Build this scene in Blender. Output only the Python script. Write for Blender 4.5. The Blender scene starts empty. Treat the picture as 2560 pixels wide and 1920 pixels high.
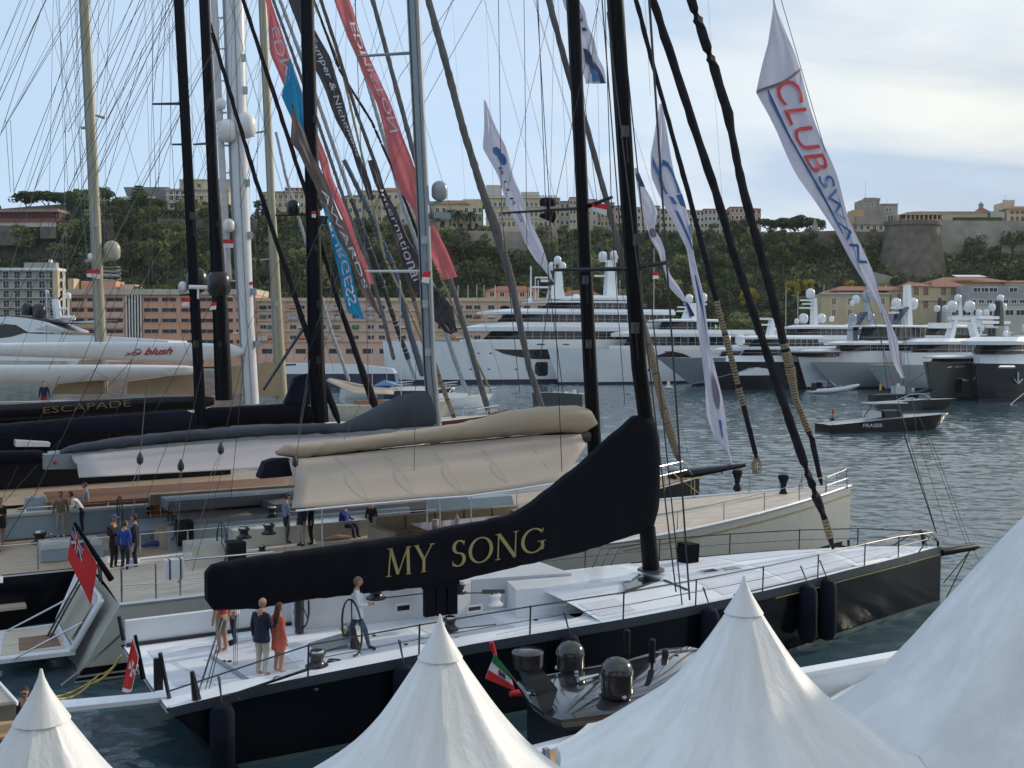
import bpy, bmesh, math, random
from mathutils import Vector, Matrix
random.seed(7)
R=math.radians; PI=math.pi
sc=bpy.context.scene; COL=sc.collection
# ---------------------------------------------------------------- camera, sky, sun, exposure
F=2700.; H=9.4; pt=math.atan(110/F)
cam=bpy.data.cameras.new('camera'); cam.lens=F/2560*36; cam.sensor_width=36
cam.clip_start=.3; cam.clip_end=6000
co=bpy.data.objects.new('camera',cam); COL.objects.link(co); sc.camera=co
co.location=(0,0,H); co.rotation_euler=(PI/2-pt,0,0)
SUN_AZ=R(34); SUN_EL=R(21)      # azimuth measured from +X towards +Y
sd=bpy.data.lights.new('sun','SUN'); sd.energy=2.0; sd.angle=R(3); sd.color=(1,.87,.70)
so=bpy.data.objects.new('sun',sd); COL.objects.link(so)
so.rotation_euler=Vector((math.cos(SUN_AZ)*math.cos(SUN_EL),math.sin(SUN_AZ)*math.cos(SUN_EL),math.sin(SUN_EL))).to_track_quat('Z','Y').to_euler()
w=bpy.data.worlds.new('World'); sc.world=w; w.use_nodes=True
def build_world():
    nt=w.node_tree; N=nt.nodes; L=nt.links; N.clear()
    out=N.new('ShaderNodeOutputWorld'); bg=N.new('ShaderNodeBackground')
    sky=N.new('ShaderNodeTexSky'); sky.sky_type='NISHITA'; sky.sun_disc=False
    sky.sun_elevation=SUN_EL; sky.sun_rotation=PI/2-SUN_AZ; sky.air_density=1.1; sky.dust_density=.6; sky.ozone_density=2.2
    bg.inputs['Strength'].default_value=.1
    tc=N.new('ShaderNodeTexCoord'); sp=N.new('ShaderNodeSeparateXYZ'); L.new(tc.outputs['Generated'],sp.inputs[0])
    def M(op,a,b=None,c=None,cl=False):
        n=N.new('ShaderNodeMath'); n.operation=op; n.use_clamp=cl
        for i,x in enumerate((a,b,c)):
            if x is None: continue
            if hasattr(x,'links'): L.new(x,n.inputs[i])
            else: n.inputs[i].default_value=x
        return n.outputs[0]
    X,Y,Z=sp.outputs
    zz=M('MAXIMUM',Z,.0); den=M('ADD',zz,.16)
    u=M('DIVIDE',X,den); v=M('DIVIDE',Y,den)
    cx=N.new('ShaderNodeCombineXYZ'); L.new(M('ADD',M('MULTIPLY',u,.50),M('MULTIPLY',v,.22)),cx.inputs[0]); L.new(M('ADD',M('MULTIPLY',v,.8),M('MULTIPLY',u,-.35)),cx.inputs[1])
    n1=N.new('ShaderNodeTexNoise'); n1.inputs['Scale'].default_value=1.3; n1.inputs['Detail'].default_value=7; n1.inputs['Roughness'].default_value=.55; n1.inputs['Distortion'].default_value=.5
    L.new(cx.outputs[0],n1.inputs['Vector'])
    n2=N.new('ShaderNodeTexNoise'); n2.inputs['Scale'].default_value=3.1; n2.inputs['Detail'].default_value=6; n2.inputs['Roughness'].default_value=.6
    cy=N.new('ShaderNodeCombineXYZ'); L.new(M('MULTIPLY',u,.55),cy.inputs[0]); L.new(M('MULTIPLY',v,1.1),cy.inputs[1]); L.new(cy.outputs[0],n2.inputs['Vector'])
    n3=N.new('ShaderNodeTexNoise'); n3.inputs['Scale'].default_value=1.7; n3.inputs['Detail'].default_value=6; n3.inputs['Distortion'].default_value=.6; L.new(cx.outputs[0],n3.inputs['Vector'])
    az=M('DIVIDE',X,M('MAXIMUM',M('ABSOLUTE',Y),.05))
    azm=M('MULTIPLY',M('ADD',az,.22),1.0)                      # more cloud towards the right of the sun side
    azm=M('MINIMUM',M('MAXIMUM',azm,-.45),.42)
    el=M('MULTIPLY',zz,.55)
    f=M('ADD',M('ADD',M('ADD',M('MULTIPLY',n1.outputs['Fac'],1.5),M('MULTIPLY',n2.outputs['Fac'],.25)),azm),el)
    mask=M('MULTIPLY',M('SUBTRACT',f,.78),1.5,None,True)
    mask=M('MULTIPLY',mask,.92)
    # cloud brightness: whiter and warmer towards the sun side, with grey undersides
    cm=N.new('ShaderNodeMix'); cm.data_type='RGBA'
    sh=M('MULTIPLY',M('SUBTRACT',n3.outputs['Fac'],.40),4.2,None,True)
    L.new(sh,cm.inputs[0]); cm.inputs[6].default_value=(3.6,4.3,5.2,1); cm.inputs[7].default_value=(7.3,7.2,6.5,1)
    warm=N.new('ShaderNodeMix'); warm.data_type='RGBA'
    L.new(M('MULTIPLY',M('ADD',az,.12),1.7,None,True),warm.inputs[0]); warm.inputs[6].default_value=(4.3,5.4,6.9,1); L.new(cm.outputs[2],warm.inputs[7])
    sk=N.new('ShaderNodeMix'); sk.data_type='RGBA'; sk.inputs[0].default_value=.72
    gr=N.new('ShaderNodeMix'); gr.data_type='RGBA'; L.new(M('MULTIPLY',zz,3.2,None,True),gr.inputs[0])
    gr.inputs[6].default_value=(4.2,5.6,7.5,1); gr.inputs[7].default_value=(4.7,6.0,7.5,1)
    L.new(sky.outputs[0],sk.inputs[6]); L.new(gr.outputs[2],sk.inputs[7])
    mx=N.new('ShaderNodeMix'); mx.data_type='RGBA'; L.new(mask,mx.inputs[0]); L.new(sk.outputs[2],mx.inputs[6]); L.new(warm.outputs[2],mx.inputs[7])
    L.new(mx.outputs[2],bg.inputs['Color']); L.new(bg.outputs[0],out.inputs[0])
build_world()
sc.render.engine='CYCLES'
sc.view_settings.view_transform='Standard'; sc.view_settings.look='None'; sc.view_settings.exposure=.5; sc.view_settings.gamma=1
sc.view_settings.use_curve_mapping=False
sc.render.resolution_x=1024; sc.render.resolution_y=768
# ---------------------------------------------------------------- geometry of the place (rays through measured points)
C0=(0,0,H)
TH=R(29.25); AX=(math.cos(TH),math.sin(TH)); NX=(-math.sin(TH),math.cos(TH)); O=(-8.5,25.0)
def ray(px,py):
    c=(px-1280)/F; s=(960-py)/F
    return (c, math.cos(pt)+s*math.sin(pt), -math.sin(pt)+s*math.cos(pt))
def atY(px,py,Y):
    d=ray(px,py); t=Y/d[1]; return Vector((d[0]*t,Y,H+d[2]*t))
def atZ(px,py,z):
    d=ray(px,py); t=(z-H)/d[2]; return Vector((d[0]*t,d[1]*t,z))
def inV(px,py,v):
    d=ray(px,py); k=O[0]*NX[0]+O[1]*NX[1]+v; t=k/(d[0]*NX[0]+d[1]*NX[1]); return Vector((d[0]*t,d[1]*t,H+d[2]*t))
def inPl(px,py,P,n):
    d=ray(px,py); t=(P[0]*n[0]+P[1]*n[1])/(d[0]*n[0]+d[1]*n[1]); return Vector((d[0]*t,d[1]*t,H+d[2]*t))
def W(u,v,z): return Vector((O[0]+AX[0]*u+NX[0]*v,O[1]+AX[1]*u+NX[1]*v,z))
def UV(p):
    x=p[0]-O[0]; y=p[1]-O[1]; return (x*AX[0]+y*AX[1],x*NX[0]+y*NX[1],p[2])
def lerp(a,b,t): return a+(b-a)*t
def interp(pts,x):
    if x<=pts[0][0]: return pts[0][1]
    for (a,ya),(b,yb) in zip(pts,pts[1:]):
        if x<=b: return ya+(yb-ya)*(x-a)/(b-a) if b>a else yb
    return pts[-1][1]
# ---------------------------------------------------------------- materials
MATS={}
def mat(name,col,rough=.6,metal=0,var=.12,scale=3.,bump=0,bscale=40.,coat=0,trans=0,randv=0,spec=.5,stretch=None,wear=0):
    if name in MATS: return MATS[name]
    m=bpy.data.materials.new(name); MATS[name]=m; m.use_nodes=True; nt=m.node_tree; N=nt.nodes; L=nt.links
    b=N['Principled BSDF']; b.inputs['Roughness'].default_value=rough; b.inputs['Metallic'].default_value=metal
    b.inputs['Specular IOR Level'].default_value=spec
    if coat: b.inputs['Coat Weight'].default_value=coat; b.inputs['Coat Roughness'].default_value=.05
    tc=N.new('ShaderNodeTexCoord'); src=tc.outputs['Object']
    if stretch:
        mp=N.new('ShaderNodeMapping'); mp.inputs['Scale'].default_value=stretch; L.new(src,mp.inputs[0]); src=mp.outputs[0]
    n=N.new('ShaderNodeTexNoise'); n.inputs['Scale'].default_value=scale; n.inputs['Detail'].default_value=5; L.new(src,n.inputs['Vector'])
    r=N.new('ShaderNodeMapRange'); r.inputs[1].default_value=.3; r.inputs[2].default_value=.7; r.inputs[3].default_value=1-var; r.inputs[4].default_value=1+var
    L.new(n.outputs['Fac'],r.inputs[0]); fac=r.outputs[0]
    if randv:
        oi=N.new('ShaderNodeObjectInfo'); r2=N.new('ShaderNodeMapRange'); r2.inputs[3].default_value=1-randv; r2.inputs[4].default_value=1+randv; L.new(oi.outputs['Random'],r2.inputs[0])
        mm=N.new('ShaderNodeMath'); mm.operation='MULTIPLY'; L.new(fac,mm.inputs[0]); L.new(r2.outputs[0],mm.inputs[1]); fac=mm.outputs[0]
    vm=N.new('ShaderNodeVectorMath'); vm.operation='SCALE'; vm.inputs[0].default_value=col[:3]; L.new(fac,vm.inputs['Scale'])
    L.new(vm.outputs[0],b.inputs['Base Color'])
    rr=N.new('ShaderNodeMapRange'); rr.inputs[3].default_value=max(0,rough-.06); rr.inputs[4].default_value=min(1,rough+.06); L.new(n.outputs['Fac'],rr.inputs[0]); L.new(rr.outputs[0],b.inputs['Roughness'])
    if bump:
        n3=N.new('ShaderNodeTexNoise'); n3.inputs['Scale'].default_value=bscale; n3.inputs['Detail'].default_value=4; L.new(src,n3.inputs['Vector'])
        bp=N.new('ShaderNodeBump'); bp.inputs['Strength'].default_value=bump; bp.inputs['Distance'].default_value=.05; L.new(n3.outputs['Fac'],bp.inputs['Height']); L.new(bp.outputs[0],b.inputs['Normal'])
    if trans:
        t=N.new('ShaderNodeBsdfTranslucent'); L.new(vm.outputs[0],t.inputs[0]); ms=N.new('ShaderNodeMixShader'); ms.inputs[0].default_value=trans
        L.new(b.outputs[0],ms.inputs[1]); L.new(t.outputs[0],ms.inputs[2]); L.new(ms.outputs[0],N['Material Output'].inputs[0])
    return m
def planks(name,col,line,axis,width,rough=.55):
    """wood deck: thin caulking lines across a direction (unit vector in the object's own plane)"""
    if name in MATS: return MATS[name]
    m=mat(name,col,rough,var=.22,scale=1.2,stretch=(1,6,1)); nt=m.node_tree; N=nt.nodes; L=nt.links; b=N['Principled BSDF']
    tc=N.new('ShaderNodeTexCoord'); dt=N.new('ShaderNodeVectorMath'); dt.operation='DOT_PRODUCT'; dt.inputs[1].default_value=axis; L.new(tc.outputs['Object'],dt.inputs[0])
    a=N.new('ShaderNodeMath'); a.operation='DIVIDE'; a.inputs[1].default_value=width; L.new(dt.outputs['Value'],a.inputs[0])
    f=N.new('ShaderNodeMath'); f.operation='FRACT'; L.new(a.outputs[0],f.inputs[0])
    g=N.new('ShaderNodeMath'); g.operation='LESS_THAN'; g.inputs[1].default_value=.12; L.new(f.outputs[0],g.inputs[0])
    mx=N.new('ShaderNodeMix'); mx.data_type='RGBA'; L.new(g.outputs[0],mx.inputs[0])
    src=b.inputs['Base Color'].links[0].from_socket; L.new(src,mx.inputs[6]); mx.inputs[7].default_value=(*line,1); L.new(mx.outputs[2],b.inputs['Base Color'])
    return m
# ---------------------------------------------------------------- mesh builder
class Frame:
    def __init__(s,o=(0,0,0),ang=0): s.o=Vector(o); s.c=math.cos(ang); s.s=math.sin(ang); s.ang=ang
    def __call__(s,p): return Vector((s.o.x+p[0]*s.c-p[1]*s.s, s.o.y+p[0]*s.s+p[1]*s.c, s.o.z+p[2]))
    def inv(s,p):
        x=p[0]-s.o.x; y=p[1]-s.o.y; return (x*s.c+y*s.s,-x*s.s+y*s.c,p[2]-s.o.z)
ID=Frame()
def BF(v): return Frame(W(0,v,0),TH)      # frame of a boat in the row: u forward, v away, z up
ROOT={}
class MB:
    def __init__(s,fr=None): s.v=[]; s.f=[]; s.m=[]; s.fr=fr
    def add(s,vs,fs,m=0):
        b=len(s.v)
        for p in vs: s.v.append(tuple(s.fr(p)) if s.fr else tuple(p))
        for f in fs: s.f.append([b+i for i in f]); s.m.append(m)
        return s
    def box(s,a,b,m=0):
        x0,y0,z0=a; x1,y1,z1=b
        return s.add([(x0,y0,z0),(x1,y0,z0),(x1,y1,z0),(x0,y1,z0),(x0,y0,z1),(x1,y0,z1),(x1,y1,z1),(x0,y1,z1)],
          [(0,3,2,1),(4,5,6,7),(0,1,5,4),(1,2,6,5),(2,3,7,6),(3,0,4,7)],m)
    def cbox(s,c,d,m=0): return s.box((c[0]-d[0]/2,c[1]-d[1]/2,c[2]-d[2]/2),(c[0]+d[0]/2,c[1]+d[1]/2,c[2]+d[2]/2),m)
    def prism(s,poly,z0,z1,m=0,top=None):
        """poly: list of (x,y); top: other outline for the top"""
        top=top or poly; n=len(poly)
        vs=[(p[0],p[1],z0) for p in poly]+[(p[0],p[1],z1) for p in top]
        return s.add(vs,[tuple(range(n))[::-1],tuple(range(n,2*n))]+[(i,(i+1)%n,n+(i+1)%n,n+i) for i in range(n)],m)
    def slab(s,pts,off,m=0):
        """polygon (3D points) given a thickness vector"""
        n=len(pts); off=Vector(off)
        return s.add(list(pts)+[tuple(Vector(p)+off) for p in pts],[tuple(range(n)),tuple(range(n,2*n))[::-1]]+[(i,n+i,n+(i+1)%n,(i+1)%n) for i in range(n)],m)
    def rings(s,rs,m=0,caps=True,closed=True):
        n=len(rs[0]); vs=[p for r in rs for p in r]; fs=[]
        for i in range(len(rs)-1):
            for j in range(n if closed else n-1):
                k=(j+1)%n; fs.append((i*n+j,i*n+k,(i+1)*n+k,(i+1)*n+j))
        if caps and closed: fs+= [tuple(range(n))[::-1],tuple(range((len(rs)-1)*n,len(rs)*n))]
        return s.add(vs,fs,m)
    def tube(s,pts,r,n=6,m=0,flat=1.):
        pts=[Vector(p) for p in pts]; k=len(pts); rr=r if isinstance(r,(list,tuple)) else [r]*k
        rs=[]; up=None
        for i,p in enumerate(pts):
            d=(pts[min(i+1,k-1)]-pts[max(i-1,0)])
            if d.length<1e-6: d=Vector((0,0,1))
            d.normalize()
            a=Vector((0,0,1)) if abs(d.z)<.9 else Vector((NX[0],NX[1],0))
            x=d.cross(a).normalized(); y=x.cross(d).normalized()
            rs.append([tuple(p+x*(rr[i]*math.cos(2*PI*j/n))+y*(rr[i]*flat*math.sin(2*PI*j/n))) for j in range(n)])
        return s.rings(rs,m)
    def lathe(s,prof,c,n=16,m=0):
        rs=[[(c[0]+r*math.cos(2*PI*j/n),c[1]+r*math.sin(2*PI*j/n),c[2]+z) for j in range(n)] for r,z in prof]
        return s.rings(rs,m)
    def sphere(s,c,r,n=12,k=8,m=0,zs=1.,lo=-90):
        pr=[]
        for i in range(k+1):
            a=R(lo)+(R(90)-R(lo))*i/k; pr.append((max(.002,r*math.cos(a)),r*zs*math.sin(a)))
        return s.lathe(pr,c,n,m)
    def build(s,name,mats,parent=None,smooth=False,label=None,cat=None,group=None,kind=None,loc=None,ang=0):
        if not isinstance(mats,(list,tuple)): mats=[mats]
        if parent is None:
            if loc is None:
                xs=[p[0] for p in s.v]; ys=[p[1] for p in s.v]; loc=((min(xs)+max(xs))/2,(min(ys)+max(ys))/2,min(p[2] for p in s.v))
            fr=Frame(loc,ang)
        else: fr=ROOT[parent.name]
        me=bpy.data.meshes.new(name); me.from_pydata([fr.inv(p) for p in s.v],[],s.f)
        for mm in mats: me.materials.append(mm)
        for i,p in enumerate(me.polygons): p.material_index=s.m[i]; p.use_smooth=smooth
        me.validate(); me.update()
        if smooth:
            try: me.set_sharp_from_angle(angle=R(38))
            except Exception: pass
        o=bpy.data.objects.new(name,me); COL.objects.link(o)
        if parent is None: o.location=loc; o.rotation_euler=(0,0,ang)
        else: o.parent=parent
        ROOT[o.name]=fr
        tag(o,label,cat,group,kind)
        return o
def tag(o,label=None,cat=None,group=None,kind=None):
    if label: o['label']=label
    if cat: o['category']=cat
    if group: o['group']=group
    if kind: o['kind']=kind
    return o
def thing(name,label,cat,loc,ang=0,group=None):
    o=bpy.data.objects.new(name,None); COL.objects.link(o); o.location=loc; o.rotation_euler=(0,0,ang); o.empty_display_size=.3
    ROOT[o.name]=Frame(loc,ang); return tag(o,label,cat,group)
def copy_part(src,parent,off=(0,0,0)):
    c=src.copy(); COL.objects.link(c); c.parent=parent; c.location=Vector(src.location)+Vector(off); ROOT[c.name]=ROOT[parent.name]; return c
def dup(root,loc,rz=0,scale=1,label=None,group=None):
    r=root.copy(); COL.objects.link(r); r.location=loc; r.rotation_euler=(0,0,rz); r.scale=(scale,scale,scale) if not isinstance(scale,tuple) else scale
    ROOT[r.name]=Frame(loc,rz)
    if label: r['label']=label
    if group: r['group']=group
    for ch in [c for c in bpy.data.objects if c.parent==root] if len(KIDS.get(root.name,[]))==0 else KIDS[root.name]:
        c=ch.copy(); COL.objects.link(c); c.parent=r
    return r
KIDS={}
def text_mesh(s,font_size=1.,extrude=0,shear=0,offset=0):
    """vertices (x,y) and faces of a line of lettering, lower-left at the origin; returns width too"""
    cu=bpy.data.curves.new('t','FONT'); cu.body=s; cu.size=1; cu.shear=shear; cu.resolution_u=3; cu.offset=offset
    o=bpy.data.objects.new('t',cu); COL.objects.link(o); dg=bpy.context.evaluated_depsgraph_get(); me=bpy.data.meshes.new_from_object(o.evaluated_get(dg))
    vs=[(v.co.x,v.co.y) for v in me.vertices]; fs=[tuple(p.vertices) for p in me.polygons]
    bpy.data.objects.remove(o); bpy.data.meshes.remove(me); bpy.data.curves.remove(cu)
    x0=min(v[0] for v in vs); x1=max(v[0] for v in vs); y1=max(v[1] for v in vs)
    return [((x-x0)/.7,y/.7) for x,y in vs],fs,(x1-x0)/.7
def lettering(mb,s,fn,size,m=0,shear=0,squash=1.,offset=0):
    """fn(a,b) -> 3D point; a along the line in cap heights*squash, b up in cap heights"""
    vs,fs,wd=text_mesh(s,shear=shear,offset=offset); mb.add([fn(x*size*squash,y*size) for x,y in vs],fs,m); return wd*size*squash
# ================================================================ WATER, TERRAIN, QUAYS
def water_mat():
    m=bpy.data.materials.new('water'); m.use_nodes=True; nt=m.node_tree; N=nt.nodes; L=nt.links; b=N['Principled BSDF']
    b.inputs['Base Color'].default_value=(.042,.080,.098,1); b.inputs['Roughness'].default_value=.06; b.inputs['IOR'].default_value=1.42
    b.inputs['Specular IOR Level'].default_value=.5
    g=N.new('ShaderNodeNewGeometry'); 
    def noise(scale,st,det,rot=0):
        mp=N.new('ShaderNodeMapping'); mp.inputs['Scale'].default_value=st; mp.inputs['Rotation'].default_value=(0,0,rot); L.new(g.outputs['Position'],mp.inputs[0])
        n=N.new('ShaderNodeTexNoise'); n.inputs['Scale'].default_value=scale; n.inputs['Detail'].default_value=det; n.inputs['Roughness'].default_value=.5; n.inputs['Distortion'].default_value=.4
        L.new(mp.outputs[0],n.inputs['Vector']); return n.outputs['Fac']
    a=noise(1.2,(.7,1.5,1),4,.15); c=noise(.35,(.6,1.3,1),3,-.3); d=noise(4.0,(.7,1.5,1),4,.3)
    m1=N.new('ShaderNodeMath'); m1.operation='MULTIPLY_ADD'; L.new(c,m1.inputs[0]); m1.inputs[1].default_value=1.3; L.new(a,m1.inputs[2])
    m2=N.new('ShaderNodeMath'); m2.operation='MULTIPLY_ADD'; L.new(d,m2.inputs[0]); m2.inputs[1].default_value=.34; L.new(m1.outputs[0],m2.inputs[2])
    bp=N.new('ShaderNodeBump'); bp.inputs['Strength'].default_value=1; bp.inputs['Distance'].default_value=.035; L.new(m2.outputs[0],bp.inputs['Height']); L.new(bp.outputs[0],b.inputs['Normal'])
    return m
mb=MB(); mb.add([(-1500,-60,0),(1500,-60,0),(1500,316,0),(-1500,316,0)],[(0,1,2,3)])
WATER=water_mat(); mb.v=[(-1500,-60,-.12),(1500,-60,-.12),(1500,316,-.12),(-1500,316,-.12)]
o=mb.build('water',WATER,kind='structure',loc=(0,0,-.12))
def wave_sheet():
    import numpy as np
    y=[12.]
    while y[-1]<288: y.append(y[-1]*1.0038+.012)
    ys=np.array(y); nx=760; s=np.linspace(-.62,.62,nx); Yg=np.repeat(ys[:,None],nx,1); Xg=Yg*s[None,:]*1.0+np.sign(s)[None,:]*3*np.abs(s)[None,:]
    rs=np.random.RandomState(4); Zg=np.zeros_like(Xg)
    for k in range(26):
        lam=.55*(1.13**k) if k<17 else rs.uniform(.8,2.6); a=rs.uniform(-1.,1.)*.95+1.35; kx,ky=math.cos(a)*2*PI/lam,math.sin(a)*2*PI/lam; am=lam/(2*PI)*.035*(1 if lam<2.2 else (2.2/lam)**1.2)
        ph=rs.uniform(0,6.28); arg=kx*Xg+ky*Yg+ph+.8*np.sin(Xg*.31+Yg*.17+k)+.6*np.sin(Yg*.43-Xg*.23+2*k)
        Zg+=am*(np.sin(arg)+.25*np.sin(2*arg+.5))*(.65+.5*np.sin(Xg*.11+Yg*.07+k*1.7))
    n=Xg.size; co_=np.empty((n,3),np.float32); co_[:,0]=Xg.ravel(); co_[:,1]=Yg.ravel(); co_[:,2]=Zg.ravel()
    ny=len(ys); i=np.arange((ny-1)*(nx-1)); r=i//(nx-1); c=i%(nx-1); a=r*nx+c; q=np.stack([a,a+1,a+nx+1,a+nx],1).astype(np.int32)
    me=bpy.data.meshes.new('water'); me.vertices.add(n); me.vertices.foreach_set('co',co_.ravel()); me.loops.add(q.size); me.loops.foreach_set('vertex_index',q.ravel()); me.polygons.add(len(q)); me.polygons.foreach_set('loop_start',np.arange(0,q.size,4,dtype=np.int32)); me.polygons.foreach_set('use_smooth',np.ones(len(q),bool)); me.materials.append(WATER); me.update(calc_edges=True)
    ob=bpy.data.objects.new('water',me); COL.objects.link(ob); ob['kind']='structure'
wave_sheet()
# unseen building added behind the viewpoint to darken reflections and front fill light
RW=mat('rear_render',(.26,.23,.19),.9,var=.2)
mb=MB(); mb.box((-70,-34,1.5),(90,-9,19)); o=mb.build('terrace_building',RW,None,label='unseen dark building added behind the viewpoint to darken reflections',cat='building'); mb=MB(Frame((0,0,0)))
for k in range(22):
    for j in range(4): mb.box((-66+k*7,-9.0,3.5+j*4),(-63+k*7,-8.9,6+j*4))
mb.build('window',mat('window_dark',(.02,.024,.03)),o)['kind']='stuff'
SEABED=mat('seabed',(.02,.03,.03),.9)
mb=MB(); mb.box((-1500,-60,-6),(1500,330,-5)); mb.build('seabed',SEABED,kind='structure',loc=(0,0,-6))
STONEW=mat('quay_stone',(.30,.28,.25),.85,var=.2,scale=.6)
mb=MB(); mb.box((-420,312,-3),(520,326,1.6)); mb.build('quay',STONEW,kind='structure',loc=(0,312,0))
YT=395.

TOPPY=[(-600,545),(0,528),(300,505),(420,538),(640,548),(800,560),(1000,573),(1390,592),(1900,592),(2130,600),(2400,600),(2560,575),(3400,600)]
def topz(x): return H+(850-interp(TOPPY,1280+x*F/YT))*YT/F
def gz(x,y):
    t=(y-326)/(YT-4-326); t=max(0,min(1,t)); s=t*t*(3-2*t)*.55+t*.45
    z=lerp(2.0,topz(x),s)
    z+=(1-abs(2*t-1))*2.2*math.sin(x*.055+1.3*math.sin(y*.09))
    if y>YT-4: z=topz(x)
    return z
def ground_Y(px,py,lo=328,hi=None):
    hi=hi or YT-3
    y=hi
    while y>lo:
        p=atY(px,py,y)
        if gz(p.x,y)<=p.z: return y
        y-=1
    return lo
HILL=mat('hill_soil',(.05,.052,.03),.95,var=.5,scale=.35,bump=.6,bscale=1.5)
mb=MB(); nx=120; ys=[322+i*2.5 for i in range(30)]+[YT+4,YT+30,YT+120]
vs=[];fs=[]
for j,y in enumerate(ys):
    for i in range(nx+1):
        x=-330+i*(760/nx); z=gz(x,y)+random.uniform(-.5,.5)*(1 if 330<y<YT-6 else 0)
        if y<324: z=-1
        vs.append((x,y,z))
for j in range(len(ys)-1):
    for i in range(nx): a=j*(nx+1)+i; fs.append((a,a+1,a+nx+2,a+nx+1))
mb.add(vs,fs); mb.build('hillside',HILL,kind='structure',smooth=True,loc=(0,322,0))
# ---------------------------------------------------------------- vegetation
def leafmat(name,c,rv=.35):
    return mat(name,c,.75,var=.35,scale=.5,randv=rv,trans=.25,spec=.2)
LEAF={'dark':leafmat('leaf_dark',(.07,.10,.035)),'mid':leafmat('leaf_mid',(.14,.165,.05)),'pale':leafmat('leaf_pale',(.20,.215,.085)),
 'yellow':leafmat('leaf_yellow',(.46,.39,.06),.25),'olive':leafmat('leaf_olive',(.10,.105,.05)),'palm':leafmat('leaf_palm',(.06,.09,.03))}
BARK=mat('bark',(.09,.065,.045),.9,var=.3,scale=2)
def crown_mesh(rnd,kind,n=520):
    vs=[];fs=[]; cl=[]
    if kind=='umbrella':
        for i in range(20): a=rnd.uniform(0,2*PI); r=math.sqrt(rnd.random())*.8; cl.append((r*math.cos(a),r*math.sin(a),rnd.uniform(-.12,.2)+.34*(1-r*r),.3,.22))
    elif kind=='column':
        for i in range(9): cl.append((rnd.uniform(-.1,.1),rnd.uniform(-.1,.1),-.85+i*.21,.26-.018*i,.3))
    else:
        for i in range(13):
            a=rnd.uniform(0,2*PI); z=rnd.uniform(-.55,.75); rr=math.sqrt(max(0,1-z*z))*rnd.uniform(.3,.72); cl.append((rr*math.cos(a),rr*math.sin(a),z*.8,rnd.uniform(.26,.42),rnd.uniform(.2,.34)))
    for k in range(n):
        c=cl[rnd.randrange(len(cl))]
        d=Vector((rnd.gauss(0,1),rnd.gauss(0,1),rnd.gauss(0,1)+.25)).normalized()*(.75+.35*rnd.random())
        p=Vector((c[0]+d.x*c[3],c[1]+d.y*c[3],c[2]+d.z*c[4]))
        s=rnd.uniform(.05,.1); nrm=(d+Vector((rnd.gauss(0,.6),rnd.gauss(0,.6),rnd.gauss(0,.6)))).normalized()
        a=nrm.orthogonal().normalized()*s; b=nrm.cross(a)*rnd.uniform(.6,1); i=len(vs)
        vs+= [tuple(p-a-b),tuple(p+a-b*.6),tuple(p+a*.7+b),tuple(p-a*.8+b*.8)]; fs.append((i,i+1,i+2,i+3))
    return vs,fs
def tree_template(name,kind,leaf,seed,h=1.0,label='tree'):
    rnd=random.Random(seed); root=thing(name,label,'tree',(0,0,-200))
    ch=1.0
    mb=MB(Frame((0,0,-200)))
    if kind=='umbrella': tz,cs,cz=1.1,(1.1,1.1,1.0),1.35
    elif kind=='column': tz,cs,cz=.3,(1,1,1),1.1
    else: tz,cs,cz=.75,(1,1,.95),1.35
    mb.tube([(0,0,-.3),(.03,.02,tz*.5),(rnd.uniform(-.06,.06),0,tz)],[.085,.065,.05],6)
    for k in range(4):
        a=rnd.uniform(0,2*PI); mb.tube([(0,0,tz*.8),(.25*math.cos(a),.25*math.sin(a),tz+.15),(.5*math.cos(a),.5*math.sin(a),tz+.38)],[.04,.028,.014],5)
    t=mb.build('trunk',BARK,root,smooth=True)
    vs,fs=crown_mesh(rnd,kind,1000 if kind=='umbrella' else 620)
    mb=MB(Frame((0,0,-200))); mb.add([(x*cs[0],y*cs[1],z*cs[2]+cz) for x,y,z in vs],fs); c=mb.build('crown',LEAF[leaf],root)
    KIDS[root.name]=[t,c]; return root
TT={}
for nm,kd,lf,cnt in (('pine_tree','round','dark',3),('oak_tree','round','olive',3),('broadleaf_tree','round','mid',3),('scrub_tree','round','pale',2),('yellow_tree','round','yellow',2),('umbrella_pine','umbrella','dark',2),('cypress_tree','column','dark',1)):
    TT[nm]=[tree_template(nm,kd,lf,hash(nm)%97+i if False else len(nm)*7+i) for i in range(cnt)]
USED=set()
FREE=[t for l in TT.values() for t in l]
def put_tree(nm,x,y,z,s,label,group,zs=1.,i=None):
    t=TT[nm][i if i is not None else random.randrange(len(TT[nm]))]
    if t in FREE:                      # the first tree of a shape is the template itself
        FREE.remove(t); t.location=(x,y,z); t.scale=(s,s,s*zs); t['label']=label
        if group: t['group']=group
        return t
    return dup(t,(x,y,z),random.uniform(0,6.28),(s,s,s*zs),label,group)
def tree_px(nm,px,pytop,Y,s,label,group=None,hh=2.1):
    p=atY(px,pytop,Y); return put_tree(nm,p.x,Y,p.z-hh*s,s,label,group)
rnd=random.Random(5)
cnt=0
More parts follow.
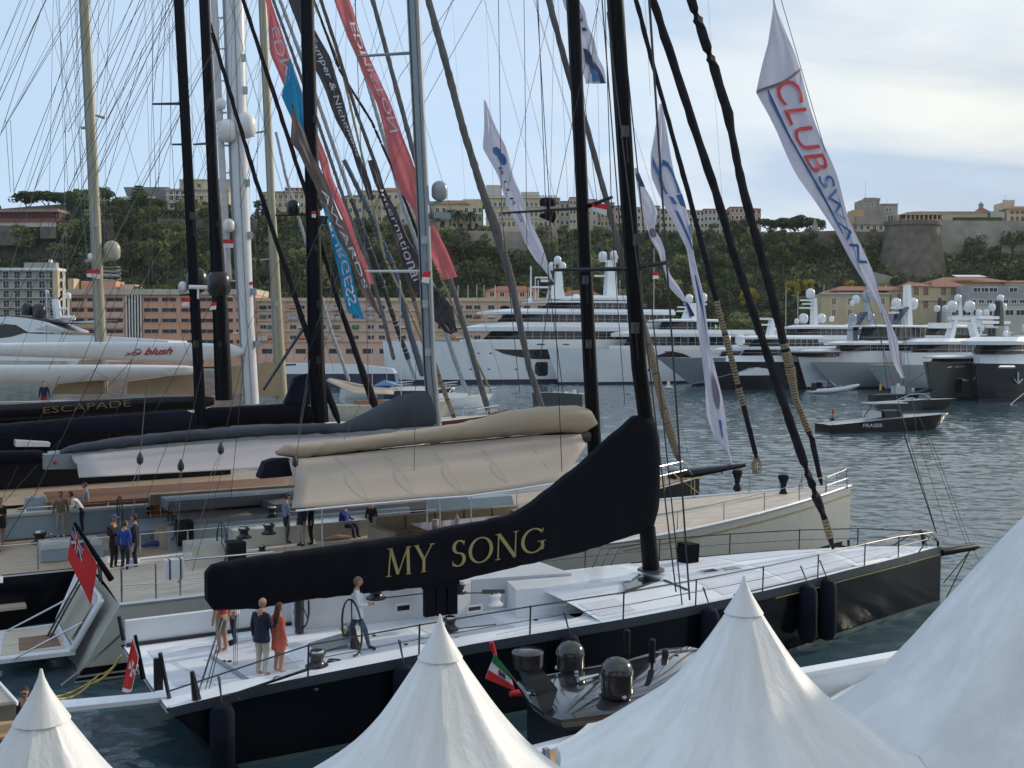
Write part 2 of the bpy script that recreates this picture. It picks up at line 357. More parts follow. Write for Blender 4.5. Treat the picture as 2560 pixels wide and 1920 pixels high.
# trees one can tell apart on the slope
LAB={'pine_tree':('dark green pine standing in the dense hillside wood','dark pines on the hillside'),
 'oak_tree':('dull olive evergreen tree in the hillside wood','olive evergreens on the hillside'),
 'broadleaf_tree':('mid green bushy tree on the hillside below the ramparts','mid green trees on the hillside'),
 'scrub_tree':('pale grey-green tree on the wooded slope','pale trees on the hillside')}
rows=[]
for y in range(329,392,6):
    x=-235+rnd.uniform(0,6)
    while x<245:
        rows.append((x+rnd.uniform(-2,2),y+rnd.uniform(-2.5,2.5))); x+=rnd.uniform(8.5,14)
for x,y in rows:
    px=1280+x*F/y
    if px<-60 or px>2640: continue
    t=(y-326)/65
    if px<175 and t>.62: continue
    if 2215<px<2365 and t>.45: continue        # bastion stands clear of trees
    if 1095<px<1400 and t>.80: continue
    if 1100<px<1400 and t>.70 and rnd.random()<.5: continue
    r=rnd.random()
    right=px>2050
    if right: nm='pine_tree' if r<.7 else 'oak_tree'
    elif px<700: nm='pine_tree' if r<.3 else 'broadleaf_tree' if r<.62 else 'scrub_tree' if r<.85 else 'oak_tree'
    else: nm='pine_tree' if r<.3 else 'oak_tree' if r<.6 else 'broadleaf_tree' if r<.85 else 'scrub_tree'
    s=rnd.choice((2.6,3.2,3.8,4.6,5.6,6.4))*rnd.uniform(.9,1.1); z=gz(x,y)
    zmax=topz(x)+ (1.0 if px>600 else 4)
    s=min(s,max(2.2,(zmax-z)/2.0))
    reg=[r_ for p_,r_ in ((230,'above the white apartment block'),(420,'behind the tan mast'),(640,'behind the white twin mast'),(860,'behind the left black mast'),(1090,'near the grey mast'),(1250,'left under the pale rampart'),(1400,'right under the pale rampart'),(1580,'behind the two tall black masts'),(1750,'below the old town row'),(1900,'below the pink end of the old town'),(2060,'below the umbrella pines'),(2220,'behind the large white banner'),(2380,'at the foot of the bastion'),(9999,'under the fortress wall at right')) if px<p_][0]
    hh_='low on the slope' if t<.33 else 'half-way up' if t<.66 else 'near the top'
    lb={'pine_tree':'dark green pine','oak_tree':'dull olive tree','broadleaf_tree':'mid green bushy tree','scrub_tree':'pale grey-green tree'}[nm]+' '+hh_+' '+reg
    put_tree(nm,x,y,z-.4,s,lb,lb.replace(' tree ',' trees ').replace(' pine ',' pines ')); cnt+=1
YEL=[(905,640),(975,655),(1175,650),(1012,655),(1225,638),(1303,650),(1318,700),(1380,672),(1640,690),(1420,715),(1985,702),(2018,698),(2120,700),(2200,705),(2225,700),(1530,655),(1690,700),(1745,705),(1870,720),(300,590),(250,590),(440,580),(500,600),(190,560),(160,545),(60,620),(120,615),(330,680),(820,615),(700,600)]
for px,py in [p_ for p_ in YEL if p_ not in ((160,545),)]:
    t=max(.04,min(.93,(845-py)/(845-585.)*.9)); y=326+t*62; p=atY(px,py,y); z=gz(p.x,y); s=max(2.2,min(4.3,(p.z-z)/2.1))
    nm='yellow_tree' if 800<px<2300 and px not in (300,) else 'broadleaf_tree' if rnd.random()<.4 else 'yellow_tree'
    put_tree(nm,p.x,y,p.z-2.15*s,s,*((lambda w:(('bright yellow-green tree ' if nm=='yellow_tree' else 'leafy mid green tree ')+w,('yellow trees ' if nm=='yellow_tree' else 'leafy trees ')+w))('on the left slope above the apartment roofs' if px<700 else 'beside the red and slate banners' if px<1000 else 'in the row above the pink building' if px<1290 else 'right of the big yacht masts' if px<1500 else 'on the slope behind the black stays' if px<1900 else 'low behind the harbour roofs')))
for px,py,s,lb in ((1922,552,4.6,'umbrella pine between the pink old-town house and the larger pine'),(1985,548,6.4,'large round umbrella pine on the rampart, left'),(2028,552,5.6,'dark umbrella pine on the rampart beside the white swan-club banner'),
    (70,487,5.4,'tall umbrella pine above the brick building at the far left'),(120,484,6.,'broad umbrella pine on the left hilltop, second from the left'),(168,488,5.4,'umbrella pine left of the tan mast on the hilltop'),(245,476,5,'tall umbrella pine right behind the tan mast')):
    tree_px('umbrella_pine',px,py,YT+2,s,lb,None,1.85)
for px,py,s in ((-20,505,4.5),(205,478,6.5),(285,500,5.),(320,498,5.2),(365,482,5),(340,545,5),(700,520,4),(655,500,4.5),(520,500,4),(1400,575,3.6),(1450,560,4.4),(1490,590,3),(1845,545,4.6),(2175,600,3.6),(2100,600,4),(2400,590,6),(2450,575,7),(2500,560,6.5),(2540,590,6),(2330,640,5),(2360,610,5.5),(2370,660,6),(2430,640,6),(2230,655,4.5),(2238,690,4),(2262,700,3.6),(2300,695,4),(2340,685,4.6),(2350,660,5),(2375,620,5.5),(2490,600,6.5),(2520,630,6)):
    tree_px('pine_tree' if px>500 else 'broadleaf_tree',px,py,YT-4 if py<560 or px<2100 else YT-9,s,'dark pine leaning against the fortress rampart' if px>2090 else 'dark pine on the edge of the old town' if px>500 else 'bushy tree on the left hilltop','hilltop trees right' if px>2090 else 'trees by the old town' if px>500 else 'trees on the left hilltop')
for px,py in ((1105,540),(2262,700)): tree_px('cypress_tree',px,py,YT-6,3.4,'slim dark cypress '+('beside the palms' if px<1500 else 'below the round bastion'))
# layered conifer with flat tiers beside the grey roof
def tier_tree(px,py0,py1,Y):
    a=atY(px,py1,Y); b=atY(px,py0,Y); root=thing('araucaria_tree','tiered conifer with flat separate branches against the sky','tree',tuple(a)); h=b.z-a.z
    mb=MB(); mb.tube([a-Vector((0,0,4)),a,b],[.35,.3,.06],6); mb.build('trunk',BARK,root)
    mb=MB(); r_=random.Random(3)
    for k in range(6):
        z=a.z+h*(.1+.15*k); rr=3.3*(1-k*.13)
        for j in range(11):
            an=j*2*PI/11+k*.3
            for q in range(5):
                c=Vector((a.x+rr*(q+1)/5*math.cos(an),a.y+rr*(q+1)/5*math.sin(an),z+.25*(q/5)**2)); s=.42
                mb.box((c.x-s,c.y-s,c.z-.12),(c.x+s*.8,c.y+s,c.z+.14))
    mb.build('crown',LEAF['dark'],root)
tier_tree(348,460,508,YT)
def palm(px,py0,py1,Y,label):
    a=atY(px,py1,Y); b=atY(px,py0,Y); root=thing('palm_tree',label,'palm tree',tuple(a),0,'palms in front of the arcaded building')
    mb=MB(); mb.tube([a,lerp(a,b,.5)+Vector((.1,0,0)),b],[.38,.3,.27],6); mb.build('trunk',BARK,root)
    mb=MB()
    for k in range(22):
        an=k*2.4; el=R(60-5.2*k); L=3.2; pts=[]
        for q in range(6): t=q/5; pts.append(b+Vector((math.cos(an)*L*t*math.cos(el*.6),math.sin(an)*L*t*math.cos(el*.6),L*(t*math.sin(el)-.75*t*t))))
        for q in range(5):
            p,pn=pts[q],pts[q+1]; wv=Vector((-math.sin(an),math.cos(an),0))*(.42*(1-q/6)); i=len(mb.v)
            mb.add([p-wv-Vector((0,0,.2)),p,pn,pn-wv*.8-Vector((0,0,.2))],[(0,1,2,3)]); mb.add([p+wv-Vector((0,0,.2)),p,pn,pn+wv*.8-Vector((0,0,.2))],[(0,3,2,1)])
    mb.build('crown',LEAF['palm'],root)
palm(1125,528,572,YT-3,'leftmost of the three palms below the grey radome'); palm(1146,530,572,YT-3,'middle palm of the three on the rampart'); palm(1176,533,572,YT-3,'palm with the clearest round crown, in front of the arcade')
# undergrowth over the slope: one mass
mb=MB(); r_=random.Random(11); vs=[];fs=[];mi=[]
for k in range(9000):
    y=r_.uniform(327,YT-3); x=r_.uniform(-.52*y-5,.50*y+10); z=gz(x,y); s=r_.uniform(.9,2.1); mt=r_.choice((0,0,1,1,2,3)); c0=Vector((x,y,z))
    px=1280+x*F/y
    if (y>YT-9 and 1090<px<1400) or (px<170 and y>366): continue
    for q in range(9):
        d=Vector((r_.gauss(0,1),r_.gauss(0,1),abs(r_.gauss(0,.8)))).normalized(); p=c0+d*s; a=(d+Vector((r_.gauss(0,.4),r_.gauss(0,.4),r_.gauss(0,.4)))).normalized().orthogonal().normalized()*.5; b=d.cross(a)*r_.uniform(.7,1.1); i=len(vs)
        vs+=[tuple(p-a-b),tuple(p+a-b*.6),tuple(p+a*.7+b),tuple(p-a*.8+b*.8)]; fs.append((i,i+1,i+2,i+3)); mi.append(mt)
mb.v=vs; mb.f=fs; mb.m=mi
mb.build('undergrowth',[LEAF['dark'],LEAF['olive'],LEAF['mid'],LEAF['pale']],label='dense green undergrowth covering the hillside between the trees',cat='undergrowth',kind='stuff',loc=(0,330,0))
# ================================================================ BUILDINGS (fronts face the harbour, placed at their distance)
CREAM=mat('cream_render',(.54,.44,.28),.85,var=.12,scale=.25); OCHRE=mat('ochre_render',(.48,.34,.18),.85,var=.12,scale=.3); PINK=mat('pink_render',(.50,.29,.22),.85,var=.12,scale=.3)
SALMON=mat('salmon_render',(.58,.31,.20),.85,var=.10,scale=.15); SALMON2=mat('salmon_band',(.60,.40,.31),.85,var=.1,scale=.2); PALE=mat('pale_render',(.46,.43,.37),.85,var=.1,scale=.3)
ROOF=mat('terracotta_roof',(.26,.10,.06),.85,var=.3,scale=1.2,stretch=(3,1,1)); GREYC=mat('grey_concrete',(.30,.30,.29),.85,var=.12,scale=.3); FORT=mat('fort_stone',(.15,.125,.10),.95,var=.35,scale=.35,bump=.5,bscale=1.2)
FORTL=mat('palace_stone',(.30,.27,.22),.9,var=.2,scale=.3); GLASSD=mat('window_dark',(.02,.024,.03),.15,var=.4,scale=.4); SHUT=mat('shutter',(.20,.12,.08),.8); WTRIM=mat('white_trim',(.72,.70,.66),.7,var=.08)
PCREAM=mat('port_cream',(.46,.38,.24),.85,var=.12,scale=.3); RAILG=mat('rail_grey',(.35,.36,.37),.5)
def box_part(name,m,parent,a,b,label=None): mb=MB(ROOT[parent.name]); mb.box(a,b); return mb.build(name,m,parent,label=label)
class Bld:
    """a building: local x along the front, y into depth, z up from the base"""
    def __init__(s,name,label,px0,px1,pyt,pyb,Y,wall,depth=12,ang=0,cat='building',group=None,flat=True):
        p0=atY(px0,pyb,Y); p1=atY(px1,pyb,Y); s.w=p1.x-p0.x; s.h=(pyb-pyt)*Y/F; s.d=depth; s.Y=Y; s.k=Y/F; s.px0=px0; s.pyb=pyb
        s.t=thing(name,label,cat,(p0.x,Y,p0.z),ang,group); s.fr=ROOT[s.t.name]; s.nw=0
        if wall: s.part('wall',wall,(0,0,0),(s.w,depth,s.h))
    def X(s,px): return (px-s.px0)*s.k
    def Z(s,py): return (s.pyb-py)*s.k
    def part(s,name,m,a,b,label=None): mb=MB(s.fr); mb.box(a,b); return mb.build(name,m,s.t,label=label)
    def hip(s,pxa,pxb,pyb,pyt,y0=-.6,y1=None,m=ROOF,inset=.25):
        y1=(s.d+.6) if y1 is None else y1; a,b=s.X(pxa),s.X(pxb); z0,z1=s.Z(pyb),s.Z(pyt); yc=(y0+y1)/2; ins=min((b-a)*inset,6)
        mb=MB(s.fr); mb.prism([(a,y0),(b,y0),(b,y1),(a,y1)],z0,z1,0,[(a+ins,yc-.2),(b-ins,yc-.2),(b-ins,yc+.2),(a+ins,yc+.2)]); return mb.build('roof',m,s.t)
    def win(s,xs,zs,w,h,m=GLASSD,frame=WTRIM,y=0,name='window',arch=False,fr_on=True):
        """windows set in shallow frames, one object each; xs, zs in metres of the lower-left corner"""
        mb=MB(s.fr)
        e=.12
        if fr_on:
            for a,b in (((-e,-.16,-e),(w+e,.06,0)),((-e,-.10,h),(w+e,.06,h+e)),((-e,-.10,0),(0,.06,h)),((w,-.10,0),(w+e,.06,h))): mb.box((a[0],y+a[1],a[2]),(b[0],y+b[1],b[2]),1)
        mb.box((0,y-.03,0),(w,y+.06,h),0)
        if w>.8: mb.box((w/2-.04,y-.07,0),(w/2+.04,y-.03,h),1)
        src=None
        for z in zs:
            for x in xs:
                if src is None:
                    src=mb.build(name,[m,frame],s.t); src.location=Vector((x,0,z)); x0,z0=x,z
                elif s.nw<100: copy_part(src,s.t,(x-x0,0,z-z0))
                s.nw+=1
    def rest(s,xs,zs,w,h,m=GLASSD,y=0):
        mb=MB(s.fr)
        for z in zs:
            for x in xs: mb.box((x,y-.04,z),(x+w,y+.05,z+h))
        o=mb.build('window',m,s.t); o['kind']='stuff'
def lin(a,b,n): return [a+(b-a)*i/(n-1) for i in range(n)]
# --- white apartment block, far left by the quay
B=Bld('apartment_building','white apartment block with long balconies behind the left motor yacht','0' and -40,152,675,919,292,PALE,4)
fl=[697,721,744,768,791,815,838,862]
for py in fl:
    B.part('balcony',PALE,(0,-1.5,B.Z(py)-.25),(B.w-1.0,-.02,B.Z(py)))
    mb=MB(B.fr)
    for x in range(0,21): mb.box((x*1.05,-1.48,B.Z(py)),(x*1.05+.05,-1.42,B.Z(py)+.95))
    mb.box((0,-1.5,B.Z(py)+.95),(B.w-1,-1.4,B.Z(py)+1.02)); mb.build('railing',RAILG,B.t)
    B.win([B.X(p) for p in (-28,12,40,70,102,128,146)],[B.Z(py)+.05],1.5,1.75,y=0)
B.part('parapet',WTRIM,(-.3,-1.8,B.h-.3),(B.w+.3,4,B.h+.4)); B.part('end_wall',CREAM,(B.w-1,-1.8,0),(B.w+.31,-.01,B.h-.31))
B.part('plant_room',GREYC,(B.X(60),1,B.h+.41),(B.X(140),3,B.h+2)); B.part('satellite_dish',WTRIM,(B.X(120),1.5,B.h+2.01),(B.X(127),2.5,B.h+2.8))
# --- long salmon building
B=Bld('office_building','long salmon-coloured building with dark ribbon windows behind the masts','0' and 170,640,735,917,305,SALMON,16)
k=B.k
for py in (744,770,796,823,849,874):
    B.part('spandrel',SALMON2,(B.X(182),-.22,B.Z(py+24)),(B.X(312),-.01,B.Z(py+11)))
    B.win([B.X(p) for p in (182,221)],[B.Z(py+10)],B.k*31,B.k*9.5,frame=SALMON2)
    B.win([B.X(268)],[B.Z(py+10)],B.k*41,B.k*9.5,frame=SALMON2)
    B.win([B.X(p) for p in (362,407,455,500,548,592)],[B.Z(py+10)],B.k*36,B.k*9.5,frame=SALMON2)
mb=MB(B.fr)
for i in range(6): x=B.X(318+i*7.2); mb.box((x,-.5,B.Z(905)),(x+.28,-.01,B.Z(738)))
mb.build('fin',WTRIM,B.t); mb=MB(B.fr); mb.box((B.X(316),-.06,B.Z(905)),(B.X(358),-.005,B.Z(740))); mb.build('glazing',GLASSD,B.t)
B.part('parapet',PALE,(-.3,-.8,B.h-.25),(B.w+.2,16,B.h+1.3)); B.part('chimney_tower',CREAM,(0,1,B.h+1.31),(B.X(184),5,B.h+4.4)); B.part('penthouse',SALMON,(B.X(188),5,B.h+1.31),(B.X(276),12,B.h+3.9)); B.part('penthouse',SALMON2,(B.X(288),5,B.h+1.31),(B.X(325),12,B.h+2.9))
for i,px in enumerate((340,352,366,382,398,414,428)): 
    p=B.fr((B.X(px),2,B.h+1.35)); put_tree('scrub_tree' if i%2 else 'broadleaf_tree',p.x,p.y,p.z-.9,1.05,'round clipped bush on the roof terrace of the salmon building','bushes on the roof terrace')
B=Bld('office_building','pink quayside building with many small windows behind the grey mast','0' and 641,1400,752,917,306,SALMON2,16)
xs=[B.X(p) for p in (652,672,726,748,800,835,882,920,948,1000,1060,1095,1120,1142,1165,1186,1221,1255,1290,1310,1345,1375)]
for py in (764,787,813,839): 
    B.win(xs if py<830 else xs[:20],[B.Z(py+9)],B.k*15,B.k*9,frame=PALE)
B.rest([B.X(p) for p in range(655,1390,42)],[B.Z(884)],B.k*26,B.k*12)
for py in (778,803,829,855): B.part('ledge',CREAM,(-.01,-.5,B.Z(py)),(B.w,-.01,B.Z(py)+.35))
B.part('parapet',CREAM,(-.2,-.7,B.h-.2),(B.w+.2,16,B.h+.8)); B.part('pilaster',SALMON,(B.X(700),-.35,0),(B.X(716),-.01,B.h-.21)); B.part('pilaster',SALMON,(B.X(1040),-.35,0),(B.X(1052),-.01,B.h-.21))
r_=random.Random(21); AWN=[mat('awning_orange',(.50,.20,.08),.8),mat('awning_cream',(.5,.44,.34),.8),mat('awning_green',(.06,.14,.09),.8)]
for k_ in range(34):
    x=r_.choice(xs); py=r_.choice((764,787,813,839)); mb=MB(B.fr); z=B.Z(py+1); mb.slab([(x-.2,-.05,z),(x+B.k*15+.2,-.05,z),(x+B.k*15+.2,-1.0,z-.7),(x-.2,-1.0,z-.7)],(0,0,.06)); mb.build('awning',AWN[k_%3],B.t)
for k_ in range(22):
    x=r_.choice(xs); py=r_.choice((764,787,813,839)); mb=MB(B.fr); z=B.Z(py+11); mb.box((x-.5,-1.1,z-.15),(x+B.k*15+.5,-.51,z)); mb.box((x-.5,-1.1,z),(x+B.k*15+.5,-1.05,z+.9)); mb.build('balcony',RAILG if k_%2 else PALE,B.t)
B=Bld('pavilion','low orange pavilion with red roof on the quay terrace beneath the hillside road','0' and 1214,1345,728,915,318,SALMON,10); B.hip(1212,1348,728,714); B.win([B.X(p) for p in (1225,1250,1275,1300,1322)],[B.Z(742)],1.3,1.3)
B=Bld('pavilion','orange building with red roof behind the white superyacht wheelhouse','0' and 1400,1505,742,915,318,SALMON,10); B.hip(1398,1508,742,724); B.win([B.X(p) for p in (1412,1440,1470)],[B.Z(765)],1.6,1.6)
# flag poles over the quay
for i,px in enumerate((1145,1170,1192,1210,1238,1470,1635,1550,1965,1995,2060,2215,2345)):
    a=atY(px,800,316); b=atY(px,{1635:620,1550:700,1965:715,1995:730,1470:690}.get(px,712),316); mb=MB(); mb.tube([(a.x,a.y,1.5),b],[.12,.07],6); mb.build('flagpole',WTRIM,label='thin bare flagpole rising from the far quay in front of the hillside',cat='flagpole',group='flagpoles on the far quay')
# --- rock: left side
Yb=YT
B=Bld('brick_building','long low brick-red building with a gallery of windows, top left of the hill','0' and -60,150,528,556,368,None,8,R(-3))
B.part('wall',mat('brick_red',(.22,.085,.07),.85,var=.2),(0,0,0),(B.w,8,B.h*.32)); B.part('base_wall',PALE,(0,.3,-1.6),(B.w*.97,7.8,-.01)); B.part('gallery',GLASSD,(0,.6,B.h*.32+.01),(B.w,7.5,B.h*.86)); mb=MB(B.fr)
for i in range(40): mb.box((i*B.w/40,0,B.h*.32),(i*B.w/40+.22,.5,B.h*.87))
mb.build('column',mat('brick_red',(.22,.085,.07)),B.t); B.part('roof',mat('brown_roof',(.30,.20,.16),.85,var=.2),(-.3,-.8,B.h*.87),(B.w+.4,8.4,B.h*1.14))
def wall_px(name,label,px0,px1,pt0,pt1,pb,Y,m=FORT,dy=2,cat='rampart wall'):
    if 'hedge' not in name and 'terrace' not in name and Y>350: Y=min(Y,ground_Y((px0+px1)/2,pb)); pb+=8
    a,b=atY(px0,pt0,Y),atY(px1,pt1,Y); c,d=atY(px1,pb,Y),atY(px0,pb,Y); mb=MB(); mb.slab([a,b,c,d],(0,dy,0)); return mb.build(name,m,label=label,cat=cat)
wall_px('retaining_wall','grey stone retaining wall below the brick building at the left edge',-40,60,562,566,605,366); wall_px('retaining_wall','stone cliff wall with ivy right of the brick building',100,140,566,568,588,366)
wall_px('retaining_wall','dark stone terrace wall below the ornate cream building',245,285,552,552,590,YT-14); wall_px('retaining_wall','stone terrace wall under the ornate cream building between the masts',392,640,546,548,575,YT-10)
B=Bld('modern_building','pale grey modern building with a flaring overhanging roof on the left hilltop','0' and 318,410,469,510,YT+6,None,14)
mb=MB(B.fr); mb.prism([(B.X(324),0),(B.X(425),0),(B.X(425),12),(B.X(324),12)],0,B.Z(470),0,[(B.X(314),-2),(B.X(425),-2),(B.X(425),14),(B.X(314),14)]); mb.build('wall',GREYC,B.t); B.part('terrace',WTRIM,(B.X(312),-3,B.Z(500)),(B.X(395),-.01-2,B.Z(494))); B.win([B.X(332),B.X(352)],[B.Z(487)],1.2,1.4,y=-1.4)
B=Bld('mansion','ornate four-storey cream building with balustrade between the black masts','0' and 416,572,475,548,YT-2,CREAM,16)
B.win([B.X(p) for p in (426,440,454,480,500,520,540,556)],[B.Z(py) for py in (502,521,543)],1.15,1.9); B.win([B.X(p) for p in (426,440,454)],[B.Z(487)],1.0,1.2)
for py in (490,508,527): B.part('cornice',WTRIM,(-.2,-.35,B.Z(py)),(B.w+.1,-.01,B.Z(py)+.3))
B.part('cornice',PALE,(-.4,-.6,B.h-.3),(B.w+.3,16.4,B.h+.3)); B.part('attic',CREAM,(B.X(445),2,B.h+.31),(B.X(572),12,B.Z(449))); B.part('cornice',WTRIM,(B.X(444),1.6,B.Z(449)+.01),(B.X(573),12.4,B.Z(447))); B.win([B.X(p) for p in (470,490,530,552)],[B.Z(468)],1.2,1.5,y=2)
# --- rock: middle rows
def simple(name,label,a,b,t,bo,Y,wall,nw,floors,roof=None,ww=1.0,wh=1.5,d=10,group=None,roofm=ROOF):
    B=Bld(name,label,a,b,t,bo,Y,wall,d,group=group); n=max(1,nw); fh=B.h/floors
    B.win([B.w*(i+.5)/n-ww/2 for i in range(n)],[fh*(f+.28) for f in range(floors)],ww,wh)
    if roof: B.hip(a-1,b+1,t,roof,m=roofm,inset=.12)
    else: B.part('cornice',WTRIM,(-.2,-.3,B.h+.01),(B.w+.2,d,B.h+.35))
    return B
simple('town_house','wide cream house with low red roof behind the left tan mast',655,775,482,545,YT,CREAM,9,3,474); simple('town_house','pale pink house behind the cream one with a flat top, left of the black mast',712,762,470,484,YT+12,PINK,4,1,466)
simple('town_house','cream house with arched windows behind the grey furled sails',860,905,492,560,YT,CREAM,4,3,484); simple('town_house','narrow brown-beige house between grey furled sails',906,955,478,560,YT+4,CREAM,4,3,472)
simple('town_house','tall cream house with bright red roof behind the pink banner',952,1045,478,562,YT,CREAM,6,3,466); simple('town_house','stepped cream villa left of the grey mast',1000,1080,506,566,YT-3,PALE,5,2,None)
B=Bld('arcaded_building','cream building with a ground-floor arcade and red roof right of the grey mast','0' and 1082,1206,511,572,YT,CREAM,12); B.hip(1080,1175,511,497); B.part('attic',CREAM,(B.X(1110),4,B.h),(B.X(1210),11,B.Z(498)))
B.win([B.X(p) for p in (1090,1106,1162,1182,1196)],[B.Z(532),B.Z(553)],1.1,1.7); B.part('cornice',WTRIM,(-.2,-.8,B.Z(536)),(B.w+.1,-.01,B.Z(534)))
mb=MB(B.fr)
for px in (1130,1147,1168,1186): x=B.X(px); mb.prism([(x,-.05),(x+1.5,-.05),(x+1.5,.02),(x,.02)],B.Z(572),B.Z(564)); mb.add([(x+.75+.75*math.cos(q*PI/8),-.05,B.Z(564)+.8*math.sin(q*PI/8)) for q in range(9)],[tuple(range(9))])
mb.build('arch',GLASSD,B.t)
B=Bld('cathedral_school','very large cream building with arched top windows and twin square attics','0' and 1215,1392,496,580,YT-2,CREAM,18)
B.part('attic',PALE,(B.X(1215),3,B.h+.3),(B.X(1252),10,B.Z(461))); B.part('attic',PALE,(B.X(1303),3,B.h+.3),(B.X(1348),10,B.Z(478))); B.part('cornice',WTRIM,(-.4,-.7,B.h),(B.w+.4,18.4,B.h+.3))
for py in (519,548): B.part('cornice',PALE,(-.2,-.3,B.Z(py)),(B.w+.1,-.01,B.Z(py)+.35))
xs=[B.X(1224+i*11.3) for i in range(15)]; B.win(xs,[B.Z(517)],.85,1.5); B.win(xs,[B.Z(542),B.Z(566)],.85,1.7)
mb=MB(B.fr)
for i in range(24): x=B.X(1220+i*7.1); mb.box((x,-.2,B.h+.31),(x+.6,.2,B.h+1.0))
mb.build('parapet_block',FORTL,B.t)
B=simple('town_house','cream stepped extension with red balustrade left of the large cream building',1158,1216,500,515,YT+8,CREAM,6,1,None)
rowdef=[(1378,1400,497,'roof',CREAM,'narrow ochre house with hipped roof touching the large cream building',OCHRE),(1400,1424,505,'r',PALE,'pale house with balconies right of the large cream building',PALE),(1424,1440,495,'r',0,'taller cream house with pointed red roof beside the black mast',CREAM),
(1440,1466,508,'r',0,'cream house behind the two black masts, under the radar arm',CREAM),(1466,1492,500,'r',0,'pale house with brown roof behind the red and white flag',PALE),(1492,1520,512,'r',0,'ochre house just right of the red and white flag',OCHRE),(1520,1536,508,'r',0,'red-orange house wall behind the front black mast, left',PINK),(1536,1556,516,'r',0,'orange-red narrow house at the edge of the front black mast',PINK),
(1592,1622,520,'r',0,'cream house half hidden by the narrow white banner',CREAM),(1622,1650,516,'r',0,'pale yellow house between the two white banners',PALE),(1650,1690,524,'r',0,'cream house with small balconies behind the blue lettered banner',CREAM),(1690,1722,526,'r',0,'pale house right of the blue lettered banner',PALE),(1722,1760,528,'r',0,'beige house with brown roof left of the black stay',CREAM),(1760,1800,524,'r',0,'cream house with rows of shutters between two black stays',PALE),(1800,1826,528,'r',0,'pale pink house behind the black stay, third from the right of the row',PALE),(1826,1868,519,'r',0,'rose pink taller house near the right end of the row',PINK),(1868,1902,523,'r',0,'last pink-grey house of the row, beside the umbrella pines',PINK)]
for a,b,t,_,_,lb,wm in rowdef: simple('town_house',lb,a,b,t,588,YT+random.uniform(-2,2),wm,max(2,int((b-a)/9)),4,t-6,.75,1.25,group=None)
simple('town_house','long low red-brown roofed house above the rampart next to the round bush',1868,1900,560,592,YT-4,CREAM,3,1,556)
wall_px('rampart','high pale stone rampart under the large cream building',1090,1395,574,582,632,YT-5,FORTL,3); wall_px('rampart','rampart corner turret wall at the right end of the pale rampart',1376,1392,566,566,620,YT-6.5,FORTL,3)
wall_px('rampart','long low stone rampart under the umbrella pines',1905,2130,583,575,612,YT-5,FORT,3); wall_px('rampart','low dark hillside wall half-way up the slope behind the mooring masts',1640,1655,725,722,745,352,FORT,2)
wall_px('hillside_wall','sloping stone path wall left of the round bastion',2172,2300,670,632,650,YT-24,FORTL,1.5,'wall'); wall_px('hillside_wall','pale zigzag wall on the slope below the bastion',2185,2285,680,705,716,YT-40,FORTL,1.5,'wall')
mb=MB(); p=atY(2037,588,YT-6); mb.prism([(p.x-1.6,p.y-1.6),(p.x+1.6,p.y-1.6),(p.x+1.6,p.y+1.6),(p.x-1.6,p.y+1.6)],p.z-.5,p.z+1.4,0); mb.prism([(p.x-1.3,p.y-1.3),(p.x+1.3,p.y-1.3),(p.x+1.3,p.y+1.3),(p.x-1.3,p.y+1.3)],p.z+1.4,p.z+6.2,0,[(p.x-.02,p.y-.02),(p.x+.02,p.y-.02),(p.x+.02,p.y+.02),(p.x-.02,p.y+.02)]); mb.build('lookout_turret',FORTL,label='small pointed stone lookout turret beside the umbrella pine',cat='turret')
# --- palace
Yp=YT+4
B=Bld('palace_tower','crenellated grey stone palace tower with lower block at the top right','0' and 2140,2250,541,572,Yp,FORTL,16)
B.part('tower',FORTL,(B.X(2161),1,B.h-.5),(B.X(2193),12,B.Z(497))); B.part('block',FORTL,(B.X(2193)+.01,2,B.h-.5),(B.X(2248),13,B.Z(510))); B.part('cornice',PALE,(B.X(2206),1.6,B.Z(510)+.01),(B.X(2249),13.4,B.Z(508)))
mb=MB(B.fr)
for i in range(6): x=B.X(2161)+i*(B.X(2193)-B.X(2161)-.7)/5; mb.box((x,1,B.Z(497)),(x+.6,1.6,B.Z(494)))
mb.build('merlon',FORTL,B.t); mb=MB(B.fr); mb.lathe([(.75,0),(.75,B.Z(493)-B.Z(525)),(1.0,B.Z(493)-B.Z(525)),(1.0,B.Z(493)-B.Z(519)),(.01,B.Z(493)-B.Z(519))],(B.X(2202),4,B.Z(525)),14); mb.build('turret',FORTL,B.t)
B.win([B.X(p) for p in (2218,2226)],[B.Z(528)],.9,1.3,y=2); B.win([B.X(p) for p in (2168,2180)],[B.Z(515)],.5,1.1,y=1); B.win([B.X(p) for p in (2218,2226)],[B.Z(556)],1.0,2.6,y=0)
mb=MB(B.fr); mb.tube([(B.X(2173),5,B.Z(500)),(B.X(2173),5,B.Z(450))],[.09,.05],5); mb.tube([(B.X(2228),5,B.Z(508)),(B.X(2228),5,B.Z(491))],[.07,.05],5); mb.build('flagpole',RAILG,B.t)
B.part('side_wall',OCHRE,(B.X(2140)-.8,1,B.Z(560)),(B.X(2161)-.01,8,B.Z(524)),label='ochre side wall')
simple('palace_annex','low cream palace annex with thin red roof below the stone tower',2130,2226,562,579,YT-3,CREAM,6,1,559,1.1,1.5)
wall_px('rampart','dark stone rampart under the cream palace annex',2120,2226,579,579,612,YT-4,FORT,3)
B=Bld('palace_wing','long cream palace wing with a colonnaded gallery and red roof','0' and 2250,2474,535,560,YT,None,12)
B.part('wall',CREAM,(0,1.5,0),(B.w,12,B.h)); B.part('gallery_wall',OCHRE,(B.X(2252),-1,B.Z(538)),(B.X(2354),1.49,B.Z(536))); B.part('gallery_floor',CREAM,(B.X(2252),-1,B.Z(557)),(B.X(2354),1.49,B.Z(550)))
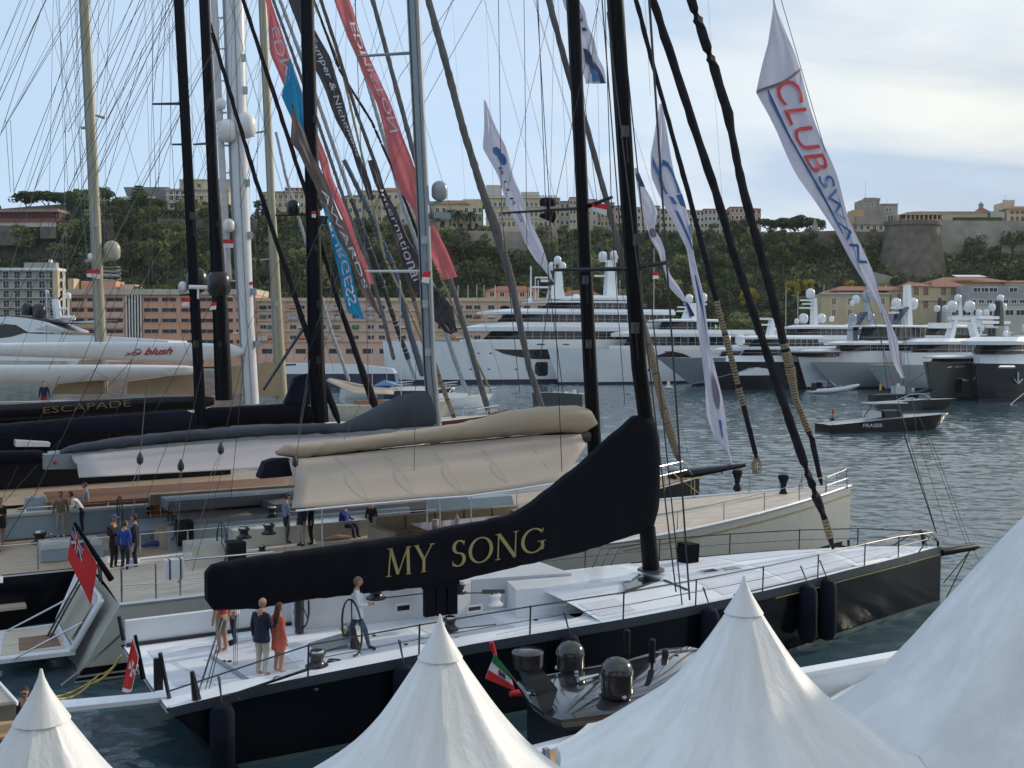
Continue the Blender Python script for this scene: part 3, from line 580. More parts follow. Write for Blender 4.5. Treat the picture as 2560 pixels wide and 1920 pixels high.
mb=MB(B.fr); mb.box((B.X(2252),1.2,B.Z(549.9)),(B.X(2350),1.49,B.Z(538.1))); mb.build('gallery_shade',SHUT,B.t); mb=MB(B.fr)
for i in range(9): x=B.X(2262+i*11); mb.box((x,-.9,B.Z(549.9)),(x+.35,-.5,B.Z(538.1)))
mb.build('column',CREAM,B.t); B.hip(2270,2476,530,523,1,13); B.part('upper_wall',PALE,(B.X(2270),1.4,B.h+.01),(B.w,12,B.Z(530)-.01)); B.part('end_gable',CREAM,(B.X(2350),-1,B.Z(557)),(B.X(2356),1.4,B.Z(534)))
B=Bld('chapel_dome','small stone cupola on a red pyramid roof above the palace wing','0' and 2452,2476,517,532,YT+6,None,8); mb=MB(B.fr); w2=B.w/2; mb.prism([(-1,0),(B.w+1,0),(B.w+1,8),(-1,8)],0,B.h,0,[(w2-.6,3.4),(w2+.6,3.4),(w2+.6,4.6),(w2-.6,4.6)]); mb.build('roof',ROOF,B.t); mb=MB(B.fr); mb.lathe([(.85,0),(.85,1.1),(1.05,1.15),(1.05,1.3),(.8,1.6),(.5,2.0),(.12,2.25),(.1,2.7),(.01,2.75)],(w2,4,B.h-.1),14); mb.build('cupola',FORTL,B.t)
B=Bld('palace_tower','cream crenellated square tower at the far right skyline','0' and 2508,2536,506,530,YT+4,CREAM,8); mb=MB(B.fr)
for i in range(4): x=i*(B.w-.75)/3; mb.box((x,0,B.h),(x+.75,.7,B.h+.85)); mb.add([(x,0,B.h+.85),(x+.375,0,B.h+.55),(x+.75,0,B.h+.85),(x,0,B.h+1.1),(x+.2,0,B.h+.85)],[(0,1,3)])
mb.build('merlon',CREAM,B.t); mb=MB(B.fr); mb.tube([(B.w/2,3,B.h),(B.w/2,3,B.h+3.2)],.06,5); mb.build('flagpole',RAILG,B.t)
B=Bld('palace_wing','cream palace wing with arches and red roof at the right edge','0' and 2476,2620,531,556,YT+2,PALE,12); B.part('wall',CREAM,(B.X(2512),-1.5,B.Z(556)),(B.w,-.01,B.Z(524))); B.hip(2508,2640,524,515,-2,5)
mb=MB(B.fr)
for i in range(7):
    x=B.X(2521+i*13); mb.box((x,-1.56,B.Z(553)),(x+1.2,-1.49,B.Z(546))); mb.add([(x+.6+.6*math.cos(q*PI/8),-1.56,B.Z(546)+.6*math.sin(q*PI/8)) for q in range(9)],[tuple(range(9))]); mb.box((x-.1,-1.56,B.Z(536)),(x+1.2,-1.49,B.Z(528)))
mb.build('arch',SHUT,B.t); wall_px('hedge','long dark clipped hedge along the top of the palace rampart',2385,2505,543,543,553,YT-3,LEAF['dark'],1.2,'hedge')
wall_px('hillside_terrace','cream low building above the hedge below the palace roof',2476,2512,528,530,545,YT+1,PALE,2,'terrace wall')
# bastion: tapering curved wall
mb=MB(); YB_=368.; c=atY(2290,560,YB_); rs=[]
for k,(py,half) in enumerate(((552,72),(562,72),(562,68),(575,68),(640,80),(700,88),(760,92))):
    z=atY(2290,py,YB_).z; r=half*YB_/F; ring=[]
    for j in range(25): a=PI+PI*j/24; ring.append((c.x+r*math.cos(a),c.y+4+.75*r*math.sin(a),z))
    rs.append(ring)
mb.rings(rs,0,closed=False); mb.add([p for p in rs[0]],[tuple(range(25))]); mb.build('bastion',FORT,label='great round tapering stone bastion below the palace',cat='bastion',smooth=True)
wall_px('rampart','tall weathered fortress wall right of the round bastion, upper part pale',2352,2640,551,553,640,YT-5,FORTL,4)
# --- harbour buildings on the right
B=Bld('harbour_building','low cream harbour building with red roof behind the swan-club banner','0' and 2052,2222,735,917,312,PCREAM,12); B.hip(2078,2222,727,714); B.part('upper_wall',PCREAM,(B.X(2078),2,B.h),(B.w,11,B.Z(727))); B.part('eave',PALE,(-.3,-.6,B.h-.2),(B.w+.2,1.99,B.h+.3))
B.win([B.X(p) for p in (2078,2118,2160,2200)],[B.Z(762),B.Z(790)],1.1,1.9,SHUT,WTRIM); B.win([B.X(2092)],[B.Z(738)],6,.7)
B=Bld('harbour_building','cream harbour building with tall brown window bays behind the dark radar mast','0' and 2190,2270,727,917,314,PCREAM,12); B.hip(2188,2272,727,714); B.win([B.X(p) for p in (2200,2215,2240,2255)],[B.Z(758),B.Z(785)],1.2,2.6,SHUT,OCHRE)
B=Bld('harbour_building','cream harbour building with red hipped roof in the right middle','0' and 2270,2430,716,917,310,PCREAM,14); B.hip(2268,2330,716,704); B.hip(2325,2420,718,700); B.win([B.X(p) for p in (2282,2306,2350,2374)],[B.Z(738),B.Z(770)],1.3,2.2,SHUT,OCHRE); B.part('ledge',PALE,(-.2,-.5,B.Z(752)),(B.w,-.01,B.Z(749)))
B=Bld('market_hall','large orange building with a wide red roof and white skylight','0' and 2336,2530,705,912,326,OCHRE,18); B.hip(2334,2532,706,690,-1,19); mb=MB(B.fr); mb.slab([(B.X(2386),-.2,B.Z(698.5)+.6),(B.X(2462),-.2,B.Z(698.5)+.6),(B.X(2458),4,B.Z(694)+.75),(B.X(2390),4,B.Z(694)+.75)],(0,0,.2)); mb.build('skylight',WTRIM,B.t)
B=Bld('terrace_building','grey concrete terraced building at the right behind the white domes','0' and 2400,2620,715,917,306,GREYC,14); B.part('terrace',GREYC,(B.X(2395),-5,0),(B.w,-.01,B.Z(740))); B.part('terrace',PALE,(B.X(2330),-9,0),(B.w,-5.01,B.Z(768))); B.win([B.X(p) for p in (2430,2448,2470,2520,2560)],[B.Z(730)],2.2,1.1); B.win([B.X(p) for p in range(2405,2560,20)],[B.Z(760)],1.4,1.0,y=-5); B.win([B.X(p) for p in range(2345,2560,26)],[B.Z(790)],2.2,1.4,y=-9)
simple('harbour_building','cream house with red roof at the far right edge above the grey terraces',2528,2620,706,915,320,PCREAM,5,1,700)
for i,px in enumerate(range(2050,2600,38)):
    y=298; p=atY(px,800,y); put_tree('broadleaf_tree',p.x,y,1.2,2.2,'clipped green tree on the quay behind the yacht masts','trees on the far quay')
mb=MB(); mb.box((-60,286,-3),(420,311.9,1.4)); mb.build('quay_apron',STONEW,kind='structure',loc=(0,300,0))
mb=MB(); mb.box((-420,286,-3),(-60.02,311.9,1.4)); mb.build('quay_promenade',STONEW,kind='structure',loc=(-200,300,0))
# ================================================================ MOTOR YACHTS ON THE FAR QUAY
YW=mat('yacht_white',(.74,.76,.78),.22,var=.04,scale=.3,coat=.3); YG=mat('yacht_grey',(.34,.38,.41),.25,var=.05,coat=.3); YB=mat('yacht_black',(.012,.013,.018),.12,var=.1,coat=.5); YO=mat('yacht_olive',(.10,.095,.085),.25,var=.06,coat=.3)
YLG=mat('yacht_light_grey',(.50,.53,.54),.25,var=.05,coat=.3); YNAVY=mat('yacht_navy',(.012,.018,.06),.15,coat=.5); TGL=mat('tinted_glass',(.012,.014,.018),.06,var=.5,scale=.5); STEEL=mat('steel',(.5,.5,.52),.25,metal=1,var=.05)
TEAK=mat('teak',(.34,.22,.12),.6,var=.25,scale=1,stretch=(1,8,1)); BOOT=mat('boot_stripe',(.02,.022,.05),.4); DOMEG=mat('dome_grey',(.30,.34,.37),.3); DOMEW=mat('dome_white',(.70,.71,.72),.35,var=.04); BLK=mat('black_paint',(.012,.012,.015),.3,var=.2); INT=mat('cabin_interior',(.10,.05,.03),.6)
class Yt: pass
def hull_rings(L,B,zb,zs,rake,flare=.25,plumb=0,N=22,tw=.8,zmid=None,trake=0,nose=.42,zlow=-.5):
    """rings from bow (u=0) to stern; each ring runs near deck edge -> keel -> far deck edge"""
    rs=[]
    for i in range(N+1):
        t=i/N; q=min(1,t/nose); bd=B/2*(1-(1-q)**2.1)**.75*(lerp(1,tw,max(0,(t-.6)/.4)**1.5)); bw=bd*lerp(1-flare*1.9,1-.05,min(1,t/.35)) if t>0 else 0
        z=lerp(zb,zs,t**.7) if zmid is None else interp([(0,zb),(.45,zmid),(1,zs)],t)
        ud=-rake+(L+rake)*t; uw=L*t+(-trake*(t**6)); ul=ud
        bd=max(bd,.04); bw=max(bw,.03)
        um=lerp(ud,uw,.55)
        rs.append([(ud,-bd,z),(um,-lerp(bd,bw,.6),z*.45),(uw,-bw,0),(uw+.1,-bw*.7,zlow),(uw+.1,bw*.7,zlow),(uw,bw,0),(um,lerp(bd,bw,.6),z*.45),(ud,bd,z)])
    return rs
def add_hull(fr,root,L,B,zb,zs,rake,m,flare=.25,deck=None,stripe=None,name='hull',**k):
    rs=hull_rings(L,B,zb,zs,rake,flare,**k); mb=MB(fr); mb.rings(rs,0,caps=False,closed=False); mb.add(rs[-1],[tuple(range(8))])
    h=mb.build(name,m,root,smooth=True)
    mb=MB(fr); dk=[[(r[0][0],r[0][1],r[0][2]-.01),(r[0][0],0,r[0][2]+.03*min(1,abs(r[0][1]))),(r[7][0],r[7][1],r[7][2]-.01)] for r in rs]; mb.rings(dk,0,caps=False,closed=False); mb.build('deck',deck or TEAK,root,smooth=True)
    if stripe:
        mb=MB(fr); bt=[]
        for r in rs:
            a,b=Vector(r[2]),Vector(r[1]); nrm=-.03
            p=lerp(a,b,.0)+Vector((0,nrm,-.02)); q=lerp(a,b,min(1,stripe/max(.1,b.z)))+Vector((0,nrm,0)); bt.append([tuple(p),tuple(q)])
        mb.rings(bt,0,caps=False,closed=False); mb.build('boot_stripe',BOOT,root)
    return rs
def noseplan(u0,u1,hw,nl,n=6,tail=0):
    pts=[]
    for i in range(n+1):
        a=PI/2*i/n; pts.append((u0+nl*(1-math.sin(a)),-hw*math.sin(a) if False else -hw*(1-(1-math.sin(a))**1.6)))
    pts=[]
    for i in range(n+1):
        t=i/n; pts.append((u0+nl*t,-hw*math.sqrt(max(0,1-(1-t)**2))))
    pts.append((u1,-hw*.96)); pts.append((u1,hw*.96)); 
    for i in range(n,0,-1):
        t=i/n; pts.append((u0+nl*t,hw*math.sqrt(max(0,1-(1-t)**2))))
    return pts
def yacht(name,label,top,wl,ang,L,B,hm,zs,tiers=(),domes=(),masts=(),dark=(),ports=(),flare=.25,stripe=.45,group=None,cat='yacht',rails=True,lines=(),deck=None,nose=.42,hw0=.42,tier_m=None):
    W0=atZ(wl[0],wl[1],0); a=R(ang); d=(math.cos(a),math.sin(a)); n=(-d[1],d[0]); t=thing(name,label,cat,tuple(W0),a,group); fr=ROOT[t.name]
    def uz(px,py,v=0):
        P=(W0.x+n[0]*v,W0.y+n[1]*v); q=fr.inv(inPl(px,py,P,n)); return q[0],q[2]
    tu,tz=uz(*top); zs=tz*.93; rs=add_hull(fr,t,L,B,tz,zs,max(.2,-tu),hm,flare,deck=deck,stripe=stripe,nose=nose)
    if tiers:
        x0,x1,yr,yg,yb=tiers[0]; hw=B*hw0; u0,_=uz(x0,yg,-hw*.8); u1,_=uz(x1,yb,-hw); _,zt=uz((x0+x1)/2,yb,-hw)
        mb=MB(fr); nl=min((u1-u0)*.45,hw*2.2); mb.prism(noseplan(max(.5,u0-.5),min(u1,L-.6),hw*.99,nl*1.2),tz*.5,zt-.06); mb.build('bulwark',YW if tier_m is None else tier_m,t)
    for i,(x0,x1,yr,yg,yb) in enumerate(tiers):
        hw=B*hw0-.35*i; u0,zr=uz(x0,yr,-hw*.8); u1,_=uz(x1,yr,-hw); _,zg=uz((x0+x1)/2,yg,-hw); _,zb=uz((x0+x1)/2,yb,-hw); _,zr=uz((x0+x1)/2,yr,-hw); nl=min((u1-u0)*.45,hw*2.2)
        mb=MB(fr); mb.prism(noseplan(u0+nl*.35,u1-.8,hw-.45,nl*.8),zb-.05,zg-.001,0,noseplan(u0+nl*.5,u1-.9,hw-.5,nl*.75)); mb.build('window_band',TGL,t)
        mb=MB(fr); 
        mb.prism(noseplan(u0,u1,hw,nl),zg,lerp(zg,zr,.45),0,noseplan(u0-.1,u1,hw+.06,nl)); mb.prism(noseplan(u0-.1,u1,hw+.06,nl),lerp(zg,zr,.45)+.001,zr,0,noseplan(u0+nl*.42,u1-.3,hw-.35,nl*.7))
        mb.build('deckhouse',tier_m or YW,t,smooth=False)
        nm=max(3,int((u1-u0)/2.6)); mb=MB(fr)
        for j in range(nm): u=u0+nl*1.1+(u1-u0-nl*1.1-1)*j/nm; mb.box((u,-hw+.40,zb),(u+.09,-hw+.36,zg-.01)) 
        mb.build('mullion',YLG,t)
        if rails and zb-.9>0:
            mb=MB(fr); ra=noseplan(u0+nl*.1,u1+1.5,hw+.02,nl)[0:8]; mb.tube([(p[0],p[1],zb+.55) for p in ra],.035,4)
            for j in range(14): q=ra[-2]; qq=ra[-1]; uu=lerp(q[0],qq[0],j/13); mb.tube([(uu,-hw-.01,zb-.3),(uu,-hw-.01,zb+.55)],.025,4)
            mb.build('railing',STEEL,t)
    for i,(px,py,r,m) in enumerate(domes):
        s=W0.y/F; u,z=uz(px,py); rr=r*math.hypot(*inPl(px,py,W0,n)[:2])/F*.98
        mb=MB(fr); mb.lathe([(rr*.55,-rr*1.3),(rr*.8,-rr*1.05),(rr*.97,-rr*.8),(rr,-rr*.1)]+[(rr*math.cos(q*PI/12),rr*math.sin(q*PI/12)) for q in range(1,6)]+[(.01,rr)],(u,0,z),14); mb.build('radome',m,t,smooth=True)
    for (x0,y0,x1,y1,wd,m) in masts:
        u0,z0=uz(x0,y0); u1,z1=uz(x1,y1); mb=MB(fr)
        if abs(z1-z0)>.6*abs(u1-u0): h=wd/2; mb.add([(u0-h,-h,z0),(u0+h,-h,z0),(u0+h,h,z0),(u0-h,h,z0),(u1-h*.7,-h*.7,z1),(u1+h*.7,-h*.7,z1),(u1+h*.7,h*.7,z1),(u1-h*.7,h*.7,z1)],[(0,3,2,1),(4,5,6,7),(0,1,5,4),(1,2,6,5),(2,3,7,6),(3,0,4,7)])
        else: mb.box((min(u0,u1),-.45,min(z0,z1)-wd/2),(max(u0,u1),.45,max(z0,z1)+wd/2))
        mb.build('mast' if abs(z1-z0)>.6*abs(u1-u0) else 'radar_bar',m,t)
    def side(px,py):
        # point on the near hull side
        v=-B/2
        for _ in range(4):
            u,z=uz(px,py,v); q=min(1,max(0,(u)/L)); j=min(len(rs)-2,int(q*(len(rs)-1))); r=rs[j]; r2=rs[j+1]; ft=q*(len(rs)-1)-j
            zz=[lerp(r[i][2],r2[i][2],ft) for i in range(3)]; vv=[lerp(r[i][1],r2[i][1],ft) for i in range(3)]
            v=interp([(zz[2],vv[2]),(zz[1],vv[1]),(zz[0],vv[0])],z)
        u,z=uz(px,py,v-.06); return (u,v-.06,z)
    for pts in dark:
        mb=MB(fr); P=[side(*p) for p in pts]; mb.add(P,[tuple(range(len(P)))]); mb.build('hull_window',TGL,t)
    for (px,py,wx,hy) in ports:
        mb=MB(fr); P=[side(px+wx*math.cos(q*PI/4),py+hy*math.sin(q*PI/4)) for q in range(8)]; mb.add(P,[tuple(range(8))]); mb.build('porthole',TGL,t)
    for (x0,y0,x1,y1,wd,m) in lines:
        a_,b_=side(x0,y0),side(x1,y1); mb=MB(fr); mb.tube([(a_[0],a_[1]-.02,a_[2]),(b_[0],b_[1]-.02,b_[2])],wd,4); mb.build('lettering',m,t)
    t['_']=0; del t['_']
    r=Yt(); r.t=t; r.fr=fr; r.uz=uz; r.side=side; r.W0=W0; return r
DW,DG=DOMEW,DOMEG
# farther row first
y=yacht('motor_yacht','largest white motor yacht, with louvred top deck and two tall radar masts',(956,852),(968,959),14,76,13,YW,4.2,
 tiers=[(1166,1745,806,828,848),(1204,1690,772,786,804),(1318,1600,752,757,771),(1400,1600,738,750,766)],
 domes=[(1380,664,9.5,DW),(1406,664,9.5,DW),(1394,649,9.5,DW),(1507,639,11,DW),(1535,637,11,DW),(1440,747,12,DW),(1324,752,7,DW)],
 masts=[(1389,748,1389,714,3.6,YW),(1396,716,1396,674,1.8,YW),(1526,740,1526,654,2.6,YW),(1500,653,1542,653,.35,YW),(1488,672,1512,672,.35,YW),(1486,690,1512,690,.35,YW),(1338,694,1368,694,.3,YW),(1352,702,1372,702,.5,YW),(1330,718,1372,718,.35,YW),(1338,750,1338,695,.3,STEEL),(1327,750,1327,665,.35,YW),(1345,750,1345,700,.25,STEEL)],
 dark=[[(1234,873),(1300,874),(1375,873),(1375,898),(1330,897),(1290,891),(1258,884)],[(1337,912),(1342,905),(1368,905),(1370,912),(1370,934),(1365,940),(1345,940),(1337,932)]],
 ports=[(x,883,4,1.6) for x in (1104,1157,1196,1227)]+[(x,923,4,1.6) for x in (1145,1177,1222,1290,1318)]+[(1101,862,8,1.4),(1352,861,12,1.4),(1415,861,10,1.4)],flare=.12,stripe=.9,hw0=.46,nose=.3)
y=yacht('motor_yacht','white motor yacht with a dark swoosh of windows and round portholes along its hull',(1368,870),(1397,961),22,48,9.5,YW,3.6,
 tiers=[(1545,1890,824,842,863),(1636,1800,797,804,825)],domes=[(1723,745,10,DW),(1758,742,10,DW)],
 masts=[(1722,798,1732,758,2.6,YW),(1696,768,1722,768,.3,YW),(1693,778,1722,778,.3,YW),(1712,760,1765,760,.3,YW)],
 dark=[[(1497,884),(1560,882),(1560,900),(1530,898)],[(1566,880),(1680,878),(1708,884),(1728,893),(1700,896),(1620,898),(1566,900)],[(1421,908),(1443,909),(1440,953),(1419,953)]],
 ports=[(x,925,3.4,3.6) for x in (1503,1529,1548,1566,1623)]+[(1383,884,2,1.3),(1398,884,2,1.3),(1412,884,3,1.5),(1430,884,4,1.5)],flare=.2,stripe=.5,lines=[(1400,938,1640,939,.05,YG)])
yacht('motor_yacht','grey-hulled motor yacht with a black diagonal flash at its waterline',(1640,893),(1730,964),28,36,8.5,YG,3.2,
 tiers=[(1795,1960,868,878,890)],domes=[(1818,845,9,DW),(1850,847,12,DW)],masts=[(1836,882,1836,862,1.5,YW)],
 dark=[[(1731,908),(1748,908),(1746,952),(1732,952)]],lines=[(1728,907,1755,906,.12,YW)],flare=.4)
yacht('motor_yacht','long black-hulled motor yacht with pale wheelhouse and slanted windows',(1770,903),(1800,974),26,44,9,YB,3.6,
 tiers=[(1845,2120,866,874,888),(1868,2060,838,848,866)],domes=[],masts=[(1925,838,1930,796,1.2,YW),(1893,797,1925,797,.35,YW),(1896,812,1925,812,.3,YW)],
 lines=[(1843,916,1848,916,.14,YW),(1860,916,1873,916,.14,YW),(1897,916,1903,916,.14,YW),(1947,921,1958,921,.14,YW)],flare=.3,stripe=None,deck=YW)
yacht('motor_yacht','white motor yacht with rounded wheelhouse behind the furled black stays',(1965,878),(1990,955),30,38,8.5,YW,3.6,
 tiers=[(1960,2250,838,856,874),(1985,2180,812,822,838)],domes=[(2026,732,11,DW),(2009,794,11,DW),(2054,794,10,DW),(1992,802,6,DW),(2079,796,6,DW)],
 masts=[(2035,812,2035,745,1.3,YW),(2003,751,2035,751,.3,YW),(2008,760,2030,760,.3,YW),(2001,770,2032,770,.3,YW)],flare=.3)
yacht('motor_yacht','pale blue-white bowed motor yacht with a dark side door, beside the moored inflatable',(1994,892),(2018,973),32,36,8.5,YW,3.4,
 tiers=[(2000,2260,872,880,890)],domes=[(2131,793,10,DG),(2176,792,10,DG),(2169,738,13,DG),(2140,747,9,DW),(2131,757,6,DW)],masts=[(2131,860,2131,800,1.6,YG),(2176,860,2176,800,1.6,YG),(2169,800,2169,750,1,YG),(2130,826,2160,780,1.5,YNAVY)],
 dark=[[(2031,921),(2052,923),(2058,940),(2055,970),(2028,970)]],flare=.35)
yacht('motor_yacht','light grey motor yacht with raked bow, second of the grey bows from the left',(2028,905),(2093,973),33,34,8.3,YLG,3.4,
 tiers=[(2098,2420,852,862,876),(2160,2325,812,818,850)],domes=[(2241,757,12,DW),(2282,757,12,DW)],masts=[(2268,815,2268,712,1.5,YW),(2230,770,2262,770,.35,YW),(2226,782,2262,782,.35,YW),(2224,812,2262,768,2.,YNAVY)],
 dark=[[(2113,935),(2134,935),(2128,966),(2106,965)]],ports=[(2101,919,4,1.4),(2126,919,8,1.1),(2156,919,5,1.2)],flare=.4)
yacht('motor_yacht','light grey motor yacht next to the olive one, with white rail and faint bow lettering',(2162,912),(2218,977),34,34,8.3,YLG,3.4,
 tiers=[(2300,2540,846,861,880)],domes=[(2380,764,12,DW),(2424,764,12,DW),(2395,744,8,DW),(2363,770,7,DW),(2343,770,7,DW)],
 masts=[(2372,848,2388,790,1.4,YW),(2440,848,2422,790,1.4,YW),(2375,796,2435,796,.6,YW),(2380,808,2432,808,.4,YW),(2400,796,2400,740,.5,YW),(2347,812,2350,745,.7,BLK),(2325,812,2375,816,.8,YW)],
 dark=[[(2253,943),(2269,943),(2266,963),(2254,965)]],ports=[(2213,929,7,1.1),(2220,929,3,1.6)],lines=[(2265,929,2305,929,.10,YG)],flare=.4)
yacht('motor_yacht','dark olive-grey motor yacht with plumb bow and mooring lines',(2317,904),(2332,1000),36,32,8.4,YO,3.6,
 tiers=[(2372,2480,888,896,904)],domes=[(2501,745,8,DW),(2480,767,8,DW),(2508,766,8,DW),(2447,781,7,DW),(2466,780,7,DW)],masts=[(2497,815,2497,752,1.2,BLK),(2440,794,2500,794,.4,YW),(2450,806,2520,806,.4,YW)],
 dark=[[(2389,947),(2406,947),(2405,982),(2388,981)]],lines=[(2368,919,2380,917,.08,YLG),(2388,918,2412,916,.07,YLG)],flare=.12,nose=.3)
yacht('motor_yacht','black-hulled motor yacht with white bulwark at the right edge of the far quay',(2438,908),(2445,1004),37,34,9,YB,3.9,
 tiers=[(2470,2700,842,862,884)],domes=[(2514,832,6,DW)],masts=[],dark=[[(2498,914),(2535,914),(2535,921),(2498,921)]],
 lines=[(2545,930,2545,958,.12,YLG),(2536,948,2545,960,.12,YLG),(2545,960,2556,948,.12,YLG),(2498,917,2535,917,.2,YW)],flare=.12,nose=.3,deck=YW)
# small craft seen between the far yachts
yacht('motor_yacht','white motor yacht superstructure half hidden behind the row, under the dome arch',(2150,880),(2160,945),36,30,8,YW,3.4,tiers=[(2330,2560,812,820,838)],domes=[],masts=[(2450,842,2440,800,2,YW)],flare=.3)
BACK=[(1500,820,'behind the mast of the biggest yacht'),(1655,838,'over the stern of the swoosh-windowed yacht'),(1700,842,'left of the three black stays'),(1765,826,'between two black stays'),(1930,838,'left of the dome-topped mast'),(1985,835,'just left of the white banner foot'),(2110,832,'behind the grey domes'),(2195,842,'right of the grey domes'),(2330,838,'left of the twin-dome arch'),(2440,832,'right of the twin-dome arch'),(2510,840,'under the black mast at right'),(2555,835,'cut by the right edge')]
for i,(px,py,wh) in enumerate(BACK):
    r_=random.Random(i*7+3); w_=r_.uniform(55,95)
    yacht('motor_yacht','small white motor yacht of the back row '+wh,(px-w_*.6,py+42),(px-w_*.5,938),30,20,6,YW if i%4 else YLG,3,tiers=[(px-w_*.3,px+w_*.6,py+18,py+23,py+33),(px-w_*.05,px+w_*.5,py+3,py+7,py+16)],
      domes=[(px+w_*.1,py-14-r_.uniform(0,8),r_.uniform(4,7),DW)]+([(px+w_*.25,py-10,5,DW)] if i%2 else []),masts=[(px+w_*.17,py+3,px+w_*.2,py-12,.7,YW),(px+w_*.05,py-8,px+w_*.3,py-8,.25,YW)]+([(px+w_*.4,py,px+w_*.42,py-40,.12,RAILG)] if i%3==0 else []),flare=.3,group=None,rails=False)
# left and middle
yacht('motor_yacht','plain white yacht hull at the left edge, beneath the white boom',(205,880),(200,935),186,40,9,YW,3.2,tiers=[],domes=[],flare=.3,rails=False)
def left_yacht():
    Y=120.; n=(0,1); fr=Frame((-45,Y,0),0); t=thing('motor_yacht','white motor yacht with dark canopy and two black domes behind the white boom','yacht',(-45,Y,0),0)
    P=lambda px,py: fr.inv(atY(px,py,Y)); 
    def pan(name,pts,m,d=4,y0=0):
        mb=MB(fr); q=[P(*p) for p in pts]; mb.slab([(a[0],a[1]+y0,a[2]) for a in q],(0,d,0)); mb.build(name,m,t)
    pan('hull',[(-120,900),(-120,862),(30,842),(60,833),(180,838),(420,852),(430,905)],YW,7)
    pan('wheelhouse_window',[(-120,812),(40,812),(60,833),(-120,860)],TGL,5,.5)
    pan('hardtop',[(-120,795),(20,791),(60,795),(110,805),(172,828),(168,831),(70,831),(40,812),(0,808),(-120,806)],YW,6)
    pan('canopy',[(-120,780),(40,790),(110,797),(150,806),(250,800),(245,806),(150,809),(60,797),(-120,795)],BLK,5,1)
    pan('awning',[(150,806),(245,799),(240,807)],YLG,5,.9)
    pan('hatch_panel',[(120,812),(172,828),(168,830),(90,822)],YLG,.1,-.12)
    for px,py,r,m in ((37,768,14,BLK),(68,773,18,BLK),(88,725,4,DW),(143,735,7,DW)):
        q=P(px,py); rr=r*Y/F; mb=MB(fr); mb.lathe([(rr*.9,-rr*1.3),(rr,-rr*.2)]+[(rr*math.cos(k*PI/10),rr*math.sin(k*PI/10)) for k in range(1,5)]+[(.01,rr)],(q[0],3,q[2]),14); mb.build('radome',m,t,smooth=True)
    for a,b,wd,m in (((117,797),(110,745),.45,YW),((88,800),(88,728),.06,YW),((115,770),(140,770),.16,YW),((117,793),(160,793),.3,YW),((143,793),(143,740),.1,YW),((100,765),(128,735),.12,BLK)):
        p,q=P(*a),P(*b); mb=MB(fr); mb.tube([(p[0],3,p[2]),(q[0],3,q[2])],wd,6); mb.build('antenna_mast',m,t)
left_yacht()
yacht('motor_yacht','white flybridge motor yacht moored in front of the pink building',(735,876),(750,912),6,30,6.5,YW,2.8,tiers=[(800,980,848,853,866),(760,1000,866,872,884)],flare=.3,rails=True)
yacht('motor_yacht','white sport yacht with dark window line between the tan and black masts',(620,872),(640,915),8,24,6,YW,2.4,tiers=[(650,820,862,868,878)],masts=[(790,862,790,840,.4,YW)],flare=.3)
yacht('motor_yacht','navy-hulled motor yacht behind the small sailing boats',(992,925),(965,957),176,34,7,YNAVY,3.0,tiers=[],flare=.2,rails=False,stripe=None,deck=YW)
def navy_top():
    Y=210; t=thing('motor_yacht','white curved upper deck of the motor yacht behind the grey furled sail','yacht',(-30,Y,0),0); fr=ROOT[t.name]; P=lambda px,py: fr.inv(atY(px,py,Y))
    mb=MB(fr); mb.slab([P(*p) for p in ((600,935),(605,912),(700,908),(900,912),(980,922),(988,934))],(0,5,0)); mb.build('deckhouse',YW,t); mb=MB(fr); mb.slab([P(*p) for p in ((600,914),(740,909),(740,913),(600,918))],(0,-.1,0)); mb.build('window_band',TGL,t)
    mb=MB(fr); mb.slab([P(*p) for p in ((600,958),(600,936),(986,935),(990,958))],(0,6,0)); mb.build('hull',YNAVY,t)
navy_top()
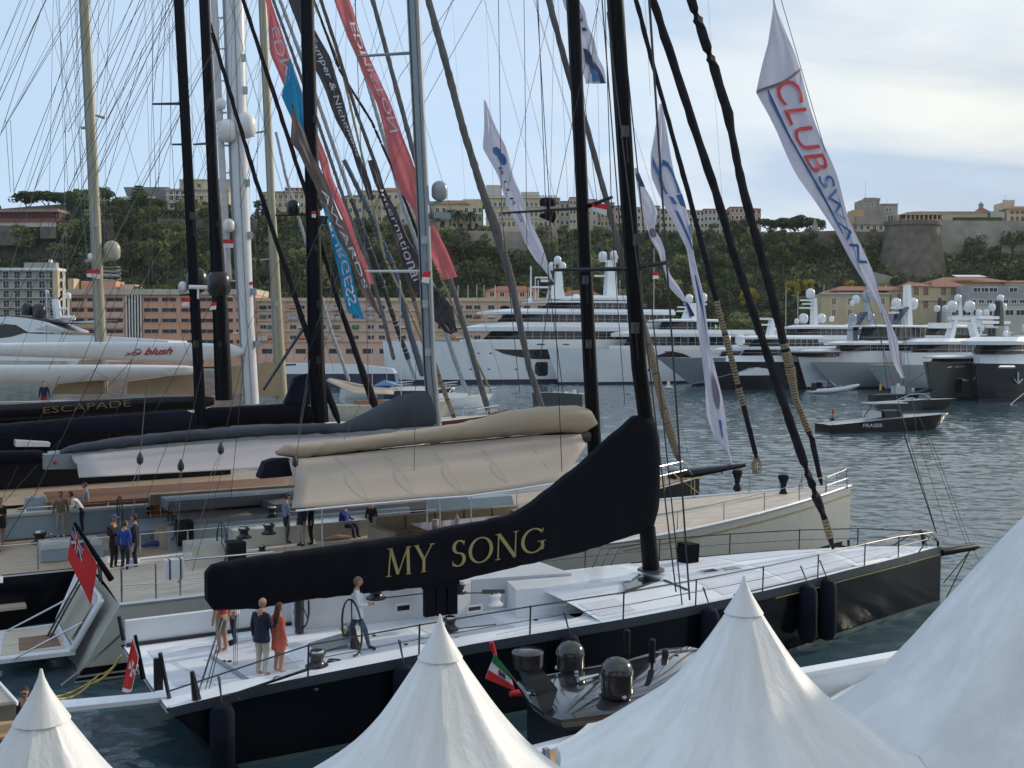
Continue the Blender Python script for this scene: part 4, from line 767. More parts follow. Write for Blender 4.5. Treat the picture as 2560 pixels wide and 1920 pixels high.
# ---------------------------------------------------------------- tents in the foreground
def tent_mat():
    m=mat('tent_canvas',(.80,.82,.83),.5,var=.05,scale=1.3,stretch=(1,1,.4),trans=.10); nt=m.node_tree; N=nt.nodes; L=nt.links; b=N['Principled BSDF']
    tc=N.new('ShaderNodeTexCoord'); 
    def nz(s,st,d,det=4,kind='n'):
        mp=N.new('ShaderNodeMapping'); mp.inputs['Scale'].default_value=st; L.new(tc.outputs['Object'],mp.inputs[0])
        n=N.new('ShaderNodeTexNoise'); n.inputs['Scale'].default_value=s; n.inputs['Detail'].default_value=det; n.inputs['Distortion'].default_value=d; L.new(mp.outputs[0],n.inputs['Vector']); return n.outputs['Fac']
    a=nz(2.2,(1,1,.45),2.5,6); c=nz(7,(1,1,.6),3.,5); v=N.new('ShaderNodeTexVoronoi'); v.feature='DISTANCE_TO_EDGE'; v.inputs['Scale'].default_value=3.2; L.new(tc.outputs['Object'],v.inputs['Vector'])
    r=N.new('ShaderNodeMapRange'); r.inputs[1].default_value=0; r.inputs[2].default_value=.08; L.new(v.outputs['Distance'],r.inputs[0])
    m1=N.new('ShaderNodeMath'); m1.operation='MULTIPLY_ADD'; L.new(c,m1.inputs[0]); m1.inputs[1].default_value=.45; L.new(a,m1.inputs[2])
    m2=N.new('ShaderNodeMath'); m2.operation='MULTIPLY_ADD'; L.new(r.outputs[0],m2.inputs[0]); m2.inputs[1].default_value=.02; L.new(m1.outputs[0],m2.inputs[2])
    bp=N.new('ShaderNodeBump'); bp.inputs['Strength'].default_value=.2; bp.inputs['Distance'].default_value=.045; L.new(m2.outputs[0],bp.inputs['Height']); L.new(bp.outputs[0],b.inputs['Normal'])
    # grime running down from the peak: streaks by angle round the pole
    sp=N.new('ShaderNodeSeparateXYZ'); L.new(tc.outputs['Object'],sp.inputs[0]); at=N.new('ShaderNodeMath'); at.operation='ARCTAN2'; L.new(sp.outputs[1],at.inputs[0]); L.new(sp.outputs[0],at.inputs[1])
    cb=N.new('ShaderNodeCombineXYZ'); L.new(at.outputs[0],cb.inputs[0]); zz=N.new('ShaderNodeMath'); zz.operation='MULTIPLY'; zz.inputs[1].default_value=.22; L.new(sp.outputs[2],zz.inputs[0]); L.new(zz.outputs[0],cb.inputs[1])
    n=N.new('ShaderNodeTexNoise'); n.inputs['Scale'].default_value=5.5; n.inputs['Detail'].default_value=6; n.inputs['Roughness'].default_value=.7; L.new(cb.outputs[0],n.inputs['Vector'])
    rr=N.new('ShaderNodeMapRange'); rr.inputs[1].default_value=.42; rr.inputs[2].default_value=.62; rr.inputs[3].default_value=.93; rr.inputs[4].default_value=1.05; L.new(n.outputs['Fac'],rr.inputs[0])
    s_=b.inputs['Base Color'].links[0].from_socket; vm=N.new('ShaderNodeVectorMath'); vm.operation='SCALE'; L.new(s_,vm.inputs[0]); L.new(rr.outputs[0],vm.inputs['Scale']); L.new(vm.outputs[0],b.inputs['Base Color'])
    return m
TENT=tent_mat()
PROF=[(0,0),(.10,.22),(.5,.84),(.82,1.30),(1.2,1.68),(1.65,2.0),(2.05,2.32),(2.4,2.56)]
PROF_BIG=[(0,0),(.38,.5),(1.12,1.25),(1.78,2.12),(2.28,2.78),(2.75,3.45),(3.3,4.05),(4.0,4.6),(4.6,4.95)]
def tent(apex_px,apex_py,Z,hw,zlow,label,rot,curve=1.95,sqr=.35):
    A=atZ(apex_px,apex_py,Z) if Z<H else atY(apex_px,apex_py,Z-H)
    t=thing('pagoda_tent',label,'tent',(A.x,A.y,1.5),rot,'white pagoda tents on the quay'); fr=ROOT[t.name]
    prof=PROF_BIG if curve<1.9 else PROF; h=prof[-1][1]; hw=prof[-1][0]; zlow=A.z-h
    def PR(r):
        a=0
        for k_ in range(-3,4): a+=interp(prof,max(0,r+k_*.09*min(1,r/.4)))
        return a/7
    n=64; rs=[]; K=26; rr_=random.Random(int(apex_px)); ph=[rr_.uniform(0,6) for _ in range(8)]
    for k in range(K+1):
        s=(k/K)**1.35; ring=[]
        drop=1-(1-s)**curve*(1)
        for j in range(n):
            a=2*PI*j/n; sq=1/max(abs(math.cos(a)),abs(math.sin(a))); rad=hw*s*lerp(1.,sq,min(1,s*1.6)*sqr)*.97
            rad*=math.cos(PI/8)/math.cos(((a+PI/8)%(PI/4))-PI/8)*1.04
            rad+=.007*s*math.sin(a*19+ph[0]+3*s)
            ring.append((rad*math.cos(a),rad*math.sin(a),A.z-1.5-PR(hw*s)))
        rs.append(ring)
    for j in range(n): rs[0][j]=(.01*math.cos(2*PI*j/n),.02*math.sin(2*PI*j/n),A.z-1.5)
    mb=MB(fr); mb.rings([ [tuple(p) for p in r] for r in rs],0,caps=False); mb.build('roof_canopy',TENT,t,smooth=True)
    mb=MB(fr); mb.lathe([(.012,.03),(.03,-.05)]+[(hw*((k/K)**1.35)*.985+.004,-PR(hw*(k/K)**1.35)) for k in range(2,6 if curve>1.9 else 4)],(0,0,A.z-1.5+.03),n); mb.build('peak_cap',TENT,t,smooth=True)
    last=rs[-1]; mb=MB(fr); mb.rings([[(x*1.003,y_*1.003,z+.01) for x,y_,z in last],[(x*1.004,y_*1.004,z-.3) for x,y_,z in last]],0,caps=False); mb.build('valance',TENT,t,smooth=True)
    q=hw*.8
    for x,y_ in ((-q,-q),(q,-q),(q,q),(-q,q)): mb=MB(fr); mb.cbox((x,y_,(A.z-h-1.5)/2),(.08,.08,A.z-h-1.5)); mb.build('leg',STEEL,t)
tent(1860,1450,6.2,2.3,3.9,'white pagoda tent peaking before the dark sloop hull, right of the middle',TH)
tent(1100,1549,6.2,2.25,3.9,'white pagoda tent in the bottom middle with crinkled sunlit right face',TH)
tent(103,1688,6.2,2.2,3.9,'white pagoda tent at the lower left corner with grey seams',TH)
tent(2740,1120,H+17.0,4.3,4.7,'largest white tent roof filling the lower right corner',TH+.35,1.75,.3)
# quay under the tents
mb=MB(Frame((0,0,0),TH)); mb.box((-14,-12,-3),(40,14.6,1.5)); mb.build('near_quay',STONEW,kind='structure',loc=(0,0,0))
# ================================================================ SAILING YACHTS (berthed side by side; every one has its own vertical centre plane)
WDK=mat('white_deck',(.80,.83,.88),.45,var=.06,scale=.8,bump=.15,bscale=60); NSK=mat('nonskid_grey',(.66,.69,.76),.8,var=.06,scale=1.5,bump=.5,bscale=90); WGEL=mat('white_gelcoat',(.74,.77,.82),.3,var=.03,coat=.3); NAVYH=mat('navy_black_hull',(.003,.004,.008),.2,var=.1,spec=.28); NAVYG=mat('navy_grey_gunwale',(.055,.065,.085),.3,var=.1); CARBON=mat('carbon_black',(.012,.013,.018),.35,var=.25,scale=2,coat=.15)
CREAMH=mat('cream_hull',(.54,.54,.49),.22,var=.05,coat=.4); GOLD=mat('gold_letter',(.34,.28,.12),.4,var=.1); BLKC=mat('black_canvas',(.0045,.0055,.010),.8,var=.25,scale=2,bump=.5,bscale=3,stretch=(1,1,.4),spec=.12); BLKC2=mat('navy_canvas',(.009,.012,.022),.8,var=.3,scale=1.5,bump=.5,bscale=3,spec=.12)
BEIGEC=mat('beige_canvas',(.41,.34,.26),.8,var=.12,scale=.8,bump=.8,bscale=1.3,stretch=(.4,1,1.6),trans=.1); BEIGEA=mat('beige_awning',(.45,.39,.33),.85,var=.06,scale=.5,bump=.05,bscale=.7,trans=.15,spec=.15); SLATE=mat('slate_canvas',(.06,.07,.09),.8,var=.25,scale=.8,bump=.7,bscale=1.2,spec=.12); PINKA=mat('pale_pink_awning',(.46,.42,.42),.8,var=.06,scale=.5,trans=.15)
TANC=mat('tan_canvas',(.34,.27,.18),.85,var=.15,scale=.6,bump=.4,bscale=1); TANP=mat('tan_paint',(.33,.31,.22),.4,var=.06,scale=.5); GREYP=mat('grey_paint',(.22,.26,.29),.35,var=.08,scale=.6); WHITEP=mat('white_paint',(.62,.65,.68),.35,var=.05); SAILG=mat('sail_cover_grey',(.13,.125,.125),.8,var=.3,scale=1.2,stretch=(3,3,.4),spec=.12); SAILL=mat('sail_cover_light',(.32,.34,.36),.8,var=.2); SAILK=mat('sail_cover_black',(.018,.018,.024),.75,var=.4,scale=2.5,bump=.5,bscale=5,spec=.12); ROPE=mat('rope',(.30,.24,.15),.9,var=.3,scale=8,bump=.8,bscale=20); ROPEG=mat('rope_grey',(.22,.22,.22),.8,var=.3,scale=8); WIRE=mat('rigging_wire',(.03,.03,.035),.5); WIREG=mat('rigging_grey',(.16,.17,.18),.5); YROPE=mat('yellow_rope',(.50,.38,.09),.8,var=.2)
GREYBLUE=mat('grey_blue_paint',(.26,.34,.41),.35,var=.08,scale=.5,coat=.2); CUSH=mat('grey_cushion',(.20,.20,.22),.85,var=.1); CUSHL=mat('beige_cushion',(.38,.34,.28),.85,var=.1); WOODV=mat('varnished_wood',(.26,.10,.03),.35,var=.3,scale=1.5,stretch=(1,8,1),coat=.4); REDH=mat('dark_red_hull',(.10,.012,.010),.3,coat=.3); BLUEC=mat('blue_canvas',(.02,.06,.25),.7)
TDK=planks('teak_deck',(.42,.33,.24),(.14,.10,.07),(0,1,0),.16); TDKP=planks('pale_teak_deck',(.55,.47,.385),(.36,.29,.22),(0,1,0),.2)
SPAR=mat('black_spar',(.0035,.004,.006),.5,var=.2,spec=.14); SPARN=mat('navy_spar',(.004,.005,.009),.5,var=.2,spec=.14)
class Boat: pass
def boat(name,label,v,u0=0,z=0,group='sailing yachts berthed in a row'):
    b=Boat(); b.v=v; loc=tuple(W(u0,v,z)); b.t=thing(name,label,'sailing yacht',loc,TH,group); b.fr=BF(v); return b
def P(b,px,py,dv=0): q=UV(inV(px,py,b.v+dv)); return Vector((q[0],dv,q[2]))
def part(b,name,m,mb,smooth=False,parent=None,label=None): return mb.build(name,m,parent or b.t,smooth=smooth,label=label)
def sail_hull(b,u0,u1,B,sheer,hm,dm,stern=.8,rake=.0,trans=.9,stripe=None,camber=.12,zlow=-.6,wide=.45,gun=None,name='hull',p=2.2,cock=None):
    rs=[];N=30
    for i in range(N+1):
        t=i/N; u=lerp(u0,u1,t); q=max(0,(t-wide)/(1-wide)); f=lerp(stern,1,min(1,t/wide)**.8) if t<wide else (1-q**p)
        hb=max(.05,B/2*f); z=interp(sheer,u); bw=hb*(.93 if t<.6 else lerp(.93,.55,(t-.6)/.4)); uw=u+trans*(1-t)**8 - rake*t**8
        rs.append([(u,-hb,z),(lerp(u,uw,.5),-lerp(hb,bw,.35),z*.5),(uw,-bw,0),(uw,-bw*.7,zlow),(uw,bw*.7,zlow),(uw,bw,0),(lerp(u,uw,.5),lerp(hb,bw,.35),z*.5),(u,hb,z)])
    mb=MB(b.fr); mb.rings(rs,0,caps=False,closed=False); mb.add(rs[0],[tuple(range(8))]); h=part(b,name,hm,mb,True)
    mb=MB(b.fr); K=8
    dk=[[(r[0][0],lerp(r[0][1],r[7][1],j/K),r[0][2]-.012+camber*(1-(2*j/K-1)**2)*min(1,abs(r[0][1]))) for j in range(K+1)] for r in rs]
    if cock:   # leave the cockpit open: deck starts forward of u=cock
        dk=[d for d in dk if d[0][0]>=cock]
    mb.rings(dk,0,caps=False,closed=False); part(b,'deck',dm,mb,True)
    if gun:
        mb=MB(b.fr); g=[[(r[0][0],r[0][1]-.012,r[0][2]+.02),(lerp(r[0][0],r[1][0],.22),lerp(r[0][1],r[1][1],.22)-.014,lerp(r[0][2],r[1][2],.22))] for r in rs]; mb.rings(g,0,caps=False,closed=False); part(b,'gunwale',gun,mb,True)
    if stripe:
        for (f0,f1,m) in stripe:
            mb=MB(b.fr); g=[]
            for r in (rs if m is not GOLD else [q_ for q_ in rs if q_[0][0]>16.5]):
                e=[]
                for ff in (f0,f1):
                    if ff>.5: k=(1-ff)/.5; a,c=r[0],r[1]
                    else: k=(.5-ff)/.5; a,c=r[1],r[2]
                    e.append((lerp(a[0],c[0],k),lerp(a[1],c[1],k)-.016,lerp(a[2],c[2],k)))
                g.append(e)
            mb.rings(g,0,caps=False,closed=False); part(b,'hull_stripe',m,mb)
    return rs
def mast(b,pts,wpx,m,top=36,name='mast',dv=0,flat=1.5,track=True):
    """pts: pixels down the mast, top of frame first"""
    q=[P(b,x,y,dv) for x,y in pts]; d=(q[0]-q[1]).normalized(); 
    if q[0].z<top: q=[q[0]+d*((top-q[0].z)/d.z)]+q; wp=[wpx[0]*.8]+list(wpx)
    else: wp=list(wpx)
    r=[]
    for k,p in enumerate(q):
        i=max(0,k-(len(q)-len(pts))); Wd=inV(*pts[i],b.v+dv); dist=(Wd-Vector(C0)).length; r.append(wp[k]*dist/F/2/1.12)
    mb=MB(b.fr); mb.tube(q,r,12,0,flat=1.15); o=part(b,name,m,mb,True)
    if track:
        mb=MB(b.fr); mb.tube([p+Vector((-rr*1.02,-rr*.25,0)) for p,rr in zip(q,r)],[rr*.16 for rr in r],4); mb.tube([p+Vector((-rr*.2,-rr*1.04,0)) for p,rr in zip(q,r)],[rr*.07 for rr in r],4); part(b,'sail_track',SPAR if m in (SPAR,SPARN) else GREYP if m!=GREYP else CARBON,mb,parent=o)
    return q,r
def extend(p,q,z): d=(p-q); return p+d*((z-p.z)/d.z) if d.z>1e-3 else p
def line(b,x0,y0,x1,y1,r=.02,m=None,dv0=0,dv1=0,name='stay',up=True,sag=0):
    p=P(b,x0,y0,dv0); q=P(b,x1,y1,dv1)
    if up and y0<=2: p=p+(p-q)*.35
    pts=[p,q] if not sag else [lerp(p,q,k/8)-Vector((0,0,sag*4*(k/8)*(1-k/8))) for k in range(9)]
    mb=MB(b.fr); mb.tube(pts,r,4 if r<.03 else 6); return part(b,name,m or WIRE,mb)
def furled(b,pts,wpx,m,lower=None,name='furled_sail',dv=0,up=True):
    """a headsail rolled round its stay, with lumpy cover"""
    q=[P(b,x,y,dv) for x,y in pts]
    if up and pts[0][1]<=2: q=[q[0]+(q[0]-q[1])*(.5*480/max(60,pts[1][1]-pts[0][1]))]+q; wpx=[wpx[0]]+list(wpx)
    off=len(q)-len(pts); P2=[];R2=[]; rr=random.Random(int(pts[0][0]))
    for k in range(len(q)-1):
        n=max(2,int((q[k+1]-q[k]).length/.35))
        for j in range(n):
            t=j/n; P2.append(lerp(q[k],q[k+1],t)+Vector((rr.uniform(-.015,.015),0,0)))
            i=max(0,k-off); dist=(inV(*pts[i],b.v+dv)-Vector(C0)).length; R2.append(lerp(wpx[k],wpx[k+1],t)*dist/F/2*rr.uniform(.9,1.12))
    P2.append(q[-1]); R2.append(R2[-1]*.5); mb=MB(b.fr); mb.tube(P2,R2,8); o=part(b,name,m,mb,True)
    if lower:
        (f0,f1,mm)=lower; n=len(P2); i0=int(n*f0); i1=int(n*f1); mb=MB(b.fr)
        for i in range(i0,min(i1,n-2)):
            for h in range(3):
                p=lerp(P2[i],P2[i+1],h/3); r=R2[i]*1.08; 
                d=(P2[i+1]-P2[i]).normalized(); mb.tube([p-d*.045,p+d*.045],r,8)
        part(b,'rope_wrap',mm,mb,parent=o)
    return P2
def cover(b,tops,bots,hw,m,name='sail_cover',dv=0,sq=.6,n=14,fold=0,seed=1):
    """a cloth-covered boom: top and bottom outlines (pixels) in the centre plane"""
    xs=sorted(set([t[0] for t in tops]+[t[0] for t in bots])); X=[]
    for a,c in zip(xs,xs[1:]):
        k=max(1,int((c-a)/16)); X+= [a+(c-a)*i/k for i in range(k)]
    X.append(xs[-1]); rs=[]; rr=random.Random(seed); ph=[rr.uniform(0,6) for _ in range(4)]
    for i,x in enumerate(X):
        T=P(b,x,interp(tops,x),dv); Bt=P(b,x,interp(bots,x),dv); c=(T+Bt)/2; h=(T.z-Bt.z)/2; e=1. if 0<i<len(X)-1 else .72
        w=(hw(x) if callable(hw) else hw)*e; ring=[]
        for j in range(n):
            a=2*PI*j/n; ca,sa=math.cos(a),math.sin(a); f=sq
            yy=(abs(ca)**f)*(1 if ca>0 else -1)*w; zz=(abs(sa)**f)*(1 if sa>0 else -1)*h*e
            wob=fold*math.sin(x*.11+a*2+ph[0])*(.5+.5*math.sin(x*.037+ph[1]+a))
            ring.append((c.x,dv+yy+wob,c.z+zz+wob*.4))
        rs.append(ring)
    mb=MB(b.fr); mb.rings(rs); return part(b,name,m,mb,True)
def poly(b,pts,th,m,name,dv=0,smooth=False,parent=None): mb=MB(b.fr); mb.slab([P(b,x,y,dv) for x,y in pts],(0,th,0)); return part(b,name,m,mb,smooth,parent)
def sheet(b,rows,m,name,th=.02,parent=None,sag=0):
    """cloth sheet between traced edges; rows: lists of (px,py,dv)"""
    G=[[P(b,x,y,d) for x,y,d in r] for r in rows]; out=[]
    for r in G:
        rr=[]
        for k in range(len(r)-1):
            for j in range(4): rr.append(lerp(r[k],r[k+1],j/4))
        rr.append(r[-1]); out.append(rr)
    fine=[]
    for k in range(len(out)-1):
        for j in range(4):
            t=j/4; fine.append([lerp(a,c,t)+Vector((0,0,-sag*4*t*(1-t))) for a,c in zip(out[k],out[k+1])])
    fine.append(out[-1]); mb=MB(b.fr); mb.rings([[tuple(p) for p in r] for r in fine],0,caps=False,closed=False); o=part(b,name,m,mb,True,parent)
    md=o.modifiers.new('s','SOLIDIFY'); md.thickness=th; return o
def dome(b,px,py,rpx,m,dv=0,name='radome',arm=None):
    p=P(b,px,py,dv); dist=(inV(px,py,b.v+dv)-Vector(C0)).length; r=rpx*dist/F; mb=MB(b.fr)
    mb.lathe([(r*.35,-r*1.45),(r*.75,-r*1.25),(r*.97,-r*.95),(r,-r*.1)]+[(r*math.cos(k*PI/12),r*math.sin(k*PI/12)) for k in range(1,6)]+[(.01,r)],tuple(p),16); o=part(b,name,m,mb,True); return o
def spreader(b,mx,my,ex,ey,m,r=.05,dv=0,dve=0): p=P(b,mx,my,dv); q=P(b,ex,ey,dve); mb=MB(b.fr); mb.tube([p,q],[r*1.5,r],6); return part(b,'spreader',m,mb)
def flagpatch(name,label,b,quad,cols,dv=-.3,ripple=.05,cat='flag'):
    """small flag: quad = pixel corners (tl,tr,br,bl); cols: list of (x0,x1,y0,y1,material) in 0..1 from top-left"""
    C=[inV(x,y,b.v+dv) for x,y in quad]; fr=None; K=8
    n=Vector((NX[0],NX[1],0))
    def at(s,t,o=0): p=lerp(lerp(C[0],C[1],s),lerp(C[3],C[2],s),t); return p+n*(ripple*math.sin(s*5+t*2)-o)
    root=None
    for i,(x0,x1,y0,y1,m) in enumerate(cols):
        mb=MB(); g=[[at(lerp(x0,x1,k/K),lerp(y0,y1,j/K),.004*i) for k in range(K+1)] for j in range(K+1)]; mb.rings([[tuple(p) for p in r] for r in g],0,caps=False,closed=False)
        if root is None: root=mb.build(name,m,None,True,label,cat,'courtesy flags' if 'red and white' in label else None)
        else: mb.build('stripe' if len(cols)<4 else 'flag_field',m,root,True)
    return root,at
FR=mat('flag_red',(.60,.03,.035),.7,var=.08,trans=.2); FW=mat('flag_white',(.72,.72,.76),.7,var=.05,trans=.2); FB=mat('flag_blue',(.02,.03,.18),.7,trans=.1); FG=mat('flag_green',(.02,.22,.08),.7,trans=.2)
# ---------------------------------------------------------------- the navy-black racing sloop (nearest)
MS=boat('racing_sloop','navy-black racing sloop with white deck and lettered black boom cover, nearest of the row',-.1)
SH=[(-.3,1.62),(1.8,1.82),(7,2.05),(14,2.15),(21,2.2),(27.6,2.05)]
sail_hull(MS,-.2,27.15,5.9,SH,NAVYH,WDK,stern=.93,trans=1.6,wide=.42,gun=NAVYG,camber=.22,cock=10.6,p=1.75,
   stripe=[(.0,.07,mat('grey_boot',(.10,.16,.17),.4)),(.86,.88,GOLD)])
fz=1.72
def MZ(px,py,z): q=UV(atZ(px,py,z)); return (q[0],q[1]-MS.v)
mb=MB(MS.fr); mb.prism([(-.15,-2.6),(1.8,-2.66),(5,-2.7),(8,-2.7),(11.4,-2.7),(11.4,2.7),(8,2.7),(5,2.7),(1.8,2.66),(-.15,2.6)],1.50,1.63,0,[(-.15,-2.6),(1.8,-2.66),(5,-2.7),(8,-2.7),(11.4,-2.7),(11.4,2.7),(8,2.7),(5,2.7),(1.8,2.66),(-.15,2.6)]); part(MS,'cockpit_floor',WDK,mb)
# side deck that rises gently along the near side
mb=MB(MS.fr); L_=[]
for i in range(15):
    u=-.1+i*.82; z=interp(SH,u); hb_=2.95*lerp(.93,1,min(1,((u+.2)/27.35)/.42)**.8); L_.append([(u,-hb_+.015,z-.005),(u,-2.1,z-.01),(u,-1.55,1.64)])
mb.rings([[tuple(p) for p in r] for r in L_],0,caps=False,closed=False); part(MS,'side_deck',WDK,mb,True)
# far bulwark and coaming with windows
mb=MB(MS.fr)
for a,c in (((-.1,2.55,1.64),(6.2,2.72,2.28)),): mb.box(a,c)
part(MS,'bulwark',WGEL,mb); mb=MB(MS.fr)
mb.box((-.1,2.48,1.635),(6.3,2.545,1.72)); part(MS,'toe_rail',CARBON,mb)
def coam(name,pl,z0,z1,m=WGEL): mb=MB(MS.fr); mb.prism(pl,z0,z1); return part(MS,name,m,mb)
coam('coaming',[(4.2,1.9),(7.4,1.5),(7.9,1.15),(8.5,1.05),(9.0,1.2),(9.2,1.55),(11.0,1.2),(12.2,.9),(12.2,2.74),(4.2,2.74)],1.635,2.52)
coam('coaming',[(9.9,.15),(11.6,-.2),(13.4,-.4),(14.2,.2),(14.2,1.5),(12.21,1.5),(12.21,.89),(10.2,1.2)],1.635,2.44)
mb=MB(MS.fr); mb.prism([(9.6,-2.8),(11.8,-2.8),(11.8,-1.3),(10.9,-1.2)],1.635,2.02,0,[(10.6,-2.8),(11.8,-2.8),(11.8,-1.3),(11.3,-1.3)]); part(MS,'side_wedge',WGEL,mb)
# companionway slot
mb=MB(MS.fr); mb.prism([(12.6,-1.25),(14.3,-.6),(14.3,.1),(13.2,-.35)],2.28,2.40); part(MS,'companionway',TGL,mb); mb=MB(MS.fr); mb.prism([(14.31,-.7),(14.9,-.4),(14.9,.7),(14.31,.3)],2.25,2.46); part(MS,'companionway_hood',WGEL,mb)
def facewin(px0,py0,px1,py1,dv):
    a,c=P(MS,px0,py0,dv),P(MS,px1,py1,dv); z0,z1=min(a.z,c.z),max(a.z,c.z); mb=MB(MS.fr); mb.box((a.x,dv-.02,z0),(c.x,dv+.03,z1)); o=part(MS,'window',TGL,mb); mb=MB(MS.fr)
    for q in (((a.x-.05,dv-.03,z0-.05),(c.x+.05,dv,z0)),((a.x-.05,dv-.03,z1),(c.x+.05,dv,z1+.05)),((a.x-.05,dv-.03,z0),(a.x,dv,z1)),((c.x,dv-.03,z0),(c.x+.05,dv,z1))): mb.box(*q)
    part(MS,'window_frame',WTRIM,mb,parent=o)
facewin(992,1528,1023,1511,1.18); facewin(1170,1528,1201,1514,-.28)
mb=MB(MS.fr); a=P(MS,1060,1540,.05); c=P(MS,1140,1487,.05)
for k in range(3): w_=(c.x-a.x)/3; mb.box((a.x+k*w_,-.05-.03*k,a.z-.02),(a.x+(k+1)*w_-.03,.12,a.z+.82)); 
mb.box((a.x-.05,-.12,a.z+.72),(c.x+.03,.1,a.z+.86)); part(MS,'sheet_bag',BLKC,mb)
def winch(b,u,v,z,s=1,m=CARBON,top=STEEL):
    mb=MB(b.fr); mb.lathe([(.30*s,0),(.30*s,.05*s),(.22*s,.08*s),(.17*s,.16*s),(.17*s,.24*s),(.22*s,.32*s),(.24*s,.36*s),(.2*s,.4*s)],(u,v,z),14); o=part(b,'winch',m,mb,True); mb=MB(b.fr); mb.lathe([(.19*s,.0),(.17*s,.05*s),(.05*s,.06*s)],(u,v,z+.4*s),12); part(b,'winch_top',top,mb,parent=o)
for px,py,z,s,m in ((940,1497,2.52,1.25,CARBON),(1150,1483,2.44,.9,CARBON),(1238,1512,2.40,1.0,WGEL),(1125,1574,1.70,1.1,CARBON),(792,1668,1.85,1.25,CARBON),(850,1500,2.3,.5,CARBON)):
    q=MZ(px,py,z); winch(MS,q[0],q[1],z,s*.72,m)
q=MZ(870,1600,1.66); winch(MS,q[0],q[1],1.64,.95,YROPE)
# wheels and pedestals
def wheel(b,c,r,m=CARBON,ax='u',tilt=.0,name='steering_wheel'):
    pts=[]; 
    for k in range(25):
        a=2*PI*k/24; y=r*math.cos(a); z=r*math.sin(a); pts.append((c[0]+z*tilt,c[1]+y,c[2]+z) if ax=='u' else (c[0]+y,c[1],c[2]+z))
    mb=MB(b.fr); mb.tube(pts,.028,6)
    for k in (1,3,5):
        a=PI/3*k+.5; y=r*math.cos(a); z=r*math.sin(a); mb.tube([c,(c[0]+z*tilt,c[1]+y,c[2]+z) if ax=='u' else (c[0]+y,c[1],c[2]+z)],.018,5)
    return part(b,name,m,mb,True)
q=MZ(880,1638,1.64); wheel(MS,(q[0],q[1],2.33),.68); mb=MB(MS.fr); mb.tube([(q[0]+.1,q[1],1.64),(q[0]+.02,q[1],2.33)],[.13,.07],8); part(MS,'wheel_pedestal',CARBON,mb)
q=MZ(748,1583,1.64); wheel(MS,(q[0]+.1,q[1]+.15,2.42),.66); mb=MB(MS.fr); mb.tube([(q[0],q[1],1.64),(q[0]+.02,q[1]+.05,2.85)],[.12,.14],6); part(MS,'wheel_pedestal',CARBON,mb)
# engine/instrument hatch
A_,B_,C_,D_=[MZ(*x) for x in ((786,1618,1.7),(850,1587,1.95),(848,1600,1.95),(807,1632,1.7))]
mb=MB(MS.fr); c=MZ(815,1618,1.8); mb.prism([(c[0]-.75,c[1]-.6),(c[0]+.7,c[1]-.6),(c[0]+.7,c[1]+.55),(c[0]-.75,c[1]+.55)],1.635,1.80,0,[(c[0]-.35,c[1]-.55),(c[0]+.6,c[1]-.55),(c[0]+.6,c[1]+.5),(c[0]-.35,c[1]+.5)]); part(MS,'instrument_box',WGEL,mb)
mb=MB(MS.fr); mb.slab([(c[0]-.32,c[1]-.42,1.82),(c[0]+.55,c[1]-.42,1.95),(c[0]+.55,c[1]+.4,1.95),(c[0]-.32,c[1]+.4,1.82)],(0,0,.03)); part(MS,'instrument_panel',GREYP,mb)
